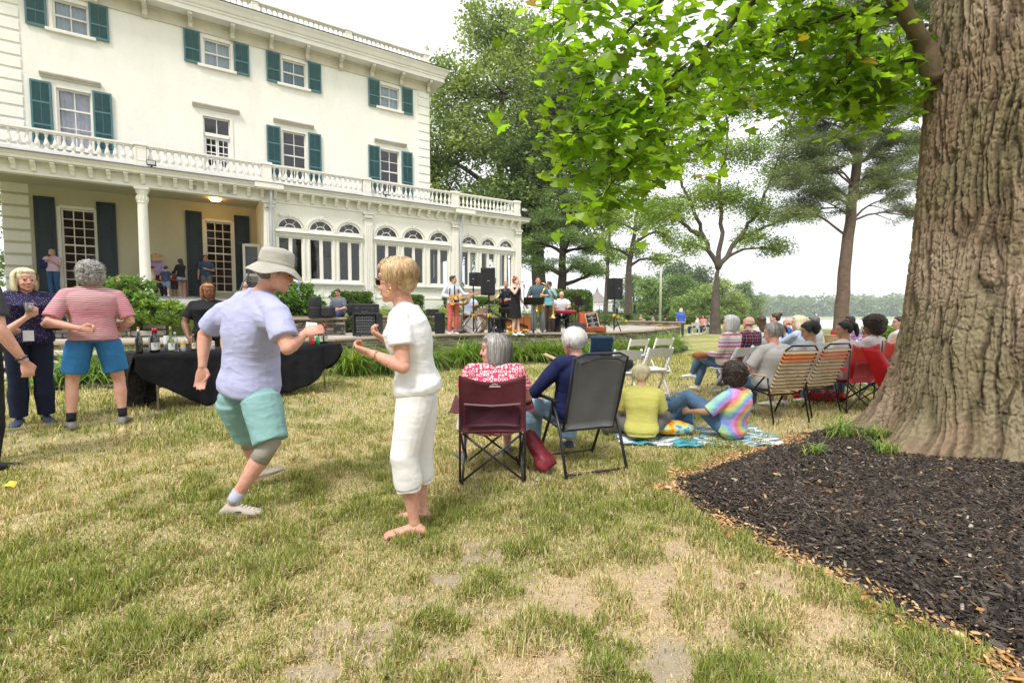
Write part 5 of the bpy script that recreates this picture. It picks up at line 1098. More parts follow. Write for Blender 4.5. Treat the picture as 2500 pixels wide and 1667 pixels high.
def hand(mb, w_, d, n, curl=.5, side=1, thumb=.5, s=1.0):
 """w_ wrist, d finger direction, n palm normal; side +1 puts the thumb on +x of (n x d)"""
 d = unit(d); n = unit(n - d * (n @ d)); x = np.cross(n, d) * side; s = s * 1.0
 P = lambda a, b, c: w_ + (x * a + n * b + d * c) * s
 mb.tube([P(0, 0, -.03), P(0, 0, .005), P(.002, 0, .04), P(.002, 0, .085)], [.027, .030, .041, .040], 12, flat=.0 + .48) if False else None
 a = np.linspace(0, 2 * math.pi, 14, endpoint=False); rr_ = []
 for c, wx, wy in ((-.03, .026, .021), (.0, .027, .019), (.03, .038, .018), (.065, .042, .016), (.092, .040, .012)): rr_.append(P(0, 0, c) + (np.cos(a)[:, None] * x * wx + np.sin(a)[:, None] * n * wy) * s)
 mb.rings(rr_)
 for fx, L in ((.031, .072), (.0105, .080), (-.0105, .074), (-.031, .058)):
  p = P(fx, 0, .088); dd = unit(d + x * fx * 1.6); pts = [P(fx * .9, 0, .06), p]; ang = 0
  for q, fr in enumerate((.44, .31, .25)):
   ang += curl * (.9, 1.1, .8)[q]; p = p + (dd * math.cos(ang) + n * math.sin(ang)) * L * fr * s; pts.append(p)
  mb.tube(pts, [.0095 * s, .0095 * s, .0088 * s, .008 * s, .0065 * s], 8, round_=True)
 t0 = P(.030, .004, .015); t1 = P(.052, .014, .045); t2 = P(.056 - .02 * thumb, .028 + .01 * thumb, .075); t3 = P(.048 - .03 * thumb, .038 + .004 * thumb, .097)
 mb.tube([P(.01, 0, .0), t0, t1, t2, t3], [.014 * s, .0145 * s, .012 * s, .0105 * s, .008 * s], 9, round_=True)
def head_rot(yaw, pitch, roll=0): return rotm(0, 0, yaw) @ rotm(-pitch, 0, 0) @ rotm(0, roll, 0)   # pitch>0 looks down
def head_mesh(mb, c, Rm, s=1.0, fat=0.0, nose=1.0):
 E = lambda p, r, rot=None: mb.ell(c + Rm @ (np.array(p) * s), np.array(r) * s, Rm if rot is None else Rm @ rot, 18, 12)
 E((0, -.012, .035), (.074, .094, .083)); E((0, .030, -.020), (.062 + fat, .062, .070)); E((0, .034, -.060), (.052 + fat, .050 + fat * .5, .044)); E((0, .066, -.088), (.024, .022, .019))
 E((0, .070, .045), (.052, .024, .030)); E((0, .083, .022), (.046, .011, .008)); E((0, .094, -.008), (.010, .016, .024), rotm(R(-16))); E((0, .104, -.024), (.0145 * nose, .014 * nose, .011))
 E((.034, .066, -.028), (.020, .020, .019)); E((-.034, .066, -.028), (.020, .020, .019)); E((0, .083, -.052), (.021, .012, .006)); E((0, .081, -.063), (.019, .012, .007))
 for sx in (-1, 1):
  E((sx * .076, -.008, -.004), (.010, .018, .031), rotm(R(8), 0, sx * R(-22))); E((sx * .072, .0, -.02), (.008, .01, .016))
def strands(name, c, Rm, s, m_, parent, n, style, seed, col=None):
 """locks of hair as narrow tapering ribbons laid over the skull"""
 g_ = np.random.default_rng(seed); V = []; F_ = []; K = 6; N = n; t_ = np.linspace(0, 1, K)
 ph = g_.uniform(0, 2 * math.pi, N); rad = np.array((.088, .103, .092)) * (1 + g_.uniform(-.05, .10, (N, 1)))
 if style in ('curly', 'afro'):
  big = 1.0 if style == 'curly' else 1.5
  d = g_.normal(0, 1, (N, 3)); d /= np.linalg.norm(d, axis=1)[:, None]; k = ~((d[:, 1] > .35) & (d[:, 2] < .35)) & (d[:, 2] > -.75); d = d[k]; N = len(d)
  base = np.array((0, -.018, .04)) + d * np.array((.085, .10, .09)) * (1 + g_.uniform(-.1, .45 * big, (N, 1))); ax = g_.normal(0, 1, (N, 3)); ax /= np.linalg.norm(ax, axis=1)[:, None]; e1 = np.cross(ax, d + .01); e1 /= np.linalg.norm(e1, axis=1)[:, None]; e2 = np.cross(ax, e1)
  r_ = g_.uniform(.006, .015, N)[:, None]; P = []
  for k in range(K + 3):
   a = k * 1.15; p = base + e1 * r_ * math.cos(a) + e2 * r_ * math.sin(a) + ax * k * .0022; P.append(p)
  P = np.stack(P, 1); K2 = K + 3; wd_ = .0026
 else:
  K2 = K; wd_ = .0034
  th0 = g_.uniform(0, .9, N) ** .8; front = np.cos(ph - math.pi / 2)   # 1 = face side
  if style == 'bob': th1 = np.where(front > .45, 1.0, 2.1)
  elif style == 'long': th1 = np.where(front > .45, 1.0, 2.2)
  elif style == 'short': th1 = np.where(front > .4, .98, 1.95)
  else: th1 = np.where(front > .4, .95, 1.8)
  th1 = th1 * g_.uniform(.82, 1.10, N); P = []; tip = g_.normal(0, .0065, (N, 3)); tip[:, 2] -= .002
  lift = {'bob': 1.10, 'long': 1.04, 'short': 1.03, 'pixie': 1.20}.get(style, 1.02)
  for k in range(K):
   u = t_[k]; th = th0 + (th1 - th0) * u; p = np.stack([np.sin(th) * np.cos(ph), np.sin(th) * np.sin(ph), np.cos(th)], 1) * rad * (1 + (lift - 1) * math.sin(math.pi * min(u * .9 + .1, 1)))
   p = p + np.array((0, -.016, .036)) 
   if style in ('bob', 'long'):
    ext = np.where(front < .45, (1 if style == 'bob' else 2.3), 0) * max(0, u - .62) / .38; p[:, 2] -= ext * .085; p[:, :2] *= (1 + .06 * ext[:, None])
   P.append(p + g_.normal(0, .0015, (N, 3)) + tip * u * u)
  P = np.stack(P, 1)
 T = np.gradient(P, axis=1); T /= np.linalg.norm(T, axis=2)[:, :, None] + 1e-9; O = P - np.array((0, -.016, .03)); O /= np.linalg.norm(O, axis=2)[:, :, None]; S = np.cross(T, O); S /= np.linalg.norm(S, axis=2)[:, :, None] + 1e-9
 w_ = wd_ * (1 - np.linspace(0, 1, K2) ** 3 * .8)[None, :, None]; Q = np.stack([P - S * w_, P + S * w_ + O * .0006], 2).reshape(N, K2 * 2, 3)
 q = np.arange(N)[:, None] * K2 * 2; F_ = np.concatenate([q + [k * 2, k * 2 + 1, k * 2 + 3, k * 2 + 2] for k in range(K2 - 1)], 1).reshape(-1, 4)
 Vv = (Q.reshape(-1, 3) * s) @ Rm.T + c; u = g_.random(N) ** 1.2; u = u if style != 'pixie' else np.clip(u * .55 + .75 - .45 * (np.abs(th0) + .5 * (front < .2) * (g_.random(N) < .6)), 0, 1); cc = np.array(col[0]) * (1 - u[:, None]) + np.array(col[1]) * u[:, None]; cc = np.repeat(cc * 1.1, K2 * 2, axis=0)
 return np_mesh(name, Vv, F_, leafmat('hair_lock', .45, .0, .5) if False else HAIRLOCK, cc, parent)
_t = NT('hair_lock'); HAIRLOCK = _t.fin(_t.n('ShaderNodeVertexColor', layer_name='Col').outputs[0], .42, None, 0, .5)
def hair_mesh(mb, style, c, Rm, s):
 E = lambda p, r: mb.ell(c + Rm @ (np.array(p) * s), np.array(r) * s, Rm, 18, 12)
 if style == 'bald': return
 if style == 'fringe': E((0, -.040, -.005), (.080, .068, .040)); return
 E((0, -.022, .050), (.082, .094, .080)); E((0, -.050, .015), (.074, .062, .070))
 if style in ('short', 'pixie'): E((0, .030, .098), (.058, .052, .028)); E((.062, .0, .03), (.018, .035, .034)); E((-.062, .0, .03), (.018, .035, .034))
 if style == 'pixie': E((0, -.026, .078), (.092, .110, .076)); E((0, .052, .090), (.070, .046, .038)); E((0, -.080, .03), (.078, .052, .085)); E((0, -.070, -.02), (.056, .036, .045))
 if style == 'bob':
  E((0, -.03, .05), (.096, .104, .086)); E((0, -.062, -.035), (.085, .055, .085)); E((.080, -.018, -.03), (.026, .052, .080)); E((-.080, -.018, -.03), (.026, .052, .080)); E((0, .030, .098), (.066, .056, .030))
 if style == 'long':
  E((0, -.03, .05), (.090, .098, .084)); E((0, -.075, -.06), (.080, .045, .14)); E((0, -.09, -.17), (.070, .035, .10)); E((.074, -.02, -.03), (.022, .045, .07)); E((-.074, -.02, -.03), (.022, .045, .07)); E((0, .028, .096), (.060, .05, .026))
 if style == 'tail': E((0, -.13, .055), (.036, .045, .050)); E((0, -.15, -.01), (.03, .032, .09)); E((0, .026, .094), (.060, .05, .022))
 if style == 'bun': E((0, -.105, .10), (.045, .045, .042)); E((0, .026, .094), (.060, .05, .022))
 if style == 'topbun': E((-.0, -.03, .155), (.036, .036, .034)); E((0, .026, .094), (.060, .05, .022))
 if style == 'curly': E((0, -.03, .06), (.110, .115, .100)); E((0, -.055, -.01), (.108, .085, .095)); E((.07, -.01, .0), (.045, .06, .08)); E((-.07, -.01, .0), (.045, .06, .08))
 if style == 'afro': E((0, -.04, .07), (.150, .145, .130)); E((0, -.06, .0), (.145, .115, .12))
def shoe(mb, an, toe, s=1.0, L=.26, hgt=.075, lift=0):
 """an ankle joint; sole on the ground below"""
 f = unit(np.array((toe[0], toe[1], 0.0))); r = np.array((f[1], -f[0], 0)); u = v3(0, 0, 1); tl = toe[2]
 if abs(tl) > .01: f2 = unit(f + u * tl); u = np.cross(r, f2); u = u if u[2] > 0 else -u; f = f2
 base = an - u * .085 * s; a = np.linspace(0, 2 * math.pi, 16, endpoint=False); rs = []
 for q, w_, h in ((-.075, .018, .03), (-.068, .032, .05), (-.03, .036, .088), (.02, .036, .086), (.07, .042, .066), (.12, .047, .050), (.16, .043, .040), (.185, .028, .030), (.195, .012, .02)):
  c = base + f * q * s; rs.append(np.array([c + r * math.cos(t) * w_ * s + u * max(0, (.5 + .5 * math.sin(t))) ** .8 * h * s for t in a]))
 mb.rings(rs)
def bare_foot(mb, an, toe, s=1.0):
 shoe(mb, an, toe, s * .96); f = unit(np.array((toe[0], toe[1], 0.0))); r = np.array((f[1], -f[0], 0)); base = an - v3(0, 0, .075) * s
 for k in range(5): mb.ell(base + f * (.175 - abs(k - 1) * .010) * s + r * (-.032 + k * .016) * s, (.009 * s, .009 * s, .009 * s) if k else (.013 * s, .013 * s, .012 * s), None, 8, 6)
NP = [0]
def person(label, loc, rz, J, skin='fair', bw=1.0, sc=1.0, hair=('short', 'brown'), look=(0, 0, 0), top=None, bottom=None, shoes=None, vox=.013, belly=0, bust=0, group=None, curl=(.5, .5), hands=None, head_s=1.0, det=False, sleeves=.55, legs=1.95, dress=None, socks=None, hipw=1.0, loose=.014, hem=-.10, fat=0, lap=False, extra=None, cat='person', strand=0, legfl=None, faceparts=True, legw=1.0):
 NP[0] += 1; seed = 1000 + NP[0]
 t_ = thing('person', label, cat, loc, rz, group); t_.scale = (sc, sc, sc); sk = skin_mat('skin_' + skin, SKIN[skin])
 b = MB(); Rm = head_rot(*look); hc = J['head']
 torso(b, J, bw, 0, -.14, 1.08, belly * .8, bust * .7, hipw=hipw)
 b.tube([J['neck'] - unit(J['neck'] - J['chest']) * .05, lerp(J['neck'], hc, .5) , hc + Rm @ v3(0, -.02, -.03)], [.068, .054 + fat * .5, .052], 14)
 head_mesh(b, hc, Rm, head_s, fat)
 traps(b, J, bw, 0)
 for k, sg in (('R', 1), ('L', -1)):
  b.ell(J['sh' + k], .054 * bw); arm(b, J, k, bw ** .7, 0, 0, 2); leg(b, J, k, bw ** .6, 0, 0, 2); b.ell(J['kn' + k], .054 * bw ** .5); b.ell(J['el' + k], .040 * bw ** .5)
  d = unit(J['wr' + k] - J['el' + k]); hd = (hands or {}).get(k)
  hdir, hn = hd if hd else (d, np.cross(d, v3(0, 0, 1)) * (-sg) if abs(d[2]) < .8 else v3(-sg, 0, 0))
  x = np.cross(unit(hn), unit(hdir)); want = v3(0, .6, .8); side = 1 if x @ want > 0 else -1
  hand(b, J['wr' + k], np.array(hdir, float), np.array(hn, float), curl[0 if k == 'R' else 1], side, .6, 1.0)
  if shoes is None: bare_foot(b, J['an' + k], J['toe' + k])
 body = b.build('body', sk, t_, remesh=vox, sm=3)
 cl = MB()
 if top is not None:
  mt, long_ = top, sleeves
  cl = MB(); torso(cl, J, bw, loose, hem, 1.0, belly, bust, flare=.012, hipw=1 + (hipw - 1) * .6)
  traps(cl, J, bw, loose * .75)
  for k in 'RL':
   cl.ell(J['sh' + k], .052 * bw + loose * .8)
   if long_ > 0: arm(cl, J, k, bw ** .7, loose * (.9 if long_ < 1.2 else .7), 0, long_, fl=.014 if long_ < 1.2 else .002)
  o = cl.build('shirt', mt, t_, remesh=max(vox, .010), sm=2)
  if det:
   u = unit(J['neck'] - J['chest']); Fz = frame_z(u, J['shR'] - J['shL']); c_ = lerp(J['chest'], J['neck'], .96); m = MB(); m.tube([c_ + Fz @ v3(.080 * math.cos(a), .078 * math.sin(a), -.012 * abs(math.cos(a))) for a in np.linspace(0, 6.283, 28)], .008, 8); m.build('collar', mt, o, smooth=True)
  if det:
   tx = bpy.data.textures.get('folds') or bpy.data.textures.new('folds', 'CLOUDS'); tx.noise_scale = .16; dm = o.modifiers.new('d', 'DISPLACE'); dm.texture = tx; dm.strength = .010; dm.mid_level = .5
 if dress is not None:
  mt, z1, fl = dress; cl = MB(); torso(cl, J, bw, .012, .0, .93, belly, bust)
  for k in 'RL': cl.ell(J['sh' + k], .05 * bw)
  a = np.linspace(0, 2 * math.pi, 28, endpoint=False); rs = []
  for q, z in enumerate(np.linspace(J['pel'][2] + .08, z1, 6)): w_ = .172 * bw + fl * q / 5; rs.append(np.stack([J['pel'][0] + (w_ + .012 * math.sin(q)) * np.cos(a) * (1 + .03 * q / 5 * np.sin(7 * a)), J['pel'][1] + w_ * .72 * np.sin(a) * (1 + .04 * q / 5 * np.cos(6 * a)), np.full(28, z)], 1))
  cl.rings(rs); cl.build('dress', mt, t_, remesh=vox * .8, sm=2)
 if bottom is not None:
  cl = MB(); torso(cl, J, bw, .006, -.14, .10, belly * .6, 0, hipw=hipw); fl = legfl if legfl is not None else (.030 if legs < 1.1 else (.012 if legs < 1.8 else .010))
  for k in 'RL':
   cl.ell(lerp(J['hip' + k], J['kn' + k], .02), .090 * bw ** .8 * legw ** .5); leg(cl, J, k, bw ** .6 * legw, .013 if legs > 1.1 else .018, 0, legs, fl=fl)
   if legs > 1.0: cl.ell(J['kn' + k], .064 * bw ** .5)
  if lap: cl.ell((J['knR'] + J['hipR'] + J['knL'] + J['hipL']) / 4 - v3(0, 0, .0), (.13, .2, .05))
  o = cl.build('trousers' if legs > 1.2 else 'shorts', bottom, t_, remesh=max(vox, .010), sm=2)
  if det: tx = bpy.data.textures.get('folds'); dm = o.modifiers.new('d', 'DISPLACE'); dm.texture = tx; dm.strength = .009; dm.mid_level = .5
 if shoes is not None:
  for k in 'RL': m = MB(); shoe(m, J['an' + k], J['toe' + k], 1.03); o = m.build('shoe', shoes, t_, smooth=True)
 if socks is not None:
  for k in 'RL': m = MB(); leg(m, J, k, 1, .007, 1.78, 2.0); m.build('sock', socks, t_, smooth=True)
 st, hcname = hair
 if st != 'bald':
  h = MB(); hair_mesh(h, st, hc, Rm, head_s); o = h.build('hair', hair_mat('hair_' + hcname, *HAIR[hcname]), t_, remesh=max(.006, vox * .6), sm=2)
  if st in ('curly', 'afro'):
   tx = bpy.data.textures.get('curls') or bpy.data.textures.new('curls', 'CLOUDS'); tx.noise_scale = .022; dm = o.modifiers.new('d', 'DISPLACE'); dm.texture = tx; dm.strength = .035; dm.mid_level = .4
  if strand: strands('hair_locks', hc, Rm, head_s, None, o, strand, st, seed, HAIR[hcname])
 if faceparts and vox < .02:
  e = MB(); 
  for sx in (-1, 1): e.ell(hc + Rm @ (v3(sx * .030, .079, .005) * head_s), (.0115, .0075, .0055), Rm, 10, 8)
  e.build('eyes', flat('eye_dark', (.035, .025, .02), .25), t_, smooth=True)
  e = MB(); e.ell(hc + Rm @ (v3(0, .0935, -.0585) * head_s), (.019, .0045, .0042), Rm, 10, 8); e.build('lips', flat('lips_' + skin, tuple(np.array(SKIN[skin]) * (.85, .5, .5)), .4), t_, smooth=True)
  if hcname not in ('white',):
   e = MB()
   for sx in (-1, 1): e.ell(hc + Rm @ (v3(sx * .030, .0905, .024) * head_s), (.017, .004, .0035), Rm, 10, 6)
   e.build('eyebrows', hair_mat('hair_' + hcname, *HAIR[hcname]), t_, smooth=True)
 if extra: extra(t_, J, Rm, hc)
 return t_
def glasses(t_, hc, Rm, m_frame, m_lens, s=1.0):
 e = MB()
 for sx in (-1, 1): e.box(hc + Rm @ v3(sx * .030, .103, .008), (.046, .005, .036), Rm, bev=.002)
 o = e.build('sunglasses_lens', m_lens, t_); e = MB()
 for sx in (-1, 1): e.box(hc + Rm @ v3(sx * .030, .101, .027), (.052, .007, .008), Rm); e.tube([hc + Rm @ v3(sx * .056, .100, .022), hc + Rm @ v3(sx * .080, .04, .018), hc + Rm @ v3(sx * .084, -.02, .006)], .0038, 6)
 e.box(hc + Rm @ v3(0, .105, .020), (.02, .006, .006), Rm); e.build('glasses_frame', m_frame, t_)
# patterned fabrics ---------------------------------------------------------------------------------------------
def stripe_cloth(name, ca, cb, freq, duty=.5, axis=2, more=None):
 t = NT(name); s = t.sep(); v = s[axis]
 v = t.math('ADD', v, t.math('MULTIPLY', t.noise(4, 2), .03)); fr = t.math('FRACT', t.math('MULTIPLY', v, freq)); f = t.math('GREATER_THAN', fr, duty); c = t.mix(f, ca, cb)
 if more:
  for lo, hi, col in more: c = t.mix(t.math('MULTIPLY', t.math('GREATER_THAN', s[axis], lo), t.math('LESS_THAN', s[axis], hi)), c, col)
 return t.fin(c, .85, folds(t), 0, .2)
def plaid_cloth(name, base, c1, c2, f=9):
 t = NT(name); s = t.sep(); c = base
 for ax, col, ph, dty in ((0, c1, 0, .16), (2, c1, .1, .16), (0, c2, .5, .07), (2, c2, .6, .07)):
  fr = t.math('FRACT', t.math('ADD', t.math('MULTIPLY', s[ax], f), ph)); c = t.mix(t.math('MULTIPLY', t.math('LESS_THAN', fr, dty), .7), c, col)
 return t.fin(c, .85, folds(t), 0, .2)
def dot_cloth(name, base, ring, sc=28, fill=None):
 t = NT(name); vo = t.n('ShaderNodeTexVoronoi', _Vector=t.coord(), _Scale=sc, _Randomness=.35); c = t.ramp(vo.outputs['Distance'], [(0, ring), (.22, ring), (.26, base), (.42, base), (.47, ring if fill is None else fill), (.56, ring if fill is None else fill)], 'CONSTANT'); return t.fin(c, .85, folds(t), 0, .2)
def speck_cloth(name, base, cols, sc=60):
 t = NT(name); vo = t.n('ShaderNodeTexVoronoi', _Vector=t.coord(), _Scale=sc); m_ = t.ramp(vo.outputs['Distance'], [(0, (1, 1, 1)), (.20, (1, 1, 1)), (.24, (0, 0, 0))], 'CONSTANT')
 pick = t.ramp(t.n('ShaderNodeSeparateXYZ', _0=vo.outputs['Color']).outputs[0], [(k / len(cols), c) for k, c in enumerate(cols)], 'CONSTANT'); return t.fin(t.mix(m_, base, pick), .85, folds(t), 0, .2)
def tiedye(name, cx, cz, cols, turns=1.3):
 t = NT(name); s = t.sep(); x = t.math('SUBTRACT', s[0], cx); z = t.math('SUBTRACT', s[2], cz); r = t.math('SQRT', t.math('ADD', t.math('MULTIPLY', x, x), t.math('MULTIPLY', z, z)))
 th = t.math('DIVIDE', t.math('ARCTAN2', z, x), 6.2832); wv = t.math('MULTIPLY', t.noise(18, 3), .25); f = t.math('FRACT', t.math('ADD', t.math('ADD', th, t.math('MULTIPLY', r, 4.6 * turns)), t.math('ADD', wv, 2.0)))
 n = len(cols); c = t.ramp(f, [(k / n, q) for k, q in enumerate(cols)] + [(1, cols[0])]); return t.fin(c, .85, folds(t), 0, .2)
# ------------------------------------------------------------------ the two dancers in front
C_ = cloth
SHOE_T = C_('beige_suede_shoe', (.42, .37, .31), .9); SHOE_W = flat('white_shoe', (.75, .74, .72), .6); SHOE_K = flat('black_shoe', (.02, .02, .022), .5); SHOE_N = flat('navy_shoe', (.03, .05, .10), .6); SHOE_G = flat('grey_shoe', (.16, .15, .14), .7)
DENIM = C_('blue_denim', (.085, .16, .27), .85, .2); DENIMD = C_('dark_denim', (.025, .045, .09), .85, .2); DENIML = C_('light_denim', (.22, .34, .46), .85, .15)
B = v3(-1.88, 3.25, gz(-1.88, 3.25))
w = lambda px, py, d: W(px, py, d) - B
J = dict(pel=w(606, 945, 3.33), chest=w(612, 812, 3.30), neck=w(641, 712, 3.27), head=w(672, 668, 3.25),
         shR=w(677, 768, 3.07), shL=w(546, 764, 3.45), elR=w(702, 850, 2.98), elL=w(500, 815, 3.52), wrR=w(744, 815, 3.12), wrL=w(494, 898, 3.45),
         hipR=w(636, 972, 3.24), hipL=w(572, 972, 3.42), knR=w(662, 1078, 3.16), knL=w(608, 1062, 3.58), anR=w(566, 1246, 3.08), anL=w(624, 1160, 3.66), toeR=v3(1, .12, 0), toeL=v3(1, .1, .42))
J['anR'][2] = .10; J['anL'][2] = .13
LAV = C_('lavender_jersey', (.42, .43, .66), .9, .06, 1.4, .03); MINT = C_('mint_cotton', (.23, .41, .41), .85, .08, 1.4, .03)
def man_extra(t_, J, Rm, hc):
 m = MB(); H = Rm @ rotm(R(4)); c = hc + Rm @ v3(0, -.008, .052); a = np.linspace(0, 2 * math.pi, 40, endpoint=False); rs = []
 for rr_, z, wv in ((.164, -.060, .013), (.154, -.046, .011), (.124, -.014, .004), (.104, .004, 0), (.101, .03, .002), (.099, .075, .003), (.090, .104, .003), (.068, .116, .002), (.03, .119, 0)):
  rs.append(c + np.stack([rr_ * .94 * np.cos(a), rr_ * 1.10 * np.sin(a), z + wv * np.sin(3 * a + .5) + wv * .6 * np.sin(5 * a)], 1) @ H.T)
 m.rings(rs, cap=False); m.rings([r_ + H @ v3(0, 0, -.003) for r_ in rs[:4]][::-1], cap=False); m.add(rs[-1], [tuple(range(40))]); o = m.build('bucket_hat', C_('khaki_hat', (.42, .40, .355), .9, .12, 1.3), t_, smooth=True)
 m = MB()
 for r_, z in ((.1045, .008), (.103, .016)): m.tube([c + H @ v3(r_ * .94 * math.cos(q), r_ * 1.1 * math.sin(q), z) for q in np.linspace(0, 2 * math.pi, 30)], .0018, 4)
 m.build('hat_band', C_('khaki_hat', (.44, .41, .34)), o)
 m = MB(); p0 = c + H @ v3(-.02, -.118, .018); m.ell(p0, (.016, .012, .008), H); m.box(p0 + v3(-.012, -.002, .004), (.02, .014, .012), bev=.003)
 m.build('cord_lock', M_BLACKP, o, smooth=True)
 m = MB(); q0 = c + H @ v3(-.02, -.125, -.03); m.tube([q0, q0 + v3(-.02, -.03, -.05), q0 + v3(-.05, -.05, -.11), q0 + v3(-.075, -.05, -.165)], [.0035, .0045, .0045, .003], 6); m.build('chin_cord', flat('grey_cord', (.18, .19, .22), .8), o)
 for k in 'RL':
  m = MB(); leg(m, J, k, 1.12 ** .6, .008, .72, 1.30); m.build('knee_support', C_('grey_elastic', (.36, .33, .30), .9), t_, smooth=True)
 for k in 'RL':
  m = MB(); leg(m, J, k, 1, .009, 1.80, 1.97); m.build('sock', C_('lilac_sock', (.40, .42, .52)), t_, smooth=True)
 f = v3(1, .12, 0); f /= np.linalg.norm(f)
 for kk, toe in (('R', J['toeR']), ('L', J['toeL'])):
  m = MB(); ff = unit(toe); r = unit(v3(ff[1], -ff[0], 0)); u = np.cross(r, ff); u = u if u[2] > 0 else -u; b0 = J['an' + kk] - u * .085
  for q in range(5): m.tube([b0 + ff * (.04 + .022 * q) + u * (.083 - .010 * q) - r * .022, b0 + ff * (.05 + .022 * q) + u * (.090 - .010 * q), b0 + ff * (.04 + .022 * q) + u * (.083 - .010 * q) + r * .022], .0028, 5)
  m.build('shoelace', SHOE_W, t_)
  m = MB(); a_ = np.linspace(0, 2 * math.pi, 20, endpoint=False); pts_ = [b0 + ff * (.058 + .132 * math.cos(t)) + r * .044 * math.sin(t) * (1 + .1 * math.cos(t)) for t in a_]; m.rings([np.array(pts_) + u * .004, np.array(pts_) * 1 + u * .020]); m.build('shoe_sole', flat('gum_sole', (.30, .22, .14), .8), t_)
 m = MB(); m.box(J['anR'] - v3(0, 0, .085) + f * .065 + v3(0, -.0475, .045), (.034, .003, .009), rotm(0, 0, .12)); m.build('shoe_badge', flat('dark_badge', (.08, .08, .10)), t_)
person('man in a lavender T-shirt, mint shorts, bucket hat and knee supports, dancing', B, 0, J, 'ruddy', 1.20, 1, ('short', 'darkgrey'), (R(-62), R(14), 0), LAV, MINT, SHOE_T, .0072, belly=.035, loose=.022, hem=-.13, legw=1.12, legs=1.0, legfl=.030, head_s=1.08, det=True, sleeves=.72,
       hands={'R': (v3(.75, .25, .28), v3(-.1, .85, -.4)), 'L': (v3(-.12, -.05, -1), v3(.25, -1, .1))}, curl=(.75, .22), extra=man_extra, hipw=1.02, fat=.004, strand=0)
m = MB(); cc = W(760, 795, 3.16); m.box(cc, (.066, .003, .045), rotm(R(-20), R(6), R(14))); tag(m.build('drink_ticket', flat('white_card', (.82, .82, .84), .5)), 'small white card held up in the dancing man\'s raised hand', 'card')
B = v3(-.62, 2.9, 0.0)
w = lambda px, py, d: W(px, py, d) - B
J = dict(pel=w(1020, 942, 2.93), chest=w(1002, 832, 2.90), neck=w(990, 748, 2.89), head=w(966, 691, 2.87),
         shL=w(975, 776, 2.74), shR=w(985, 776, 3.05), elL=w(984, 896, 2.68), elR=w(985, 880, 3.13), wrL=w(906, 862, 2.72), wrR=w(940, 830, 3.02),
         hipL=w(1016, 962, 2.85), hipR=w(1026, 962, 3.02), knL=w(986, 1112, 2.80), knR=w(1026, 1108, 3.04), anL=w(1012, 1274, 2.84), anR=w(1030, 1245, 3.05), toeL=v3(-1, -.12, 0), toeR=v3(-1, .15, 0))
J['anL'][2] = .078; J['anR'][2] = .078
WH = C_('white_jersey', (.80, .80, .82), .9, .03, 1.3, .03); WHP = C_('white_linen', (.76, .75, .75), .9, .04, .6, .03)
def woman_extra(t_, J, Rm, hc):
 glasses(t_, hc, Rm, flat('tortoise_frame', (.16, .09, .10), .3, var=.5, nsc=60), flat('amber_lens', (.10, .08, .02), .08, spec=.8))
 gold = flat('gold', (.8, .5, .15), .25, 1.0)
 m = MB(); c = hc + Rm @ v3(.084, -.004, -.048); m.tube([c + Rm @ v3(0, .012 * math.cos(q), .014 * math.sin(q)) for q in np.linspace(0, 6.283, 14)], .0026, 6); c = hc + Rm @ v3(-.084, -.004, -.048); m.tube([c + Rm @ v3(0, .012 * math.cos(q), .014 * math.sin(q)) for q in np.linspace(0, 6.283, 14)], .0026, 6); m.build('hoop_earring', gold, t_, smooth=True)
 m = MB(); d = unit(J['wrL'] - J['elL']); Fz = frame_z(d)
 for q in (-.035, -.042): m.tube([J['wrL'] + d * q + Fz @ v3(.030 * math.cos(a), .030 * math.sin(a), .006 * math.sin(a)) for a in np.linspace(0, 6.283, 20)], .0016, 5)
 m.build('bracelet', gold, t_)
 for k in 'LR':   # rolled cuffs
  m = MB(); A, C = J['kn' + k], J['an' + k]; d = unit(C - A); Fz = frame_z(d)
  for q in range(4): c = lerp(A, C, .34 + .045 * q); m.tube([c + Fz @ v3((.072 - .002 * q) * math.cos(a), (.072 - .002 * q) * math.sin(a), .006 * math.sin(3 * a + q)) for a in np.linspace(0, 6.283, 22)], .010, 8)
  m.build('rolled_cuff', WHP, t_, smooth=True)
person('barefoot woman with short blonde hair in white top and rolled white trousers, dancing', B, 0, J, 'ruddy', .97, 1, ('pixie', 'sandy'), (R(76), R(2), 0), WH, WHP, None, .0068, bust=.03, loose=.018, hem=-.12, legs=1.45, legfl=.012, det=True, sleeves=.58,
       hands={'L': (v3(-.9, .1, .25), v3(.15, .5, .8)), 'R': (v3(-.75, -.25, .55), v3(.3, .3, .85))}, curl=(.95, 1.0), extra=woman_extra, strand=3400, legw=1.2, hipw=1.16, head_s=1.06)
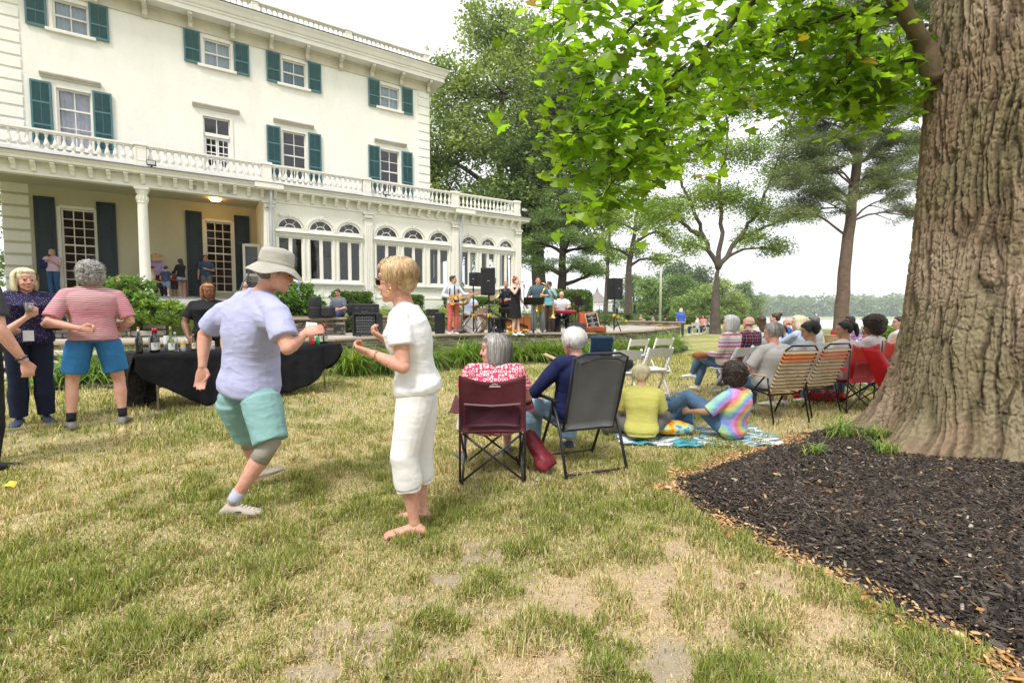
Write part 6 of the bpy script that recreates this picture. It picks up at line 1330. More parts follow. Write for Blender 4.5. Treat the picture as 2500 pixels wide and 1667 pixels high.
# ------------------------------------------------------------------ chairs
M_CHW = flat('white_resin', (.74, .74, .73), .45, var=.05)
M_TUBE = flat('dark_grey_tube', (.045, .048, .055), .35, .5)
M_BTUBE = flat('black_tube', (.012, .012, .013), .3, .3)
def white_chair():
 t_ = thing('folding_chair', 'x', 'chair')
 for sx in (-1, 1):
  m = MB(); m.tube([(sx * .21, -.29, .815), (sx * .21, -.10, .47), (sx * .21, .20, .01)], .017, 8, flat=1.3); m.build('front_leg', M_CHW, t_, smooth=True)
  m = MB(); m.tube([(sx * .185, .05, .43), (sx * .185, -.26, .01)], .015, 8, flat=1.3); m.build('rear_leg', M_CHW, t_, smooth=True)
 m = MB(); m.box((0, .03, .445), (.40, .40, .028), bev=.012); m.build('seat', M_CHW, t_)
 m = MB(); rs = []
 for k in range(9): u = -1 + k / 4; rs.append(np.array([(u * .205, -.262 - .025 * (1 - u * u) + dy - (z_ - .72) * .48, z_ + .012 * (1 - u * u)) for dy, z_ in ((-.008, .655), (.008, .655), (.008, .80), (-.008, .80))]))
 m.rings(rs); m.build('backrest', M_CHW, t_)
 for c_, s_ in (((0, .165, .055), (.41, .022, .035)), ((0, -.215, .075), (.36, .022, .035)), ((0, -.02, .395), (.40, .022, .03))): m = MB(); m.box(c_, s_); m.build('crossbar', M_CHW, t_)
 return t_
WCH = white_chair(); FIRST = [True]
def wchair(x, y, rz, label):
 o = WCH if FIRST[0] else copy_tree(WCH); FIRST[0] = False
 o.location = (x, y, gz(x, y) + .005); o.rotation_euler = (0, 0, R(rz)); o['label'] = label; o['group'] = 'white folding chairs'; return o
def fabric_sheet(mb, P, n=8, sag=.0, th=.004, dip=0):
 """P: 4 corners, sagging in the middle"""
 P = [np.array(p, float) for p in P]; n1 = n + 1; V = []; nr = unit(np.cross(P[1] - P[0], P[3] - P[0])); g_ = np.random.default_rng(3)
 for s_ in (0, 1):
  for i in range(n1):
   for j in range(n1):
    u, v = i / n, j / n; p = P[0] * (1 - u) * (1 - v) + P[1] * u * (1 - v) + P[2] * u * v + P[3] * (1 - u) * v
    p = p - v3(0, 0, dip * math.sin(math.pi * u) * (1 - v) ** 2); V.append(p - nr * (sag * math.sin(math.pi * u) ** .7 * (.35 + .65 * math.sin(math.pi * v)) + .004 * math.sin(9 * u + 5 * v)) + nr * th * s_)
 F_ = []; q = n1 * n1
 for i in range(n):
  for j in range(n): a = i * n1 + j; F_.append((a, a + 1, a + n1 + 1, a + n1)); F_.append((a + q, a + n1 + q, a + n1 + 1 + q, a + 1 + q))
 for i in range(n):
  for (a, b) in ((i * n1, (i + 1) * n1), (i * n1 + n, (i + 1) * n1 + n), (i, i + 1), (n * n1 + i, n * n1 + i + 1)): F_.append((a, b, b + q, a + q))
 mb.add(V, F_)
def camp_chair(label, x, y, rz, mfab, mpanel, mtube, back=.87, group=None, logo=False, sc=1.0, tilt=.10):
 z = gz(x, y); t_ = thing('camp_chair', label, 'chair', (x, y, z), R(rz), group); t_.scale = (sc,) * 3; a = .24; yb, yf = -.26, .24
 L = [((-a - .02, yb, 0), (-a - .015, yb - tilt * .3, back)), ((a + .02, yb, 0), (a + .015, yb - tilt * .3, back)), ((-a, yf, 0), (-a - .03, yf, .56)), ((a, yf, 0), (a + .03, yf, .56)),
         ((-a, yb + .01, .02), (a, yb + .01, .40)), ((a, yb + .03, .02), (-a, yb + .03, .40)), ((-a, yf - .01, .02), (a, yf - .01, .40)), ((a, yf - .03, .02), (-a, yf - .03, .40)),
         ((-a, yb, .02), (-a, yf, .40)), ((-a - .01, yf, .02), (-a - .01, yb, .40)), ((a, yb, .02), (a, yf, .40)), ((a + .01, yf, .02), (a + .01, yb, .40))]
 for k, (p, q) in enumerate(L): m = MB(); m.tube([p, q], .0095, 8); m.build('leg' if k < 4 else 'strut', mtube, t_, smooth=True)
 for sx in (-1, 1):
  for yy in (yb, yf): m = MB(); m.lathe((sx * (a + .01), yy, 0), [(.018, 0), (.016, .03)], 8); m.build('rubber_foot', M_BLACKP, t_)
 m = MB(); fabric_sheet(m, [(-a - .02, yb - .03 - tilt * .3, back + .01), (a + .02, yb - .03 - tilt * .3, back + .01), (a + .02, yb - .02, .42), (-a - .02, yb - .02, .42)], 12, -.05, .004, .06)
 o = m.build('backrest', mfab, t_, smooth=True)
 m = MB(); fabric_sheet(m, [(-a + .03, yb - .052 - tilt * .2, back * .74), (a - .03, yb - .052 - tilt * .2, back * .74), (a - .03, yb - .042, .47), (-a + .03, yb - .042, .47)], 8, -.045); m.build('mesh_panel', mpanel, t_, smooth=True)
 m = MB(); fabric_sheet(m, [(-a - .01, yb, .42), (a + .01, yb, .42), (a + .01, yf + .02, .43), (-a - .01, yf + .02, .43)], 10, .05); m.build('seat', mfab, t_, smooth=True)
 for sx in (-1, 1): m = MB(); fabric_sheet(m, [(sx * (a - .03), yb - .02, .60), (sx * (a + .10), yb - .02, .585), (sx * (a + .10), yf + .06, .62), (sx * (a - .03), yf + .06, .63)], 6, .03 * sx, .008); m.build('armrest', mfab, t_, smooth=True)
 if logo:
  m = MB(); m.box((.02, yb - .092, .795), (.085, .002, .007)); m.prism([(-.015, .803), (.0, .811), (.018, .818), (.035, .812), (.05, .803), (.035, .808), (.018, .813), (.0, .807)], yb - .093, yb - .091); m.build('embroidered_mark', flat('pale_thread', (.6, .56, .56)), t_)
  m = MB(); m.tube([(-a + .02, yb - .07, .655), (0, yb - .098, .645), (a - .02, yb - .07, .655)], .004, 6, flat=2); m.build('trim_band', flat('greyish_trim', (.22, .13, .14)), t_)
 return t_
MAR = C_('maroon_nylon', (.10, .022, .030), .55, .15, .8); MARP = C_('plum_mesh', (.055, .012, .028), .6)
camp_chair('maroon quad camping chair holding the woman in the red patterned blouse', -.165, 4.00, 2, MAR, MARP, M_TUBE, .87, logo=True)
RED = C_('red_nylon', (.55, .012, .016), .5, .12, .9); REDD = C_('dark_red_mesh', (.28, .012, .016), .6); GRYM = C_('grey_mesh', (.14, .14, .15), .7)
camp_chair('red camping chair with draped red cover, nearer of the pair beside the tree', 4.76, 6.8, 18, RED, REDD, M_TUBE, .94, 'red camping chairs by the big tree')
camp_chair('red camping chair with a grey panel, right beside the tree trunk', 5.36, 7.1, 26, RED, GRYM, M_TUBE, .98, 'red camping chairs by the big tree')
m = MB(); fabric_sheet(m, [(0, 0, .92), (.22, -.06, .88), (.50, -.16, .40), (.24, -.06, .34)], 10, .05, .006); o = m.build('chair_cover', RED, None, smooth=True); o.location = (4.72, 6.42, 0); tag(o, 'red nylon chair cover hanging down from the back of the nearer red chair', 'cover')
def lawn_chair():
 t_ = thing('folding_lawn_chair', 'wide grey mesh folding chair with dark tubes holding the white-haired man', 'chair', (.60, 4.22, 0), R(20)); G = M_TUBE
 for sx in (-1, 1):
  m = MB(); m.tube([(sx * .29, -.34, .0), (sx * .285, -.20, .38), (sx * .275, -.05, .60)], .0135, 8); m.build('rear_leg', G, t_, smooth=True)
  m = MB(); m.tube([(sx * .285, .27, .0), (sx * .275, .05, .40), (sx * .27, -.03, .60)], .0135, 8); m.build('front_leg', G, t_, smooth=True)
  m = MB(); m.box((sx * .285, .02, .615), (.05, .34, .022), bev=.008); m.build('armrest', M_BTUBE, t_)
 m = MB(); m.tube([(-.24, -.17, .36), (-.245, -.26, .60), (-.25, -.38, 1.00), (-.16, -.40, 1.035), (.16, -.40, 1.035), (.25, -.38, 1.00), (.245, -.26, .60), (.24, -.17, .36)], .012, 8); m.build('back_frame', G, t_, smooth=True)
 m = MB(); m.tube([(-.24, .24, .40), (-.24, -.18, .37), (.24, -.18, .37), (.24, .24, .40), (-.24, .24, .40)], .012, 8); m.tube([(-.29, -.33, .04), (.29, -.33, .04)], .010, 8); m.tube([(-.285, .25, .04), (.285, .25, .04)], .010, 8); m.build('seat_frame', G, t_, smooth=True)
 t = NT('grey_mesh_sling'); a = t.ramp(t.noise(3, 3), [(.3, (.10, .10, .105)), (.7, (.14, .14, .145))]); MG = t.fin(a, .7, t.bump(t.noise(400, 1), .002, .5))
 m = MB(); fabric_sheet(m, [(-.235, -.395, 1.01), (.235, -.395, 1.01), (.225, -.20, .38), (-.225, -.20, .38)], 10, -.02); m.build('backrest', MG, t_, smooth=True)
 m = MB(); fabric_sheet(m, [(-.23, -.18, .385), (.23, -.18, .385), (.23, .23, .41), (-.23, .23, .41)], 8, .03); m.build('seat', MG, t_, smooth=True)
 m = MB(); m.tube([(-.2, -.41, .95), (-.12, -.43, .985), (0, -.435, 1.0), (.12, -.43, .99), (.21, -.41, .955)], .006, 6); m.build('strap', M_BLACKP, t_, smooth=True)
lawn_chair()
M_TANW = C_('tan_vinyl_strap', (.50, .37, .20), .5, .08, .3); M_ORW = C_('orange_vinyl_strap', (.72, .19, .03), .45, .08, .3)
def web_chair(label, x, y, rz):
 t_ = thing('webbed_lawn_chair', label, 'chair', (x, y, gz(x, y)), R(rz), 'vinyl strap lawn chairs')
 for sx in (-1, 1):
  m = MB(); m.tube([(sx * .27, -.28, 0), (sx * .265, -.18, .42), (sx * .26, -.15, .56)], .011, 8); m.build('rear_leg', M_BTUBE, t_, smooth=True)
  m = MB(); m.tube([(sx * .265, .28, 0), (sx * .26, .10, .36), (sx * .26, -.10, .57)], .011, 8); m.build('front_leg', M_BTUBE, t_, smooth=True)
  m = MB(); m.box((sx * .275, .04, .585), (.04, .36, .02), bev=.008); m.build('armrest', M_TANW, t_)
 m = MB(); m.tube([(-.235, -.14, .34), (-.24, -.26, .62), (-.24, -.39, .92), (-.17, -.415, .975), (.17, -.415, .975), (.24, -.39, .92), (.24, -.26, .62), (.235, -.14, .34)], .012, 8); m.build('back_frame', M_BTUBE, t_, smooth=True)
 m = MB(); m.tube([(-.235, .24, .39), (-.235, -.15, .35), (.235, -.15, .35), (.235, .24, .39), (-.235, .24, .39)], .012, 8); m.build('seat_frame', M_BTUBE, t_, smooth=True)
 for k in range(11):
  z = .90 - .048 * k; yy = -.155 - (z - .36) * .425; m = MB(); cols = M_ORW if k in (1, 2) else M_TANW
  m.box((0, yy - .004, z), (.475, .006, .036), rotm(R(-23))); 
  for sx in (-1, 1): m.lathe((sx * .24, yy + .002, z - .018), [(.0145, 0), (.0145, .036)], 8)
  m.build('strap', cols, t_)
 m = MB()
 for k in range(7): m.box((0, .21 - .055 * k, .372 - .006 * k), (.475, .042, .006))
 m.build('seat_straps', M_TANW, t_)
web_chair('tan and orange strap lawn chair on the left of the pair, under the grey-haired man', 3.40, 6.10, 15)
web_chair('tan and orange strap lawn chair on the right of the pair, under the black-haired man', 4.08, 6.5, 20)
WL_ = [(1.72, 7.45, 8, 'empty white folding chair carrying a black handbag'), (2.32, 7.85, 12, 'empty white folding chair right beside the one with the black handbag'), (2.72, 10.6, 12, 'empty white folding chair, left one of the rear empty pair by the daylilies'), (3.36, 10.9, 14, 'empty white folding chair, right one of the rear empty pair by the daylilies'), (1.86, 10.2, 2, 'white folding chair covered with a navy blue padded seat'),
       (3.63, 7.95, 34, 'white folding chair under the woman in the striped jumper'), (4.22, 8.5, 24, 'white folding chair under the man in the plaid shirt'), (5.42, 10.3, -8, 'white folding chair under the long-haired woman in stripes'), (6.0, 10.9, -6, 'white folding chair under the woman with a bun'), (5.15, 8.6, 34, 'white folding chair under the blonde woman in the pale blue cardigan'), (5.9, 9.3, 34, 'white folding chair under the man in sunglasses'), (7.05, 8.7, 26, 'white folding chair under the woman seated right beside the trunk'),
       (4.75, 9.3, 14, 'empty white folding chair glimpsed behind the plaid-shirted man'), (6.6, 9.4, 20, 'white folding chair left of the percussionist in purple'), (7.2, 10.2, 30, 'white folding chair under the percussionist in purple'),
       (9.3, 28.6, 60, 'far white folding chair under the man in the black cap'), (12.0, 31, -30, 'far white folding chair just right of the woman in the blue T-shirt'), (13.2, 32.6, -60, 'far white folding chair in the middle of the distant seated group'), (14.0, 33.6, -75, 'far white folding chair nearest the forked tree'), (14.2, 52, 120, 'far white folding chair under the woman at the distant table'), (15.3, 52, 60, 'far white folding chair under the man at the distant table')]
for a in WL_: wchair(*a)
t_ = thing('seat_pad', 'navy blue padded stadium seat strapped over a white chair behind the white-haired man', 'seat pad', (1.86, 10.2, 0), R(2))
NVP = C_('navy_pad', (.008, .035, .10), .7, .15, .8)
m = MB(); m.box((0, -.285, .70), (.47, .06, .42), rotm(R(22)), bev=.025); m.build('back', NVP, t_); m = MB(); m.box((0, .02, .485), (.46, .44, .05), bev=.02); m.build('cushion', NVP, t_); m = MB(); m.box((0, -.33, .78), (.03, .012, .2), rotm(R(22))); m.box((0, -.29, .60), (.42, .008, .010), rotm(R(22))); m.build('strap', M_BLACKP, t_)
def bag_mesh(c, s, seed=1, n=2.6): # soft bag
 g_ = np.random.default_rng(seed); b = MB(); V = []
 b.ell((0, 0, 0), (1, 1, 1), None, 28, 18); v = b.v[0]; v = np.sign(v) * np.abs(v) ** (2 / n); k = np.linalg.norm(v, axis=1)[:, None]
 a = fbm(v[:, 0] * 2 + 5 + seed, v[:, 2] * 2 + v[:, 1] * 3 + 5, seed, 3) - .5; v = v * (1 + .28 * a[:, None]); b.v[0] = v * np.array(s) / 2 + np.array(c); return b
def handbag(name, label, cat, loc, s, rz, mt, strap=None, seed=1, group=None, rot=None):
 t_ = thing(name, label, cat, loc, R(rz), group); b = bag_mesh((0, 0, s[2] / 2), s, seed); b.build('bag_body', mt, t_, smooth=True)
 if strap: m = MB(); m.tube([(-s[0] * .3, 0, s[2] * .85), (-s[0] * .2, -.02, s[2] * 1.25), (s[0] * .2, -.02, s[2] * 1.25), (s[0] * .3, 0, s[2] * .85)], .008, 6, flat=2); m.build('strap', strap, t_, smooth=True)
 return t_
BLK = C_('black_leather', (.012, .012, .014), .35, .2, 1.2)
handbag('handbag', 'black handbag lying on the empty white chair', 'handbag', (1.74, 7.46, .462), (.38, .26, .22), 35, BLK, BLK, 3)
handbag('handbag', 'small brown handbag on the lap of the woman in the striped jumper', 'handbag', (3.18, 8.02, .60), (.24, .18, .12), 10, C_('tan_leather', (.35, .13, .04), .5), None, 4)
handbag('tote_bag', 'grey and tan bag on the grass between the grey chair and the woman in yellow', 'bag', (1.14, 5.3, .0), (.30, .20, .27), 10, C_('grey_canvas', (.13, .115, .095), .8), C_('grey_canvas', (.22, .20, .17)), 5)
b_ = thing('carry_bag', 'maroon drawstring chair bag slumped on the grass between the maroon and grey chairs', 'bag', (.22, 3.98, 0), R(-20))
m = MB(); rs = []; a = np.linspace(0, 2 * math.pi, 26, endpoint=False)
for k in range(13):
 u = k / 12; c = v3(-.10 + .20 * u, -.02 * u, .36 - .30 * u); r_ = np.interp(u, [0, .08, .4, .62, .70, .85, 1], [.03, .065, .085, .075, .095, .115, .10]); Fz = frame_z((.2, -.02, -.30)); rs.append(c + (np.stack([r_ * (1 + .10 * np.sin(5 * a + k)) * np.cos(a), r_ * .75 * (1 + .08 * np.sin(7 * a)) * np.sin(a), 0 * a], 1)) @ Fz.T)
for r_ in rs: r_[:, 2] = np.maximum(r_[:, 2], .012)
m.rings(rs); m.build('bag_body', C_('maroon_shell', (.16, .016, .026), .4, .15, 1.6), b_, smooth=True); m = MB(); m.tube([(-.12, 0, .16), (-.20, .02, .12), (-.19, .03, .05), (-.08, .02, .03)], .011, 6, flat=.35); m.build('strap', M_BLACKP, b_, smooth=True)
m = MB(); m.box((.04, -.10, .012), (.16, .08, .004), rotm(0, .05, .2)); tag(m.build('leaflet', flat('pale_paper', (.62, .64, .74), .6)), 'folded pale leaflet under the maroon drawstring bag', 'paper').location = (.22, 3.92, 0)
t_ = thing('cooler_bag', 'light blue soft cooler bag standing behind the blanket', 'cooler bag', (X(1662, 5.75), 5.75, 0), R(12)); CB = C_('sky_blue_canvas', (.12, .26, .42), .75, .12, .9)
m = MB(); m.box((0, 0, .16), (.32, .20, .31), bev=.03); m.build('bag_body', CB, t_, auto=True); m = MB(); m.box((0, 0, .325), (.30, .19, .03), bev=.012); m.build('lid', C_('mid_blue_canvas', (.06, .14, .26), .7), t_); m = MB(); m.tube([(-.08, 0, .33), (-.06, 0, .40), (.06, 0, .40), (.08, 0, .33)], .009, 6, flat=2.2); m.build('handle', C_('pale_blue_web', (.35, .5, .6)), t_, smooth=True); m = MB(); m.box((0, -.108, .14), (.22, .02, .17), bev=.008); m.build('pocket', C_('mid_blue_canvas', (.06, .14, .26)), t_)
def blanket(name, label, cx, cy, lx, ly, rz, z, mt, seed, amp=.03):
 n1, n2 = 50, 34; u = np.linspace(-.5, .5, n1); v = np.linspace(-.5, .5, n2); U, V_ = np.meshgrid(u, v, indexing='ij'); ex = 1 + .08 * (fbm(U * 3 + 9, V_ * 3 + 2, seed) - .5); x = U * lx * ex + .10 * (fbm(V_ * 4 + 3, U * 4, seed + 3) - .5); y = V_ * ly * ex + .14 * (fbm(U * 5 + 1, V_ * 2, seed + 5) - .5)
 zz_ = z + amp * (np.abs(2 * fbm(U * lx * 5 + 4, V_ * ly * 5 + 8, seed + 7, 2) - 1)) + .012
 P = np.stack([x, y, zz_], -1).reshape(-1, 3); i = np.arange(n1 - 1)[:, None] * n2 + np.arange(n2 - 1)[None, :]; F_ = np.stack([i, i + n2, i + n2 + 1, i + 1], -1).reshape(-1, 4)
 me = MB(); me.add(P, [tuple(q) for q in F_]); o = me.build(name, mt, None, smooth=True); o.location = (cx, cy, gz(cx, cy)); o.rotation_euler = (0, 0, R(rz)); s_ = o.modifiers.new('t', 'SOLIDIFY'); s_.thickness = .008; tag(o, label, name.replace('_', ' ')); return o
t = NT('teal_towel_print'); nn = t.noise(2.6, 2, t.coord('Object', (1, 2.2, 1))); a = t.ramp(nn, [(.30, (.02, .16, .22)), (.42, (.07, .40, .50)), (.455, (.02, .05, .08)), (.50, (.72, .74, .76)), (.56, (.74, .76, .78)), (.575, (.02, .03, .05)), (.62, (.10, .30, .42)), (.70, (.45, .66, .72))]); M_TOW = t.fin(a, .95, folds(t))
blanket('picnic_blanket', 'teal, white and black printed blanket under the two seated on the grass', 2.02, 5.22, 1.75, .85, -2, 0, M_TOW, 5, .035)
t = NT('tie_dye_towel'); a = t.ramp(t.noise(9, 3), [(.32, (.75, .05, .02)), (.42, (.85, .30, .02)), (.50, (.85, .60, .04)), (.58, (.30, .62, .62)), (.64, (.04, .28, .46)), (.72, (.65, .03, .20))]); M_TD = t.fin(a, .95, folds(t))
b_ = bag_mesh((0, 0, .06), (.50, .34, .15), 9, 2.2); o = b_.build('crumpled_towel', M_TD, None, smooth=True); o.location = (X(1640, 5.25), 5.25, .03); tag(o, 'crumpled orange, yellow and blue tie-dye towel lying on the blanket', 'towel')
b_ = bag_mesh((0, 0, .09), (.75, .34, .20), 12, 2.2); o = b_.build('chair_bag', RED, None, smooth=True); o.location = (4.80, 7.35, .0); o.rotation_euler = (0, 0, R(-14)); tag(o, 'long bright red bag lying on the grass under the red chairs', 'bag')
m = MB(); m.box((0, 0, 0), (.26, .09, .015), rotm(0, R(22), R(-20)), bev=.004); o = m.build('wooden_paddle', flat('pale_wood', (.55, .38, .22), .5), None); o.location = (.42, 4.45, .93); tag(o, 'piece of pale wood held up beside the white-haired man\'s face', 'board')
t_ = thing('low_folding_chair', 'blue low beach chair beyond the rows of white chairs', 'chair', (7.1, 12.3, 0), R(60))
BLU = C_('royal_blue_nylon', (.01, .09, .32), .6)
for sx in (-1, 1): m = MB(); m.tube([(sx * .26, .3, 0), (sx * .26, -.3, .45), (sx * .26, -.42, .9)], .012, 6); m.tube([(sx * .26, -.3, 0), (sx * .26, .25, .42)], .012, 6); m.build('frame', M_BTUBE, t_)
m = MB(); fabric_sheet(m, [(-.26, -.42, .9), (.26, -.42, .9), (.26, -.25, .40), (-.26, -.25, .40)], 6, -.03); fabric_sheet(m, [(-.26, -.25, .40), (.26, -.25, .40), (.26, .28, .42), (-.26, .28, .42)], 6, .04); m.build('fabric', BLU, t_, smooth=True)
camp_chair('red and white camping chair standing empty near the pine trunk', X(2024, 12.2), 12.2, 15, RED, C_('white_mesh', (.65, .62, .62), .8), M_BTUBE, .95)
camp_chair('small red camping chair seen far off between the seated heads', X(1902, 13.5), 13.5, 30, RED, REDD, M_BTUBE, .95)
# ------------------------------------------------------------------ drinks table
tb = v3(-3.755, 6.925, 0); ang = math.atan2(2.35, 1.65); tz = gz(-3.755, 6.925)
t_ = thing('drinks_table', 'long folding table under a black cloth, set with bottles and cans', 'table', (tb[0], tb[1], tz), ang)
Lh = 1.435
m = MB(); m.box((0, .38, .725), (2 * Lh - .04, .74, .04), bev=.01); m.build('tabletop', flat('grey_plastic_top', (.4, .4, .42)), t_)
for sx in (-1, 1):
 for yy in (.1, .66): m = MB(); m.tube([(sx * (Lh - .25), yy, .0), (sx * (Lh - .25), yy, .71)], .014, 8); m.build('leg', flat('steel_leg', (.4, .41, .43), .3, .8), t_, smooth=True)
n1 = 90; us = np.linspace(-1, 1, n1); rows = [(-1, 0)]; V = []; M_CLOTH = C_('black_tablecloth', (.010, .010, .013), .9, .3, 1.0, .03)
def drop(u): return np.interp(u, [-1, -.95, -.60, -.48, .35, .62, .88, 1.0], [.20, .30, .64, .735, .71, .60, .30, .12])
K = 16
for i, u in enumerate(us):
 x = u * Lh; d = drop(u); wv = .035 * math.sin(u * 15 + .8 * math.sin(u * 7)) + .02 * math.sin(u * 37 + 1)
 V.append((x, .77, .50)); V.append((x, .76, .752)); V.append((x, .40, .752)); V.append((x, .004, .752))
 for k in range(1, K + 1): q = k / K; V.append((x + .10 * np.sign(u) * max(0, abs(u) - .8) * q, -.012 - (wv + .05) * q * min(1, d / .5), .752 - d * q))
cols = 4 + K; F_ = [(i * cols + j, (i + 1) * cols + j, (i + 1) * cols + j + 1, i * cols + j + 1) for i in range(n1 - 1) for j in range(cols - 1)]
m = MB(); m.add(V, F_)
for sx in (-1, 1):   # the cloth ends
 E = []; 
 for yy in np.linspace(0, .76, 10):
  for q in np.linspace(0, 1, 6): E.append((sx * (Lh + .004 + .05 * q * math.sin(yy * 9 + 1)), yy, .751 - (.12 + .35 * math.sin(yy / .76 * 3.14)) * q))
 m.add(E, [(i * 6 + j, (i + 1) * 6 + j, (i + 1) * 6 + j + 1, i * 6 + j + 1) for i in range(9) for j in range(5)])
o = m.build('tablecloth', M_CLOTH, None, smooth=True); o.location = t_.location; o.rotation_euler = t_.rotation_euler; s_ = o.modifiers.new('t', 'SOLIDIFY'); s_.thickness = .004; tag(o, 'black cloth draped over the drinks table with a slanting lower edge', 'tablecloth')
ca, sa = math.cos(ang), math.sin(ang)
def on_table(u, v): return (tb[0] + ca * u - sa * v, tb[1] + sa * u + ca * v, tz + .755)
GLB = flat('dark_bottle_glass', (.010, .012, .008), .06, coat=1, spec=.8); GLG = flat('green_bottle_glass', (.10, .16, .02), .08, coat=1, spec=.8); GLA = flat('amber_bottle_glass', (.06, .02, .008), .1, coat=1, spec=.8)
LBL = flat('white_label', (.70, .70, .72), .7); INK = flat('dark_ink', (.03, .03, .035), .8); FOIL_R = flat('red_foil', (.40, .01, .02), .3, .3); FOIL_S = flat('grey_foil', (.35, .33, .35), .3, .5); CORK = flat('cork', (.58, .36, .18), .8)
def text(par, s, loc, size, mt, rot=(R(90), 0, 0), curve_r=None, name='lettering', al='CENTER', ext=.0006):
 cu = bpy.data.curves.new(name, 'FONT'); cu.body = s; cu.size = size; cu.align_x = al; cu.align_y = 'CENTER'; cu.extrude = ext; o = bpy.data.objects.new(name, cu); COL.objects.link(o)
 dg = bpy.context.evaluated_depsgraph_get(); me = bpy.data.meshes.new_from_object(o.evaluated_get(dg)); bpy.data.objects.remove(o); me.materials.clear(); me.materials.append(mt)
 Rm = Euler(rot).to_matrix().to_4x4(); 
 if curve_r:
  for v in me.vertices: a = v.co.x / curve_r; z_ = v.co.z; v.co.x = (curve_r + z_) * math.sin(a); v.co.z = (curve_r + z_) * math.cos(a) - curve_r
 me.transform(Matrix.Translation(loc) @ Rm); q = bpy.data.objects.new(name, me); COL.objects.link(q); q.parent = par; return q
def bottle(label, u, v, h, r, glass, foil=None, lab=None, cork=False, shoulder=.62, group='bottles on the drinks table', txt=None, cap=None, labz=(.12, .42)):
 t_ = thing('bottle', label, 'bottle', on_table(u, v), ang, group); m = MB(); m.lathe((0, 0, 0), [(r * .9, 0), (r, .008), (r, h * (shoulder - .06)), (r * .86, h * (shoulder + .03)), (r * .42, h * (shoulder + .13)), (r * .36, h * .86), (r * .36, h * .98), (r * .40, h)], 20); m.build('glass', glass, t_, smooth=True)
 if foil: m = MB(); m.lathe((0, 0, h * .80), [(r * .385, 0), (r * .40, h * .205), (.001, h * .207)], 16); m.build('foil', foil, t_, smooth=True)
 if lab: m = MB(); a = np.linspace(R(-150), R(-30), 14); m.add([(r * 1.012 * math.cos(q), r * 1.012 * math.sin(q), h * z) for z in labz for q in a], [(i, i + 1, i + 15, i + 14) for i in range(13)]); lb = m.build('label', lab, t_, smooth=True)
 if lab and txt: text(t_, txt[0], (0, -r * 1.03, h * (labz[0] * .45 + labz[1] * .55)), txt[1], INK, curve_r=r)
 if lab and not txt: m = MB(); m.lathe((0, -r * 1.02, h * .29), [(.008, 0), (.004, .003)], 8, rotm(R(90))); m.box((0, -r * 1.02, h * .37), (.035, .002, .004)); m.build('label_mark', INK, t_)
 if cork: m = MB(); m.lathe((0, 0, h), [(r * .30, -.01), (r * .30, .012), (r * .34, .013), (r * .34, .032)], 10); m.build('cork', CORK, t_)
 if cap: m = MB(); m.lathe((0, 0, h), [(r * .42, -.008), (r * .42, .012), (.002, .013)], 12); m.build('cap', cap, t_)
 return t_
bottle('dark wine bottle with grey foil and cork, leftmost on the drinks table', -1.36, .10, .30, .040, GLB, FOIL_S, None, True)
bottle('red-foiled wine bottle with a large white label at the left end of the table', -1.20, .12, .31, .041, GLB, FOIL_R, LBL)
bottle('second red-foiled wine bottle tucked behind the white-labelled one', -1.14, .22, .31, .040, GLB, FOIL_R, LBL)
bottle('green white-wine bottle with a tall cork and low white label', -1.02, .10, .30, .041, GLG, None, LBL, True, .45, labz=(.10, .40))
bottle('clear plastic water bottle with a white cap behind the green wine bottle', -0.92, .24, .24, .034, M_CLEAR, None, None, False, .6, cap=LBL)
bottle('brown beer bottle with a cream IPA label', -0.76, .10, .215, .031, GLA, None, flat('cream_label', (.70, .66, .50), .7), False, .55, txt=('IPA', .030), cap=flat('gold_cap', (.6, .42, .15), .3, .6), labz=(.14, .50))
bottle('white wine bottle with a dark neck beside the man\'s raised hand', .98, .12, .31, .038, GLG, None, LBL, True)
bottle('red-foiled wine bottle, middle of the three at the right end of the table', 1.12, .10, .31, .040, GLB, FOIL_R, LBL)
bottle('red-foiled wine bottle with a cream label, rightmost on the table', 1.24, .14, .31, .040, GLB, FOIL_R, flat('cream_label', (.70, .66, .50)))
def can(label, u, v, cols, h=.122, r=.033, txt=None, tcol=None, group='drinks cans on the table', disc=None):
 t_ = thing('drinks_can', label, 'can', on_table(u, v), ang, group); m = MB(); m.lathe((0, 0, 0), [(r * .8, 0), (r, .010), (r, h - .016), (r * .82, h - .004), (r * .82, h), (r * .76, h - .004)], 20); m.build('can_body', cols, t_, smooth=True)
 m = MB(); m.lathe((0, 0, h - .002), [(r * .80, 0), (r * .80, .003), (.001, .0031)], 14); m.build('can_lid', flat('aluminium', (.55, .55, .57), .3, .9), t_)
 if disc: m = MB(); m.lathe((0, -r * .99, h * .42), [(disc[1], -.002), (disc[1], .003), (.001, .0032)], 16, rotm(R(90))); m.build('can_emblem', disc[0], t_)
 if txt: text(t_, txt[0], (0, -r * 1.03, h * txt[2]), txt[1], tcol, curve_r=r)
can('silver can with a gold band beside the green wine bottle', -0.88, .11, stripe_cloth('silver_gold_can', (.55, .56, .58), (.65, .40, .10), 7, .62), .15, .030)
can('cream can with small red lettering, front one of its group', -0.65, .10, flat('cream_can', (.62, .58, .46), .4, .3))
can('second cream can standing behind the first', -0.58, .20, flat('cream_can', (.62, .58, .46)))
can('white can marked LITE with a copper disc', -0.53, .10, flat('white_can', (.72, .74, .78), .35, .3), txt=('LITE', .024, .76), tcol=flat('navy_ink', (.02, .04, .14)), disc=(flat('copper_disc', (.62, .30, .18)), .015))
t = NT('busy_yellow_can'); a = t.ramp(t.noise(26, 1), [(.38, (.55, .02, .04)), (.47, (.85, .55, .02)), (.56, (.03, .02, .02)), (.60, (.85, .55, .02)), (.70, (.75, .5, .6))], 'CONSTANT')
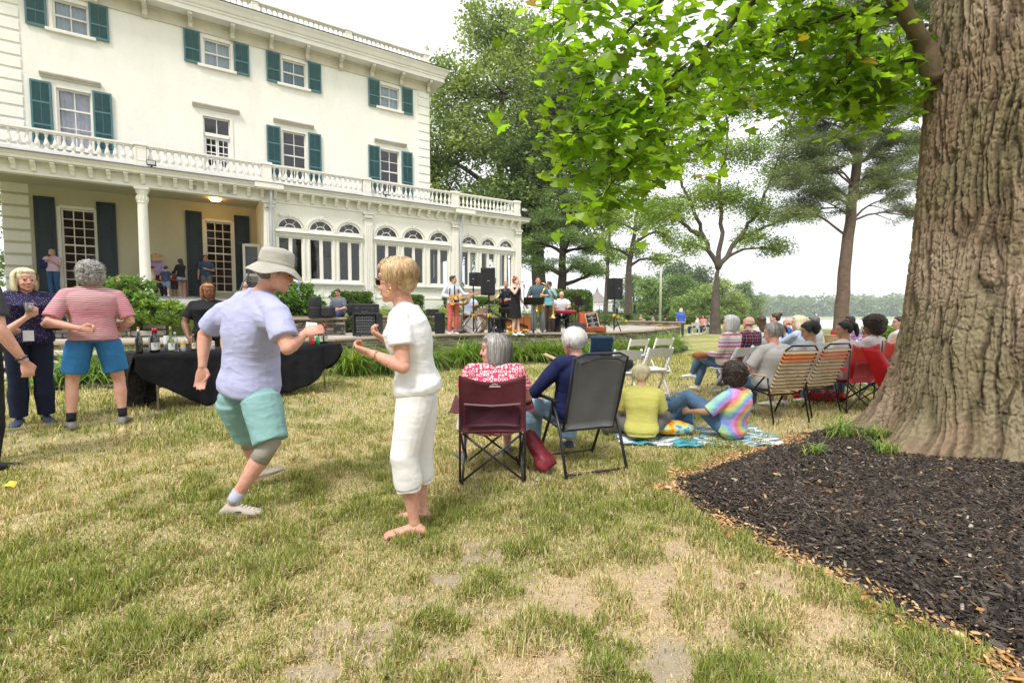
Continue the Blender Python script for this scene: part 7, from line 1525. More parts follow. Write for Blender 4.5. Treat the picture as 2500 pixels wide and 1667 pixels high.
can('tall yellow, red and black patterned can', -0.39, .10, t.fin(a, .35), .157, .034)
can('red cola can next to the green can at the right end', .93, .02, flat('red_can', (.60, .01, .02), .35, .3), txt=('Coke', .026, .62), tcol=LBL)
can('green ginger ale can beside the red can', 1.03, .03, flat('green_can', (.02, .34, .12), .35, .3), txt=('DRY', .020, .62), tcol=LBL)
for i, (u, v, l_) in enumerate(((-1.16, .30, 'stack of clear plastic cups at the left end of the table'), (-.98, .34, 'short stack of white cups behind the wine bottles'), (1.06, .28, 'stack of white cups behind the right-hand wine bottles'))):
 t_ = thing('cup_stack', l_, 'cups', on_table(u, v), ang); m = MB(); m.lathe((0, 0, 0), [(.028, 0)] + [q for k in range(9) for q in ((.037, .10 + .012 * k), (.039, .104 + .012 * k), (.0365, .106 + .012 * k))], 16); m.build('cups', M_CLEAR if i == 0 else flat('white_cup', (.72, .74, .80), .4), t_, smooth=True)
t_ = thing('drink_dispenser', 'clear square drink dispenser behind the dancing man\'s arm', 'dispenser', on_table(.72, .40), ang); m = MB(); m.box((0, 0, .16), (.20, .20, .30), bev=.03); m.build('jar', M_CLEAR, t_, smooth=True); m = MB(); m.box((0, 0, .11), (.18, .18, .18), bev=.03); m.build('water', glass_mat('cloudy_water', (.75, .80, .84), .1), t_, smooth=True); m = MB(); m.lathe((0, 0, .31), [(.085, 0), (.085, .03), (.02, .035), (.02, .05)], 16); m.build('lid', M_GUT, t_)
m = MB(); m.box((0, 0, .03), (.20, .12, .06), bev=.01); o = m.build('plastic_box', flat('green_plastic', (.02, .42, .14), .4), None); o.location = on_table(-.12, .12); o.rotation_euler = (0, 0, ang); tag(o, 'low bright green plastic box just left of the dancing man\'s arm', 'box')
b_ = thing('waste_bin', 'black bin bag liner in a bin left of the drinks table', 'bin', (X(318, 6.35), 6.45, .1)); m = MB(); m.lathe((0, 0, 0), [(.20, 0), (.26, .60), (.28, .66), (.25, .70), (.24, .62)], 22, cap=False); v = m.v[0]; v[:, :2] *= (1 + .10 * (fbm(np.arctan2(v[:, 1], v[:, 0]) * 3 + 9, v[:, 2] * 5, 3) - .5))[:, None]; m.build('bin_liner', flat('bin_liner_plastic', (.010, .010, .012), .25, bsc=9, bst=1, bd=.05), b_, smooth=True)
def cup(label, p, par=None):
 t_ = thing('plastic_cup', label, 'cup', tuple(p)); m = MB(); m.lathe((0, 0, 0), [(.030, 0), (.041, .095), (.043, .097), (.040, .094), (.029, .004)], 18, cap=False); m.build('cup_wall', M_CLEAR, t_, smooth=True); m = MB(); m.lathe((0, 0, .003), [(.029, 0), (.034, .045), (.001, .046)], 16); m.build('drink', glass_mat('pale_drink', (.9, .88, .84), .08), t_, smooth=True)
# ------------------------------------------------------------------ stage gear
PZ = .742
def Pz(px, d): return (X(px, d), d, PZ)
GRILLE = flat('speaker_grille', (.010, .010, .012), .55, bsc=200, bst=.6, bd=.004); CAB = flat('speaker_cabinet', (.014, .014, .016), .5, bsc=60, bst=.3); YEL = flat('yellow_plastic', (.80, .42, .02), .4); CHROME = flat('chrome', (.6, .6, .62), .15, 1.0)
def pa(label, px, d, w_, h, z0, rz, stripes=True):
 t_ = thing('loudspeaker', label, 'loudspeaker', (X(px, d), d, z0), R(rz)); m = MB()
 m.prism([(-w_ / 2, -.18), (w_ / 2, -.18), (w_ * .36, .20), (-w_ * .36, .20)], 0, h, 'xy'); m.build('cabinet', CAB, t_)
 m = MB(); m.box((0, -.19, h / 2), (w_ - .05, .02, h - .06), bev=.008)
 if stripes:
  for k in range(11): m.box((0, -.204, .06 + (h - .12) * k / 10), (w_ - .08, .006, .012))
 m.build('grille', GRILLE, t_); m = MB(); m.box((.02, -.208, h * .52), (.07, .003, .010)); m.build('badge', LBL, t_)
 for sx in (-1, 1): m = MB(); m.tube([(sx * w_ * .46, -.06, h * .42), (sx * w_ * .49, -.03, h * .45), (sx * w_ * .49, -.03, h * .6), (sx * w_ * .46, -.06, h * .63)], .012, 6); m.build('handle', M_BLACKP, t_, smooth=True)
def stand(label, px, d, top, yel=True, spread=.48):
 t_ = thing('speaker_stand', label, 'tripod stand', Pz(px, d), R(20)); m = MB(); m.tube([(0, 0, .08), (0, 0, top - PZ)], .022, 10); m.build('pole', M_BLACKP, t_, smooth=True)
 m = MB(); m.lathe((0, 0, .58), [(.035, -.05), (.05, -.04), (.05, .03), (.035, .05)], 12); m.build('collar', YEL if yel else M_BLACKP, t_)
 for k in range(3):
  a = k * 2.094 + .5; e = v3(math.cos(a), math.sin(a), 0); m = MB(); m.tube([e * .03 + v3(0, 0, .60), e * spread + v3(0, 0, .015)], .014, 8); m.build('leg', M_BLACKP, t_, smooth=True)
  m = MB(); m.tube([v3(0, 0, .14), e * spread * .55 + v3(0, 0, .29)], .009, 6); m.build('brace', M_BLACKP, t_)
stand('speaker stand under the tall loudspeaker beside the singer', 1194, 14.0, 1.98); pa('tall black loudspeaker on a stand left of the singer', 1194, 14.0, .42, .78, 1.92, -8)
stand('speaker stand under the small loudspeaker in front of the drummer', 1156, 14.6, 2.26); pa('small black monitor loudspeaker high on a stand beside the drummer', 1165, 14.6, .33, .40, 2.22, -35, False)
stand('speaker stand under the loudspeaker at the right end of the stage', 1499, 15.9, 1.90); pa('tall black loudspeaker on a stand at the right end of the stage', 1499, 15.9, .40, .70, 1.85, 30)
def mic_stand(label, px, d, h, boom=None, mic=True):
 t_ = thing('microphone_stand', label, 'microphone stand', Pz(px, d)); m = MB(); m.tube([(0, 0, .02), (0, 0, h)], .010, 8); m.build('pole', M_BLACKP, t_)
 for k in range(3): a = k * 2.094; m = MB(); m.tube([(0, 0, .12), (.28 * math.cos(a), .28 * math.sin(a), .01)], .008, 6); m.build('leg', M_BLACKP, t_)
 p = v3(0, 0, h)
 if boom: m = MB(); m.tube([p, p + v3(*boom)], .008, 6); m.build('boom_arm', M_BLACKP, t_); p = p + v3(*boom)
 if mic: m = MB(); m.ell(p + v3(0, -.02, .02), (.024, .024, .03)); m.tube([p, p + v3(.02, .12, -.04)], .014, 8); m.build('microphone', GRILLE, t_, smooth=True)
mic_stand('thin microphone stand between guitarist and drummer', 1131, 14.3, 1.52); mic_stand('microphone stand between the loudspeaker and the bassist', 1220, 14.9, 1.40, (.18, -.05, .02)); mic_stand('microphone stand just right of the singer', 1279, 14.1, 1.45, None); mic_stand('thin microphone stand right of the keyboard player', 1405, 15.6, 1.35, (-.25, .1, .12))
def music_stand(label, px, d, h, w_, rz, tilt=35):
 t_ = thing('music_stand', label, 'music stand', Pz(px, d), R(rz)); m = MB(); m.tube([(0, 0, .05), (0, 0, h)], .011, 8); m.build('pole', M_BLACKP, t_)
 for k in range(3): a = k * 2.094 + .4; m = MB(); m.tube([(0, 0, .22), (.26 * math.cos(a), .26 * math.sin(a), .01)], .007, 6); m.build('leg', M_BLACKP, t_)
 m = MB(); m.box((0, 0, h + .02), (w_, .008, .33), rotm(R(-tilt))); m.box((0, -.13 - .03, h - .11), (w_, .05, .01)); m.build('desk', flat('black_desk', (.02, .02, .022), .4), t_)
music_stand('black music stand with a wide desk in front of the saxophonist', 1303, 13.95, .98, .58, 180, 50); music_stand('low black music stand in front of the bassist', 1234, 14.5, .72, .42, 180, 62); music_stand('black music stand right of the keyboard player', 1411, 15.2, 1.02, .42, 120, 30)
kx, ky = X(1152, 15.2), 15.2
WOOD = flat('amber_drum_shell', (.50, .25, .11), .25, var=.3, nsc=4, coat=.6); SKN = flat('drum_skin', (.70, .68, .62), .5); BRONZE = flat('bronze_cymbal', (.38, .29, .16), .3, .8, var=.25)
t_ = thing('drum_kit', 'drum kit with amber wooden shells and bronze cymbals', 'drum kit', (kx, ky, PZ), 0)
def drum(name, c, r, h, rot=None, skin=True):
 m = MB(); m.lathe(c, [(r, -h / 2), (r, h / 2)], 28, rot); o = m.build(name, WOOD, t_, auto=True); m = MB()
 for s_ in (-1, 1): m.lathe(c, [(r + .012, s_ * h / 2 - .015), (r + .012, s_ * h / 2 + .015), (r - .01, s_ * h / 2 + .015), (r - .01, s_ * h / 2 - .015)], 28, rot, cap=False)
 for k in range(8):
  a = k * .785; p = np.array((math.cos(a) * (r + .012), math.sin(a) * (r + .012), 0)); p = (rot @ p if rot is not None else p) + np.array(c); ax = rot @ v3(0, 0, 1) if rot is not None else v3(0, 0, 1); m.tube([p - ax * h * .45, p + ax * h * .45], .005, 5)
 m.build('hoop', CHROME, o); m = MB(); m.lathe(c, [(r - .006, h / 2 + .004), (.001, h / 2 + .005)], 28, rot, cap=False); m.lathe(c, [(r - .006, -h / 2 - .004), (.001, -h / 2 - .005)], 28, rot, cap=False); m.build('drum_head', SKN, o)
rb = rotm(R(90), 0, R(-18)); drum('bass_drum', v3(.14, -.25, .29), .28, .38, rb); drum('floor_tom', v3(-.48, -.05, .40), .20, .40); drum('floor_tom', v3(-.42, .05, .22), .22, .3, rotm(R(70))); drum('rack_tom', v3(.34, -.05, .68), .16, .22, rotm(R(-18))); drum('snare_drum', v3(.12, .15, .62), .17, .14)
def cymbal(c, r, tx, ty): m = MB(); m.lathe(c, [(.015, .03), (.05, .025), (.06, .008), (r * .6, .004), (r, -.008), (r, -.010), (.06, .004)], 28, rotm(tx, ty), cap=False); o = m.build('cymbal', BRONZE, t_, smooth=True); m = MB(); m.tube([(c[0], c[1], 0), (c[0], c[1], c[2])], .011, 6); 
for c, r, tx, ty in ((v3(-.28, -.25, 1.12), .27, R(62), R(8)), (v3(.72, -.1, 1.22), .25, R(30), R(-38)), (v3(.58, .1, .92), .18, R(4), 0)):
 cymbal(c, r, tx, ty); m = MB(); m.tube([(c[0], c[1], 0), c], .010, 6)
 for k in range(3): a = k * 2.094; m.tube([(c[0], c[1], .25), (c[0] + .2 * math.cos(a), c[1] + .2 * math.sin(a), 0)], .007, 5)
 m.build('cymbal_stand', CHROME, t_, smooth=True)
t_ = thing('keyboard', 'red stage keyboard on a black folding stand', 'keyboard', Pz(1372, 15.7), 0); m = MB(); m.box((0, 0, .70), (.92, .28, .09), bev=.012); m.build('case', flat('red_keyboard_case', (.42, .01, .03), .35), t_)
m = MB(); m.box((0, .03, .748), (.86, .13, .01)); m.build('keys', LBL, t_); m = MB()
for k in range(36): m.box((-.41 + k * .0235, .06, .756), (.010, .08, .008))
m.build('black_keys', M_BLACKP, t_)
for sx in (-1, 1): m = MB(); m.tube([(sx * .30, -.1, .65), (-sx * .30, -.1, .02)], .014, 6); m.tube([(sx * .30, .12, .65), (-sx * .30, .12, .02)], .014, 6); m.build('stand_leg', M_BLACKP, t_)
m = MB(); m.box((0, 0, .645), (.86, .3, .02)); m.box((.12, -.1, .80), (.03, .02, .12)); m.build('tray', M_BLACKP, t_)
m = MB(); m.box((0, 0, .17), (.55, .36, .34), bev=.03); m.v[0][:, 1] += (m.v[0][:, 2] > .2) * .12; o = m.build('floor_monitor', GRILLE, None); o.location = Pz(1408, 15.0); tag(o, 'black wedge floor monitor lying left of the open suitcase', 'floor monitor')
m = MB(); m.box((0, 0, .24), (.46, .34, .46), bev=.02); o = m.build('amplifier', flat('grey_amp', (.09, .10, .12), .6), None); o.location = Pz(1352, 16.3); tag(o, 'dark grey amplifier on the floor behind the keyboard', 'amplifier')
m = MB(); m.box((0, 0, .24), (.5, .4, .48), bev=.03); o = m.build('equipment_case', M_BLACKP, None); o.location = Pz(1211, 15.6); tag(o, 'black equipment box on the floor right of the drum kit', 'case')
sx_, sy_ = X(1451, 15.05), 15.05
TANL = flat('russet_leather', (.26, .065, .025), .4, var=.2, nsc=5); t_ = thing('suitcase', 'open vintage russet leather suitcase on the patio wall', 'suitcase', (sx_, sy_, .805), R(8))
m = MB(); m.box((0, 0, .085), (.66, .42, .165), bev=.02); m.build('base', TANL, t_); m = MB(); m.box((-.17, .26, .38), (.56, .10, .50), rotm(R(-10)), bev=.03); o = m.build('lid', TANL, t_); m = MB(); m.box((-.17, .20, .38), (.46, .03, .40), rotm(R(-10)), bev=.01); m.build('lining', flat('orange_lining', (.50, .09, .03), .7), o)
m = MB(); m.tube([(-.07, -.22, .10), (-.05, -.245, .07), (.05, -.245, .07), (.07, -.22, .10)], .009, 6); m.build('handle', TANL, t_); m = MB()
for q in (-.22, .22): m.box((q, -.214, .13), (.04, .01, .035))
m.build('latch', flat('brass', (.6, .42, .15), .3, .9), t_)
t_ = thing('letter_board', 'black letter board in a wooden frame leaning in the suitcase', 'sign', (sx_ - .02, sy_ - .03, .93), R(8)); rt = rotm(R(-14), R(-9), 0)
m = MB(); m.box(rt @ v3(0, 0, .23), (.36, .012, .46), rt); m.build('felt', flat('black_felt', (.012, .012, .013), .9), t_); m = MB()
for c, s_ in (((-.19, 0, .23), (.022, .025, .50)), ((.19, 0, .23), (.022, .025, .50)), ((0, 0, .47), (.36, .025, .022)), ((0, 0, -.01), (.36, .025, .022))): m.box(rt @ v3(*c), s_, rt)
m.build('frame', flat('pale_wood_frame', (.55, .38, .22), .6), t_)
for k, ln in enumerate(('MUSIC VOTE', '6-8', 'FOR REQUESTS', '&', 'TIPS', '@ THE BANDSTAND', 'JAZZ &', 'VENMO: 25')):
 q = text(t_, ln, (0, 0, 0), .040, LBL, name='lettering'); q.data.transform(Matrix(((1, 0, 0, 0), (0, 1, 0, -.009), (0, 0, 1, .42 - .052 * k), (0, 0, 0, 1)))); q.data.transform(Matrix(rt.tolist()).to_4x4())
m = MB(); rs = [(.20, 0), (.205, .01), (.205, .28), (.17, .31), (.175, .33), (.175, .58), (.165, .60), (.001, .605)]
m.lathe((0, 0, 0), rs, 28); o = m.build('drum_case', flat('black_fibre_case', (.014, .014, .016), .5, bsc=30), None, auto=True); o.location = (X(771, 13.95), 13.95, 1.262); tag(o, 'stack of two round black drum cases left of the sound engineer', 'drum case')
m = MB(); m.box((0, 0, .17), (.36, .34, .34), bev=.06); o = m.build('instrument_case', flat('black_fibre_case', (.014, .014, .016)), None, auto=True); o.location = (X(801, 14.0), 14.0, 1.262); tag(o, 'squat black case beside the stacked drum cases', 'case')
t_ = thing('rack_case', 'open black rack case full of audio units on the patio', 'rack case', Pz(898, 13.3), R(0)); m = MB()
for c, s_ in (((-.33, 0, .33), (.06, .45, .62)), ((.33, 0, .33), (.06, .45, .62)), ((0, 0, .63), (.60, .45, .05)), ((0, 0, .06), (.60, .45, .05)), ((0, .21, .34), (.60, .02, .5))): m.box(c, s_, bev=.012)
m.build('shell', M_BLACKP, t_)
for k in range(6): m = MB(); m.box((0, -.02, .14 + .078 * k), (.54, .40, .068)); o = m.build('rack_unit', flat('rack_grey%d' % (k % 2), (.02, .02, .023) if k % 2 else (.035, .036, .04), .4), t_); m = MB(); [m.box((-.22 + .05 * q, -.223, .14 + .078 * k + (.012 if q % 2 else -.012)), (.018, .004, .012)) for q in range(9)]; m.build('knobs', flat('pale_knob', (.35, .36, .38), .4), o)
for sx in (-1, 1): m = MB(); m.ell((sx * .27, -.12, .0), (.03, .03, .03)); m.ell((sx * .27, .14, .0), (.03, .03, .03)); m.build('castor', M_GUT, t_)
t_ = thing('road_case', 'large black plastic road case with latches lying on the wall top', 'case', (X(893, 15.2), 15.25, 1.31), R(6)); m = MB(); m.box((0, 0, .19), (.78, .42, .38), bev=.03); m.build('shell', M_BLACKP, t_); m = MB(); m.box((0, -.214, .25), (.70, .01, .02)); [m.box((q, -.218, .24), (.06, .015, .09)) for q in (-.24, .24)]; m.tube([(-.1, -.22, .16), (-.08, -.25, .13), (.08, -.25, .13), (.1, -.22, .16)], .012, 6); m.build('latches', flat('dark_grey_plastic', (.05, .05, .055), .4), t_)
o = handbag('backpack', 'black backpack next to the large road case', 'backpack', (X(861, 15.3), 15.25, 1.31), (.28, .22, .42), 0, C_('black_nylon', (.014, .015, .018), .7, .2), M_BLACKP, 21)
m = MB(); m.box((0, 0, .34), (.30, .22, .68), bev=.03); [m.box((-.12 + .06 * q, -.115, .34), (.012, .012, .62)) for q in range(5)]; o = m.build('hard_case', M_BLACKP, None); o.location = Pz(1074, 14.9); tag(o, 'upright ribbed black hard case just left of the guitarist', 'case')
m = MB(); m.box((0, 0, .12), (.4, .3, .24), bev=.02); o = m.build('small_amplifier', M_BLACKP, None); o.location = (X(1048, 15.9), 16.6, 1.3); tag(o, 'small black box on the wall top left of the guitarist', 'case')
gx, gy = X(1457, 88), 88
t_ = thing('gazebo', 'small white gazebo with grey shingled roof in the distance', 'gazebo', (gx, gy, .9)); 
m = MB(); m.lathe((0, 0, 0), [(2.6, 0), (2.6, .3)], 8); m.build('base', M_WHITE, t_)
for k in range(8): a = k * .785 + .39; m = MB(); m.box((2.2 * math.cos(a), 2.2 * math.sin(a), 1.5), (.14, .14, 2.4)); m.build('post', M_WHITE, t_)
m = MB(); m.lathe((0, 0, 2.25), [(2.3, 0), (2.75, .1), (2.75, .35)], 8, cap=False)
for k in range(40): a = k * .157; m.box((2.68 * math.cos(a), 2.68 * math.sin(a), 2.22), (.16, .16, .28))
m.build('fascia', M_WHITE, t_); m = MB(); m.lathe((0, 0, 2.6), [(2.85, 0), (2.85, .06), (1.6, .75), (.6, 1.7), (.25, 2.1), (.25, 2.3), (.02, 2.9), (.03, 3.4), (0.001, 3.6)], 8); m.build('roof', flat('grey_shingle', (.22, .20, .19), .9, bsc=8), t_)
for k in range(8):
 a0, a1 = k * .785 + .39, (k + 1) * .785 + .39; m = MB()
 if k == 5: continue
 for z in (.5, 1.1): m.tube([(2.2 * math.cos(a0), 2.2 * math.sin(a0), z), (2.2 * math.cos(a1), 2.2 * math.sin(a1), z)], .04, 4)
 m.build('railing', M_WHITE, t_)
t_ = thing('flagpole', 'tall white flagpole with two drooping flags', 'flagpole', (X(1611, 62), 62, 0)); m = MB(); m.tube([(0, 0, 0), (0, 0, 15.4)], [.17, .11], 12); m.ell((0, 0, 15.5), .18); m.build('pole', M_WHITE, t_, smooth=True)
FLB = flat('blue_flag_cloth', (.03, .05, .35), .8); FLR = stripe_cloth('red_yellow_flag_cloth', (.6, .04, .03), (.75, .55, .04), .8)
for z, mt, nm in ((13.2, FLB, 'flag'), (10.9, FLR, 'flag')): m = MB(); fabric_sheet(m, [(.12, 0, z + 1.9), (.75, .1, z + 1.1), (.5, 0, z - .6), (.12, 0, z)], 8, .12, .02); m.build(nm, mt, t_, smooth=True)
t_ = thing('garden_table', 'distant garden table between the seated couple', 'table', (X(1572, 52), 52.2, 0)); m = MB(); m.box((0, 0, .72), (.9, .7, .04)); m.build('tabletop', M_BTUBE, t_)
for sx in (-1, 1): m = MB(); m.tube([(sx * .35, 0, 0), (sx * .35, 0, .7)], .03, 6); m.build('leg', M_BTUBE, t_)
for i, px in enumerate((1484, 1492)): t_ = thing('garden_chair', ('left' if i == 0 else 'right') + ' one of two white garden chairs standing right of the gazebo', 'chair', (X(px, 70), 70, 1.42), R(20), 'white garden chairs'); m = MB(); m.box((0, 0, .4), (.6, .6, .06)); m.build('seat', M_WHITE, t_); m = MB(); m.box((0, .3, .7), (.55, .06, .7), rotm(R(-15)), bev=.03); m.build('backrest', M_WHITE, t_)
# ------------------------------------------------------------------ everyone else
def G(px, d): x = X(px, d); return (x, d, gz(x, d))
BLKC = C_('black_cotton', (.014, .014, .017), .85, .2, 1.1); NAVY = C_('navy_jersey', (.012, .018, .075), .85, .2, 1.2)
def hold(J, k, el, wr): J['el' + k] = v3(*el); J['wr' + k] = v3(*wr)
J = stand_pose(.19); J['shR'] = v3(.20, 0, 1.39); J['shL'] = v3(-.20, 0, 1.39); hold(J, 'L', (-.33, -.12, 1.12), (-.08, -.235, 1.05)); hold(J, 'R', (.31, -.03, 1.12), (.18, .12, 1.02)); J['hipR'][0] = .11; J['hipL'][0] = -.11
t = NT('red_white_stripe'); s = t.sep(); zz_ = t.math('ADD', s[2], t.math('MULTIPLY', t.noise(5, 2), .02)); f = t.math('GREATER_THAN', t.math('FRACT', t.math('MULTIPLY', zz_, 46)), .55); STR = t.fin(t.mix(f, (.42, .11, .15), (.60, .43, .44)), .9, folds(t), 0, .2)
person('man with curly grey hair in a red striped T-shirt and blue shorts, back turned', (X(228, 5.2), 5.2, .12), R(38), J, 'ruddy', 1.13, 1.03, ('curly', 'grey'), (R(-6), 0, 0), STR, C_('bright_blue_cotton', (.03, .16, .38), .85), SHOE_G, .009, belly=.02, loose=.020, legs=.78, legfl=.03, sleeves=.85, hands={'L': (v3(1, -.05, -.1), v3(0, -1, .2))}, curl=(.5, .9), socks=C_('black_sock', (.012, .012, .015)), det=True, strand=900, head_s=1.05, hipw=.95, hem=-.09)
J = stand_pose(.10); hold(J, 'L', (-.27, .02, 1.12), (-.17, .22, 1.10)); hold(J, 'R', (.28, -.02, 1.12), (.14, .24, 1.02))
def lanyard(t_, J, Rm, hc):
 m = MB(); m.tube([(-.075, .02, 1.46), (-.055, .150, 1.28), (-.01, .165, 1.06)], .004, 5); m.tube([(.075, .02, 1.46), (.055, .150, 1.28), (.01, .165, 1.06)], .004, 5); o = m.build('lanyard', BLKC, t_); m = MB(); m.box((0, .178, 1.0), (.085, .004, .115)); m.build('badge', LBL, o)
person('blonde woman in a speckled navy blouse and badge lanyard holding a clear cup', (X(68, 5.3), 5.3, .12), R(226), J, 'ruddy', 1.10, 1.0, ('bob', 'paleblond'), (R(16), 0, 0), speck_cloth('navy_speckle', (.018, .016, .055), [(.35, .2, .22), (.12, .14, .4), (.5, .45, .5), (.3, .08, .2)], 75), C_('navy_trousers', (.012, .018, .045), .8), SHOE_N, .008, bust=.05, loose=.030, sleeves=1.75, legs=1.97, legfl=.03, hem=-.16, curl=(.9, .7), det=True, strand=1500, head_s=1.06, extra=lanyard, hands={'L': (v3(.25, .9, .1), v3(.5, .1, .8)), 'R': (v3(-.5, .8, .2), v3(0, -.1, 1))})
hp = v3(X(68, 5.3), 5.3, .12) + rotm(0, 0, R(226)) @ v3(-.14, .31, 1.10); cup('clear plastic cup in the hand of the blonde woman in navy', hp)
J = stand_pose(.12); hold(J, 'R', (.32, .02, 1.05), (.46, .20, 1.26))
person('person in a taupe top at the left edge, raising a clear cup', (X(-58, 4.7), 4.7, .11), R(-20), J, 'fair', 1.0, .97, ('bob', 'sandy'), (0, 0, 0), C_('taupe_linen', (.24, .19, .14), .9), DENIM, SHOE_T, .010, loose=.03, sleeves=1.15, curl=(1.0, .5), hem=-.12, hands={'R': (v3(.5, .2, .7), v3(-.6, .3, .3))})
cup('clear plastic cup raised by the person in taupe', v3(X(-58, 4.7), 4.7, .11) + rotm(0, 0, R(-20)) @ (v3(.49, .20, 1.30) * .97))
J = stand_pose(.12); hold(J, 'R', (.28, -.02, 1.10), (.33, .10, .84))
def watch(t_, J, Rm, hc):
 d = unit(J['wrR'] - J['elR']); Fz = frame_z(d)
 for q, mt, nm, r_ in ((-.045, flat('dark_metal', (.10, .09, .09), .3, .7), 'watch_strap', .008), (-.02, CHROMEB, 'bracelet', .003)): m = MB(); m.tube([J['wrR'] + d * q + Fz @ v3(.035 * math.cos(a), .030 * math.sin(a), 0) for a in np.linspace(0, 6.283, 20)], r_, 6); m.build(nm, mt, t_, smooth=True)
CHROMEB = flat('silver_chain', (.6, .58, .55), .3, .9)
person('man in black trousers cut off by the left edge, watch on his hanging wrist', (X(-74, 3.75), 3.75, .09), R(-6), J, 'ruddy', 1.12, 1.04, ('short', 'grey'), (0, 0, 0), C_('charcoal_shirt', (.05, .05, .055)), BLKC, SHOE_K, .009, sleeves=.7, curl=(.9, .5), extra=watch, hands={'R': (v3(.15, .1, -1), v3(-.7, .3, 0))})
J = stand_pose(.1); J['shR'] = v3(.20, 0, 1.39); hold(J, 'R', (.32, .04, 1.12), (.25, .20, .90)); hold(J, 'L', (-.30, .05, 1.12), (-.18, .24, .98))
def earr(t_, J, Rm, hc): m = MB(); [m.tube([hc + Rm @ v3(sx * .086, -.002 + .016 * math.cos(q), -.052 + .018 * math.sin(q)) for q in np.linspace(0, 6.283, 14)], .0045, 6) for sx in (-1, 1)]; m.build('earrings', LBL, t_, smooth=True)
person('bartender with short auburn locks in a black T-shirt behind the drinks table', (X(512, 7.35), 7.35, .12), R(205), J, 'brown', 1.28, .985, ('bob', 'auburn'), (R(16), R(6), 0), BLKC, BLKC, SHOE_K, .010, bust=.05, belly=.02, sleeves=.7, extra=earr, strand=900, fat=.006, det=True, hem=-.12)
J = sit_pose(.34, -.10, .42, .52, .13, .2); J['head'] = v3(0, -.04, 1.045); J['neck'] = v3(0, -.10, .90); hold(J, 'L', (-.27, -.02, .66), (-.20, .22, .62)); hold(J, 'R', (.27, -.02, .64), (.30, .16, .60)); J['anL'] = v3(-.30, .32, .085); J['knL'] = v3(-.26, .40, .42)
person('woman with a grey bob and red patterned blouse seated in the maroon chair', (-.15, 4.02, 0), R(3), J, 'ruddy', 1.12, 1.0, ('bob', 'grey'), (R(78), 0, 0), dot_cloth('red_circle_print', (.72, .60, .62), (.62, .02, .08), 34, (.66, .05, .12)), C_('cream_trousers', (.55, .50, .42)), SHOE_G, .0075, bust=.03, loose=.022, hem=-.2, sleeves=.62, legs=1.45, strand=2200, head_s=1.10, det=True)
J = sit_pose(.38, -.12, .42, .40, .15, .2); J['head'] = v3(-.03, -.05, 1.095); J['neck'] = v3(0, -.10, .95); hold(J, 'L', (-.36, .05, .66), (-.24, .30, .60)); hold(J, 'R', (.27, .05, .70), (.18, .26, .62)); J['knL'] = v3(-.24, .40, .46); J['anL'] = v3(-.22, .44, .085)
person('white-haired person in a navy sweater and jeans seated in the grey folding chair', (.56, 4.30, 0), R(18), J, 'ruddy', 1.08, 1.0, ('short', 'white'), (R(14), R(4), 0), NAVY, DENIML, SHOE_N, .0075, loose=.022, sleeves=1.95, strand=2000, head_s=1.10, det=True, legs=1.93, legfl=.03)
J = sit_pose(-.02, .02, .50, .52, .28, .4); J['pel'] = v3(0, 0, .12); J['hipR'][2] = J['hipL'][2] = .12; J['chest'] = v3(0, .02, .42); J['neck'] = v3(.0, .08, .60); J['head'] = v3(0, .14, .735)
for s_, k in ((1, 'R'), (-1, 'L')): J['sh' + k] = v3(s_ * .18, .06, .535); J['kn' + k] = v3(s_ * .34, .36, .22); J['an' + k] = v3(-s_ * .05, .46, .10)
hold(J, 'R', (.25, .14, .32), (.12, .34, .34)); hold(J, 'L', (-.24, .14, .32), (-.10, .34, .32))
person('short-haired blonde woman in a lemon yellow T-shirt sitting on the blanket', (X(1570, 5.0), 5.0, .02), R(-10), J, 'fair', .98, .90, ('pixie', 'paleblond'), (R(-10), R(16), 0), C_('lemon_jersey', (.58, .55, .15), .9, .05, 1.2), C_('grey_trousers', (.16, .15, .14)), None, .008, loose=.030, hem=-.24, sleeves=.9, strand=1300, det=True, legs=1.4)
J = {k: v.copy() for k, v in J.items()}; J['chest'] = v3(-.02, -.06, .40); J['neck'] = v3(0, -.06, .60); J['head'] = v3(0, -.01, .755)
for s_, k in ((1, 'R'), (-1, 'L')): J['sh' + k] = v3(s_ * .18, -.06, .53)
J['knL'] = v3(-.30, .40, .50); J['anL'] = v3(-.36, .88, .10); J['knR'] = v3(-.10, .44, .42); J['anR'] = v3(-.12, .72, .10); hold(J, 'L', (-.32, .10, .34), (-.30, .38, .30)); hold(J, 'R', (.26, .05, .33), (.12, .30, .36))
person('person with a dark curly mop in a rainbow tie-dye T-shirt leaning back on the blanket', (X(1792, 5.05), 5.05, .02), R(32), J, 'olive', 1.02, .89, ('curly', 'darkbrown'), (R(-30), R(4), 0), tiedye('rainbow_tie_dye', .07, .22, [(.62, .30, .60), (.22, .32, .72), (.28, .55, .40), (.62, .62, .25), (.80, .38, .12), (.75, .18, .35)]), DENIM, SHOE_K, .008, loose=.030, hem=-.22, sleeves=.95, strand=2600, head_s=1.18, det=True)
SITC = dict(seat=.45, lean=-.10)
def sitter(label, x, y, rz, skin, hair, look, top, bottom, shoes=SHOE_W, bw=1.0, hands=None, sl=.6, seat=.45, vox=.013, pose=None, **kw):
 J = sit_pose(seat, -.10); 
 if pose: J.update({k: v3(*v) for k, v in pose.items()})
 return person(label, (x, y, gz(x, y)), R(rz), J, skin, bw, kw.pop('sc', 1.0), hair, tuple(R(q) for q in look), top, bottom, shoes, vox, hands=hands, sleeves=sl, **kw)
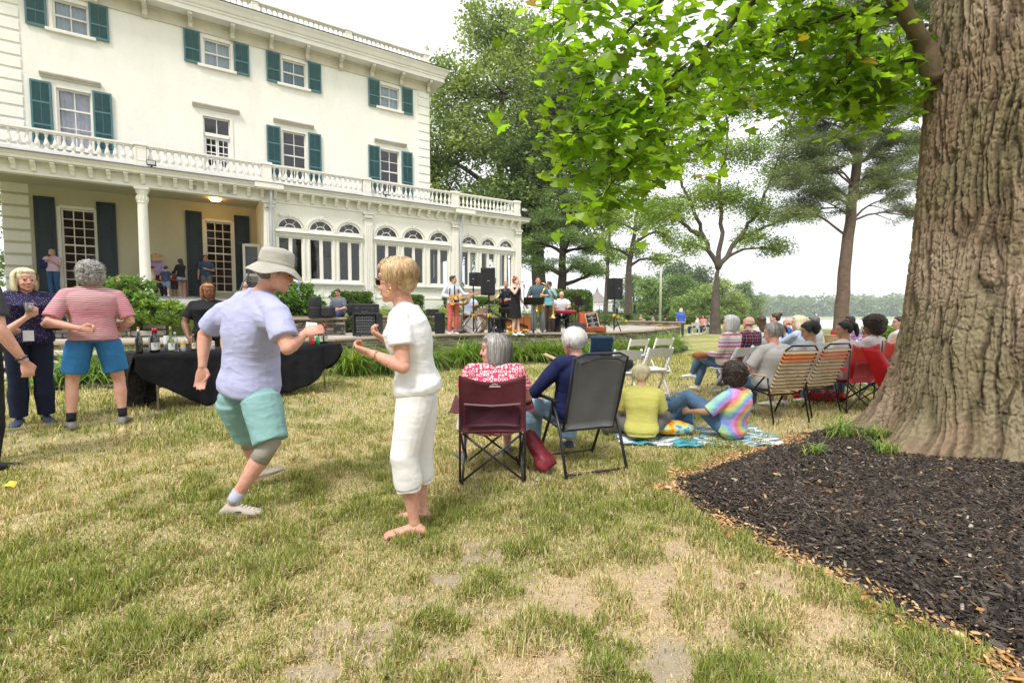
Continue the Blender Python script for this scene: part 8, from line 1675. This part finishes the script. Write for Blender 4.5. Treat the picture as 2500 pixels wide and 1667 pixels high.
t = NT('bright_stripe_jumper'); s = t.sep(); zf = t.math('FRACT', t.math('MULTIPLY', s[2], 5.2)); a = t.ramp(zf, [(0, (.70, .66, .66)), (.22, (.62, .16, .24)), (.40, (.72, .68, .68)), (.55, (.50, .20, .50)), (.72, (.72, .68, .68)), (.84, (.58, .40, .12)), (.93, (.72, .68, .68))], 'CONSTANT'); JUMP = t.fin(a, .9, folds(t), 0, .2)
sitter('white-haired woman in a striped jumper and jeans sitting with crossed legs', 3.60, 7.98, 34, 'fair', ('bob', 'white'), (10, 0, 0), JUMP, DENIM, SHOE_W, 1.08, None, 1.8, vox=.009, pose={'knL': (-.05, .46, .60), 'anL': (-.02, .62, .30), 'knR': (.08, .46, .50), 'anR': (.02, .55, .085)}, strand=900, head_s=1.12, det=True)
sitter('bald man with a grey fringe in a navy and red plaid shirt', 4.20, 8.55, 22, 'ruddy', ('fringe', 'grey'), (6, 0, 0), plaid_cloth('navy_red_plaid', (.015, .018, .045, 1), (.35, .03, .03), (.25, .27, .35)), DENIM, SHOE_K, 1.15, None, 1.1, vox=.010, det=True)
sitter('woman with long straight brown hair in a striped sleeveless top', 5.40, 10.35, -8, 'fair', ('long', 'brown'), (0, 0, 0), stripe_cloth('pale_stripe_top', (.55, .50, .52), (.06, .06, .08), 9, .86), DENIMD, SHOE_W, .98, None, 0)
sitter('woman with auburn hair in a bun and a black top', 6.02, 10.95, -4, 'fair', ('bun', 'brown'), (52, 0, 0), BLKC, DENIMD, SHOE_K, .95, None, .3, sc=1.05)
sitter('blonde woman in a pale blue cardigan with her hand at her chin', 5.12, 8.62, 32, 'fair', ('bob', 'paleblond'), (24, 4, 0), C_('pale_blue_knit', (.42, .50, .64), .9), DENIML, SHOE_W, 1.02, None, 1.85, vox=.010, pose={'elR': (.20, .16, .80), 'wrR': (.05, .20, 1.02), 'elL': (-.2, .18, .80), 'wrL': (.0, .25, .96)}, strand=600, head_s=1.08, det=True)
sitter('dark-haired man in sunglasses and a light grey shirt', 5.86, 9.35, 34, 'tan', ('short', 'darkgrey'), (24, 6, 0), C_('light_grey_shirt', (.42, .43, .46)), DENIMD, SHOE_K, 1.1, extra=lambda t_, J, Rm, hc: glasses(t_, hc, Rm, M_BLACKP, M_BLACKP))
sitter('grey-haired man in a light grey polo shirt in the left strap chair', 3.36, 6.2, 14, 'ruddy', ('short', 'grey'), (28, 10, 0), C_('pale_grey_polo', (.45, .44, .44), .9), DENIM, SHOE_W, 1.16, None, .75, .36, .009, strand=900, head_s=1.08, det=True, pose={'elL': (-.32, .02, .62), 'wrL': (-.34, .28, .66)})
sitter('black-haired man with sunglasses on his head in the right strap chair', 4.06, 6.56, 18, 'tan', ('short', 'black'), (44, 18, 0), C_('light_grey_tee', (.50, .50, .53), .9), C_('grey_shorts', (.34, .35, .38)), SHOE_W, 1.16, None, .75, .37, .009, legs=.9, strand=900, head_s=1.08, det=True, pose={'elL': (-.32, .02, .64), 'wrL': (-.30, .26, .60)})
sitter('black-haired woman with a ponytail in the nearer red camping chair', 4.72, 6.84, 18, 'tan', ('tail', 'black'), (50, 4, 0), C_('white_tee', (.66, .62, .62)), DENIM, SHOE_W, .96, None, .7, .38, .010, strand=500)
sitter('person with a big brown afro in the red chair beside the tree', 5.32, 7.12, 24, 'brown', ('afro', 'darkbrown'), (40, 0, 0), C_('white_tee', (.66, .62, .62)), DENIM, SHOE_W, 1.0, None, .7, .42, .010, strand=2600)
sitter('dark-skinned percussionist in sunglasses and a purple checked shirt facing the crowd', 7.15, 10.15, 100, 'dark', ('short', 'black'), (-10, 0, 0), plaid_cloth('purple_check', (.22, .12, .30, 1), (.55, .42, .50), (.08, .05, .18), 14), DENIMD, SHOE_K, 1.0, None, .7, extra=lambda t_, J, Rm, hc: glasses(t_, hc, Rm, M_BLACKP, M_BLACKP))
m = MB(); m.lathe((0, 0, 0), [(.10, 0), (.15, .28), (.16, .30)], 18); o = m.build('hand_drum', flat('straw_drum', (.42, .28, .14), .6), None, smooth=False); o.location = (6.75, 10.0, .62); tag(o, 'small tan hand drum in front of the percussionist in purple', 'drum')
sitter('woman in a white top sitting far right beside the tree trunk', 7.02, 8.72, 30, 'fair', ('bun', 'brown'), (40, 0, 0), C_('white_tee', (.66, .62, .62)), DENIML, SHOE_W, 1.05, None, 0)
sitter('bald person half hidden in the blue low chair beyond the crowd', 7.05, 12.3, 60, 'ruddy', ('fringe', 'grey'), (0, 0, 0), BLU, DENIMD, SHOE_W, 1.0, None, .7, .40)
sitter('person in a maroon cap low behind the afro-haired person', X(2110, 12.5), 12.5, 30, 'tan', ('short', 'red'), (0, 0, 0), C_('maroon_tee', (.2, .03, .05)), DENIMD, SHOE_K, .95, None, .6, .22)
J = stand_pose(); hold(J, 'L', (-.26, 0, 1.12), (-.28, .05, .88))
person('blonde woman in a blue T-shirt walking away on the far lawn', G(1662, 27.5), R(5), J, 'fair', 1.22, .99, ('bob', 'paleblond'), (0, 0, 0), C_('royal_blue_tee', (.05, .11, .42)), DENIMD, SHOE_K, .02, sleeves=.9, loose=.03, hem=-.3)
m = MB(); m.box((0, 0, 0), (.16, .004, .26)); o = m.build('shirt_print', LBL, None); bpy.data.objects.remove(o)
sitter('man in a black cap seated left of the woman in the blue T-shirt', 9.25, 28.6, -40, 'tan', ('short', 'black'), (0, 0, 0), BLKC, DENIMD, vox=.02)
sitter('person in white seated at the left of the distant group', 12.05, 31.1, 60, 'ruddy', ('short', 'brown'), (0, 0, 0), C_('white_tee', (.66, .62, .62)), DENIMD, vox=.02)
sitter('woman in a coral top in the middle of the distant group', 13.15, 32.8, 130, 'tan', ('long', 'darkbrown'), (0, 0, 0), C_('coral_top', (.70, .22, .18)), DENIMD, vox=.02, sl=.2)
sitter('woman in a patterned top at the right of the distant group, near the forked tree', 14.0, 33.8, 110, 'tan', ('long', 'brown'), (0, 0, 0), speck_cloth('leafy_print', (.10, .20, .20), [(.5, .4, .3), (.1, .3, .1)], 30), DENIMD, vox=.02)
sitter('woman in a pink top at the distant garden table', 14.1, 51.9, -60, 'ruddy', ('short', 'blond'), (0, 0, 0), C_('pink_top', (.6, .38, .42)), DENIM, vox=.025)
sitter('person in a lilac top at the distant garden table, back to the flagpole', 15.3, 51.9, 70, 'ruddy', ('short', 'brown'), (0, 0, 0), C_('lilac_top', (.32, .30, .48)), DENIM, vox=.025)
sitter('grey-haired person seated alone near the terrace edge far off', X(1517, 44), 44, 60, 'ruddy', ('short', 'grey'), (0, 0, 0), C_('lilac_top', (.32, .30, .48)), DENIMD, vox=.025)
for i, (px, d, lab, mt, hr) in enumerate(((1506, 66, 'man in a grey shirt standing far off below the stout trunk', C_('light_grey_shirt', (.42, .43, .46)), 'black'), (1538, 66, 'person in a white shirt standing far off, arms raised', C_('white_tee', (.66, .62, .62)), 'black'), (1549, 67, 'woman in black standing far off', BLKC, 'black'))):
 J = stand_pose()
 if i == 1: hold(J, 'R', (.25, .1, 1.4), (.12, .2, 1.6)); hold(J, 'L', (-.25, .1, 1.4), (-.12, .2, 1.6))
 person(lab, (X(px, d), d, 1.28), R(120), J, 'tan', 1.0, 1.0, ('short', hr), (0, 0, 0), mt, DENIMD, SHOE_K, .03)
def Hs(px, off): k = (px - 1250) / FPX; s_ = (k * (HY - .8419 * off) - HX - .5396 * off) / (.8419 - .5396 * k); p = hw(s_, off); return (p[0], p[1], 1.962)
J = stand_pose(.09); hold(J, 'R', (.26, .02, 1.15), (.06, .20, 1.34)); hold(J, 'L', (-.24, .04, 1.14), (-.03, .20, 1.30)); J['anR'] = v3(.02, .12, .085)
def jacket(t_, J, Rm, hc): b = bag_mesh((.24, .06, 1.18), (.30, .22, .30), 31); b.build('jacket', NAVY, t_, smooth=True); m = MB(); m.box((0, .235, 1.43), (.07, .01, .14)); m.build('phone', M_BLACKP, t_)
person('woman with curly fair hair in a pink T-shirt photographing from the porch', Hs(137, .45), R(205), J, 'fair', .98, .97, ('long', 'sandy'), (0, 0, 0), C_('pale_pink_tee', (.58, .42, .52)), C_('mid_denim', (.03, .09, .19)), SHOE_W, .014, extra=jacket, strand=0)
def strawhat(t_, J, Rm, hc): m = MB(); c = hc + Rm @ v3(0, -.01, .06); m.lathe(c, [(.24, -.03), (.22, -.012), (.11, .0), (.105, .07), (.08, .11), (.001, .12)], 24, Rm, cap=False); m.build('straw_hat', flat('straw', (.42, .29, .14), .8, bsc=60), t_, smooth=True)
J = stand_pose(.1, .10); J['head'] = v3(0, .20, 1.54); hold(J, 'R', (.22, .15, 1.12), (.12, .38, .95)); hold(J, 'L', (-.22, .15, 1.12), (-.12, .38, .95))
person('woman in a wide straw hat and lilac blouse bending over the porch table', Hs(392, .55), R(205), J, 'tan', 1.08, .98, ('long', 'black'), (0, R(38), 0), C_('lilac_blouse', (.42, .30, .50)), BLKC, SHOE_K, .014, sleeves=1.5, extra=strawhat)
sitter_p = lambda px, off, rz, lab, top, hr, sc, seat=.42: person(lab, Hs(px, off), R(rz), sit_pose(seat, -.02), 'tan', .98, sc, (('short', hr)), (0, R(12), 0), top, BLKC, SHOE_K, .014, sleeves=.8)
sitter_p(377, 1.6, 300, 'child in a cream shirt seated at the porch table with back turned', C_('cream_tee', (.48, .46, .32)), 'darkbrown', .88)
J = stand_pose(.09); hold(J, 'R', (.22, .08, 1.15), (.12, .28, 1.08))
person('small boy in a navy T-shirt and denim shorts standing at the porch table', Hs(410, 1.75), R(10), J, 'fair', 1.05, .66, ('short', 'darkbrown'), (0, R(20), 0), C_('dull_navy_tee', (.035, .05, .10)), C_('grey_denim', (.18, .23, .30)), SHOE_K, .014, legs=.8, sleeves=.7, socks=LBL, head_s=1.25)
person('smallest child in a red top at the far side of the porch table', Hs(430, 1.1), R(190), stand_pose(.09), 'tan', 1.05, .60, ('short', 'darkbrown'), (0, R(20), 0), C_('brick_tee', (.30, .07, .04)), C_('green_shorts', (.05, .12, .12)), SHOE_K, .014, legs=.8, sleeves=.7, head_s=1.25)
J = stand_pose(.09); hold(J, 'R', (.22, .12, 1.12), (.10, .36, 1.10)); hold(J, 'L', (-.22, .12, 1.12), (-.10, .36, 1.10))
person('girl with long black hair in a black top and denim shorts on the porch', Hs(447, 1.35), R(78), J, 'fair', .92, .86, ('long', 'black'), (0, R(14), 0), BLKC, C_('pale_denim', (.28, .38, .48)), SHOE_W, .013, legs=.45, sleeves=1.9)
J = stand_pose(.11); hold(J, 'L', (-.26, .02, 1.12), (-.08, .22, 1.16))
person('dark-haired man in a blue checked shirt standing before the porch window', Hs(508, .55), R(200), J, 'tan', 1.05, 1.02, ('short', 'darkbrown'), (R(30), 0, 0), plaid_cloth('blue_check', (.03, .06, .12, 1), (.06, .10, .18), (.10, .14, .22), 12), C_('grey_chinos', (.16, .16, .14)), SHOE_K, .013, sleeves=.75)
t_ = thing('porch_table', 'small dark table the children gather round on the porch', 'table', Hs(420, 1.4), HRZ); m = MB(); m.box((0, 0, .66), (1.1, .6, .04)); m.build('tabletop', flat('red_brown_wood', (.16, .05, .03), .5), t_)
for sx in (-1, 1):
 for sy in (-1, 1): m = MB(); m.box((sx * .5, sy * .25, .32), (.05, .05, .64)); m.build('leg', flat('red_brown_wood', (.16, .05, .03)), t_)
J = stand_pose(.11)
person('balding man mostly hidden behind the bucket hat man, near the patio', (X(600, 11.2), 11.2, .745), R(20), J, 'ruddy', 1.0, .80, ('fringe', 'grey'), (0, 0, 0), C_('olive_tee', (.12, .12, .07)), DENIMD, SHOE_K, .014)
def phone(t_, J, Rm, hc): m = MB(); m.box((J['wrR'] + J['wrL']) / 2 + v3(0, .10, .02), (.08, .15, .012), rotm(R(30))); m.build('phone', M_BLACKP, t_)
J = sit_pose(.0, .05, .40, .44, .16, .3); 
for k in J: J[k][2] += 0
J['anR'] = v3(.20, .30, -.42); J['anL'] = v3(-.10, .42, -.46); J['toeR'] = v3(.3, 1, 0); J['toeL'] = v3(-.2, 1, 0); J['head'] = v3(0, .10, .76)
person('bearded man in a grey polo shirt sitting on the wall, looking at his phone', (X(830, 15.9), 15.9, 1.31), R(172), J, 'ruddy', 1.14, 1.0, ('short', 'brown'), (0, R(24), 0), C_('grey_polo', (.13, .145, .18)), DENIMD, C_('brown_shoe', (.10, .06, .04)), .010, sleeves=.8, extra=phone, belly=.02)
# ------------------------------------------------------------------ the band
WSH = C_('white_shirt', (.62, .64, .72), .9)
def guitar(t_, J, Rm, hc):
 pass
J = stand_pose(.10); hold(J, 'R', (.30, -.06, 1.16), (.06, .20, 1.06)); hold(J, 'L', (-.30, .10, 1.20), (-.42, .34, 1.18)); gp = v3(X(1106, 14.2), 14.2, PZ)
person('guitarist in a white shirt, tie and coral red trousers', gp, R(-146), J, 'fair', .95, 1.02, ('short', 'darkbrown'), (R(48), 0, 0), WSH, C_('coral_chinos', (.52, .13, .11), .85), SHOE_W, .010, sleeves=1.7, curl=(.8, 1.0), legs=1.93, extra=lambda t_, J, Rm, hc: (lambda m: (m.tube([(.0, .115, 1.44), (.005, .135, 1.2), (0, .15, 1.05)], .018, 6, flat=.4), m.build('tie', BLKC, t_)))(MB()))
t_ = thing('electric_guitar', 'butterscotch electric guitar held by the man in coral trousers', 'guitar', tuple(gp), R(-146)); t_.scale = (1.02,) * 3; g0 = v3(.02, .20, 1.04); gr_ = rotm(0, 0, R(-18)) @ rotm(0, R(13), 0)
outl = [(.17, .02), (.19, .09), (.15, .145), (.08, .15), (.03, .115), (-.04, .115), (-.09, .15), (-.15, .14), (-.155, .10), (-.11, .055), (-.10, 0), (-.12, -.06), (-.09, -.12), (-.03, -.115), (.03, -.115), (.08, -.15), (.16, -.15), (.20, -.08)]
m = MB(); m.prism([(a, b) for a, b in outl], -.022, .022, 'xz'); m.v[0] = m.v[0] @ gr_.T + g0; m.build('body', flat('butterscotch_lacquer', (.72, .34, .06), .25, coat=.6), t_)
m = MB(); m.box(g0 + gr_ @ v3(-.36, .012, .0), (.52, .022, .045), gr_); m.box(g0 + gr_ @ v3(-.68, .012, .01), (.16, .016, .075), gr_, bev=.01); m.build('neck', flat('maple_neck', (.60, .38, .20), .35), t_)
m = MB(); m.box(g0 + gr_ @ v3(-.02, .026, -.02), (.15, .006, .15), gr_, bev=.02); m.build('pickguard', M_BLACKP, t_); m = MB(); m.box(g0 + gr_ @ v3(.12, .028, .0), (.06, .01, .08), gr_); m.build('bridge', CHROME, t_); m = MB(); m.tube([g0 + gr_ @ v3(.18, 0, .05), v3(.14, .10, 1.35), v3(.02, -.02, 1.47), v3(-.12, .12, 1.3), g0 + gr_ @ v3(-.14, 0, .10)], .016, 6, flat=.3); m.build('strap', BLKC, t_)
J = sit_pose(.52, .02, .34, .30, .24, .3); hold(J, 'R', (.30, .10, .92), (.20, .34, .86)); hold(J, 'L', (-.30, .10, .94), (-.22, .34, .90))
person('drummer in a pale blue shirt and tan trousers behind the kit', (X(1146, 15.9), 15.9, PZ), R(172), J, 'fair', 1.0, 1.0, ('short', 'auburn'), (R(-15), R(4), 0), C_('pale_blue_shirt', (.42, .50, .66)), C_('tan_chinos', (.36, .24, .10)), SHOE_K, .012, sleeves=.85)
m = MB(); m.lathe((0, 0, 0), [(.17, .46), (.18, .54), (.001, .55)], 18); m.tube([(0, 0, 0), (0, 0, .47)], .03, 8); [m.tube([(0, 0, .2), (.25 * math.cos(a), .25 * math.sin(a), 0)], .012, 6) for a in (0, 2.1, 4.2)]; o = m.build('drum_stool', M_BLACKP, None); o.location = (X(1146, 15.95), 15.95, PZ); tag(o, 'round black drum stool under the drummer', 'stool')
J = stand_pose(.1); hold(J, 'R', (.28, .04, 1.12), (.16, .26, 1.06)); hold(J, 'L', (-.28, .06, 1.14), (-.14, .28, 1.10))
person('double bass player with shaved head in a bright tropical shirt', (X(1236, 15.4), 15.4, PZ), R(165), J, 'fair', 1.0, .98, ('short', 'sandy'), (R(10), R(6), 0), speck_cloth('tropical_print', (.015, .02, .03), [(.02, .12, .5), (.65, .5, .02), (.6, .08, .02), (.02, .35, .15), (.35, .6, .1)], 16), BLKC, SHOE_K, .012, sleeves=.8)
t_ = thing('double_bass', 'russet double bass lying behind the singer', 'double bass', (X(1268, 15.5), 15.35, PZ), R(8)); out2 = [(.30 * (1 if k else 1) * math.cos(a) * (1 if abs(math.sin(a)) > .3 else .78), .42 * math.sin(a)) for k, a in enumerate(np.linspace(0, 2 * math.pi, 40, endpoint=False))]
m = MB(); m.prism([(b * 1.15, a + .31) for a, b in out2], -.09, .09, 'xz'); m.build('body', flat('russet_varnish', (.36, .11, .03), .25, var=.3, nsc=3, coat=.6), t_, auto=True); m = MB(); m.tube([(-.40, -.1, .40), (-.95, -.05, .72)], .028, 8); m.ell((-.98, -.05, .74), (.05, .03, .05)); m.box((-.1, -.12, .34), (.75, .02, .06), rotm(0, R(20), 0)); m.build('neck', M_BLACKP, t_)
HM = {}
J = stand_pose(.075); hold(J, 'R', (.20, .16, 1.24), (.05, .20, 1.50)); hold(J, 'L', (-.28, -.04, 1.10), (-.33, .12, .90)); J['anL'] = v3(-.05, .10, .085); sp = v3(X(1258, 13.95), 13.95, PZ)
def headband(t_, J, Rm, hc): m = MB(); m.tube([hc + Rm @ v3(.086 * math.cos(a), -.01 + .06 * math.sin(a) - .0, .03 + .105 * math.sin(a)) for a in np.linspace(0, 3.14, 16)], .013, 6, flat=.5); m.build('headband', RED, t_, smooth=True)
person('singer in a short black dress with red hair in a topknot and headband', sp, R(228), J, 'pale', .92, .98, ('topbun', 'red'), (R(24), R(-12), 0), None, None, SHOE_W, .009, dress=(BLKC, .50, .07), bust=.03, curl=(1.1, .4), strand=0, extra=headband, hands={'R': (v3(-.1, .3, .9), v3(-.4, .8, 0))})
m = MB(); p = sp + rotm(0, 0, R(228)) @ (v3(.03, .29, 1.575) * .98); d = rotm(0, 0, R(228)) @ v3(.25, .95, -.05); m.ell(p - d * .09, (.026, .026, .026)); m.tube([p - d * .08, p + d * .10], [.018, .013], 10); o = m.build('microphone', flat('silver_microphone', (.35, .35, .36), .35, .7), None, smooth=True); tag(o, 'silver handheld microphone at the singer\'s mouth', 'microphone')
J = stand_pose(.13); hold(J, 'R', (.28, .02, 1.14), (.12, .24, .98)); hold(J, 'L', (-.30, .06, 1.16), (-.16, .26, 1.16)); xp = v3(X(1313, 14.6), 14.6, PZ)
person('saxophonist in a slate blue shirt and loose grey trousers', xp, R(178), J, 'fair', 1.05, 1.02, ('short', 'darkbrown'), (R(4), 0, 0), C_('slate_shirt', (.075, .115, .145)), C_('grey_slacks', (.18, .20, .23)), SHOE_K, .010, sleeves=1.1, legs=1.95, legfl=.03, curl=(.9, .9))
BRS = flat('brass_lacquer', (.75, .48, .12), .22, 1.0)
t_ = thing('saxophone', 'brass tenor saxophone hanging in front of the man in slate blue', 'saxophone', tuple(xp), R(178)); t_.scale = (1.02,) * 3
m = MB(); m.tube([(-.22, .22, 1.42), (-.16, .24, 1.30), (.02, .26, .84), (.06, .27, .74), (.02, .30, .68), (-.05, .33, .70), (-.10, .37, .82), (-.14, .40, .92)], [.014, .022, .036, .042, .046, .052, .062, .085], 14); m.build('body', BRS, t_, smooth=True)
m = MB(); m.tube([(-.22, .22, 1.42), (-.21, .20, 1.49), (-.14, .17, 1.53), (-.06, .16, 1.52)], [.014, .012, .010, .009], 8); m.build('neck', BRS, t_, smooth=True); m = MB()
for k in range(9): q = k / 8; m.lathe((-.13 + .15 * q, .30, 1.24 - .40 * q), [(.022, 0), (.022, .008)], 10, rotm(R(80)))
m.tube([(-.16, .29, 1.28), (.01, .31, .86)], .006, 5); m.build('keys', BRS, t_, smooth=True)
J = stand_pose(.1); hold(J, 'R', (.26, .10, 1.16), (.10, .22, 1.42)); hold(J, 'L', (-.30, .04, 1.14), (-.30, .22, 1.30)); tp = v3(X(1341, 15.4), 15.4, PZ)
person('trombonist in a turquoise T-shirt and brown trousers behind the saxophonist', tp, R(140), J, 'brown', 1.0, .97, ('short', 'black'), (R(-6), 0, 0), C_('turquoise_tee', (.16, .42, .48)), C_('brown_cords', (.10, .045, .025)), SHOE_G, .012, sleeves=.75)
t_ = thing('trombone', 'brass trombone pointing at the floor beside the saxophonist', 'trombone', (X(1350, 14.75), 14.75, PZ + .50), 0); m = MB(); m.lathe((0, 0, 0), [(.105, 0), (.07, .04), (.035, .12), (.020, .30), (.012, .62)], 20, cap=False); m.build('bell', BRS, t_, smooth=True); m = MB(); m.tube([(0, 0, .60), (-.02, 0, .80), (.05, 0, .86), (.09, 0, .78), (.09, .02, .2)], .009, 8); m.tube([(-.03, .0, .8), (-.16, .1, 1.05)], .009, 8); m.build('slide', BRS, t_, smooth=True)
J = sit_pose(.50, .06, .38, .34, .16, .3); hold(J, 'R', (.27, .10, .88), (.18, .34, .82)); hold(J, 'L', (-.27, .10, .88), (-.18, .34, .82))
person('balding keyboard player in a white short-sleeved shirt', (X(1370, 16.3), 16.3, PZ), R(178), J, 'fair', 1.12, 1.02, ('fringe', 'brown'), (0, R(24), 0), C_('white_short_sleeve', (.66, .64, .68)), BLKC, SHOE_K, .011, sleeves=.8, loose=.02)
m = MB(); m.box((0, 0, .48), (.45, .32, .06), bev=.02); [m.tube([(sx * .16, sy * .1, .46), (sx * .2, sy * .14, 0)], .015, 6) for sx in (-1, 1) for sy in (-1, 1)]; o = m.build('keyboard_bench', M_BLACKP, None); o.location = (X(1370, 16.4), 16.4, PZ); tag(o, 'black padded bench under the keyboard player', 'bench')
m = MB(); a = np.linspace(0, 2 * math.pi, 14, endpoint=False); rr_ = .034 + .007 * np.sin(5 * a + 1); m.add(np.stack([rr_ * np.cos(a), rr_ * np.sin(a), .012 * np.sin(2 * a)], 1), [tuple(range(14))]); o = m.build('fallen_leaf', flat('yellow_leaf', (.75, .52, .06), .6), None); o.location = (X(8, 3.38), 3.36, .13); o.rotation_euler = (R(20), 0, 1); s_ = o.modifiers.new('t', 'SOLIDIFY'); s_.thickness = .002; tag(o, 'bright yellow fallen leaf standing in the grass at the left edge', 'leaf')
# ------------------------------------------------------------------ the air over the river
t = NT('haze_air'); v = t.n('ShaderNodeVolumePrincipled', _Color=(.93, .96, 1.0, 1), _Density=.00045, _Anisotropy=.2); t.t.links.new(v.outputs[0], t.out.inputs['Volume'])
m = MB(); m.box((1000, 545, 27), (3400, 1950, 76)); o = m.build('haze', t.m, None); tag(o, 'thin summer haze over the lawn and river', 'haze', kind='stuff')
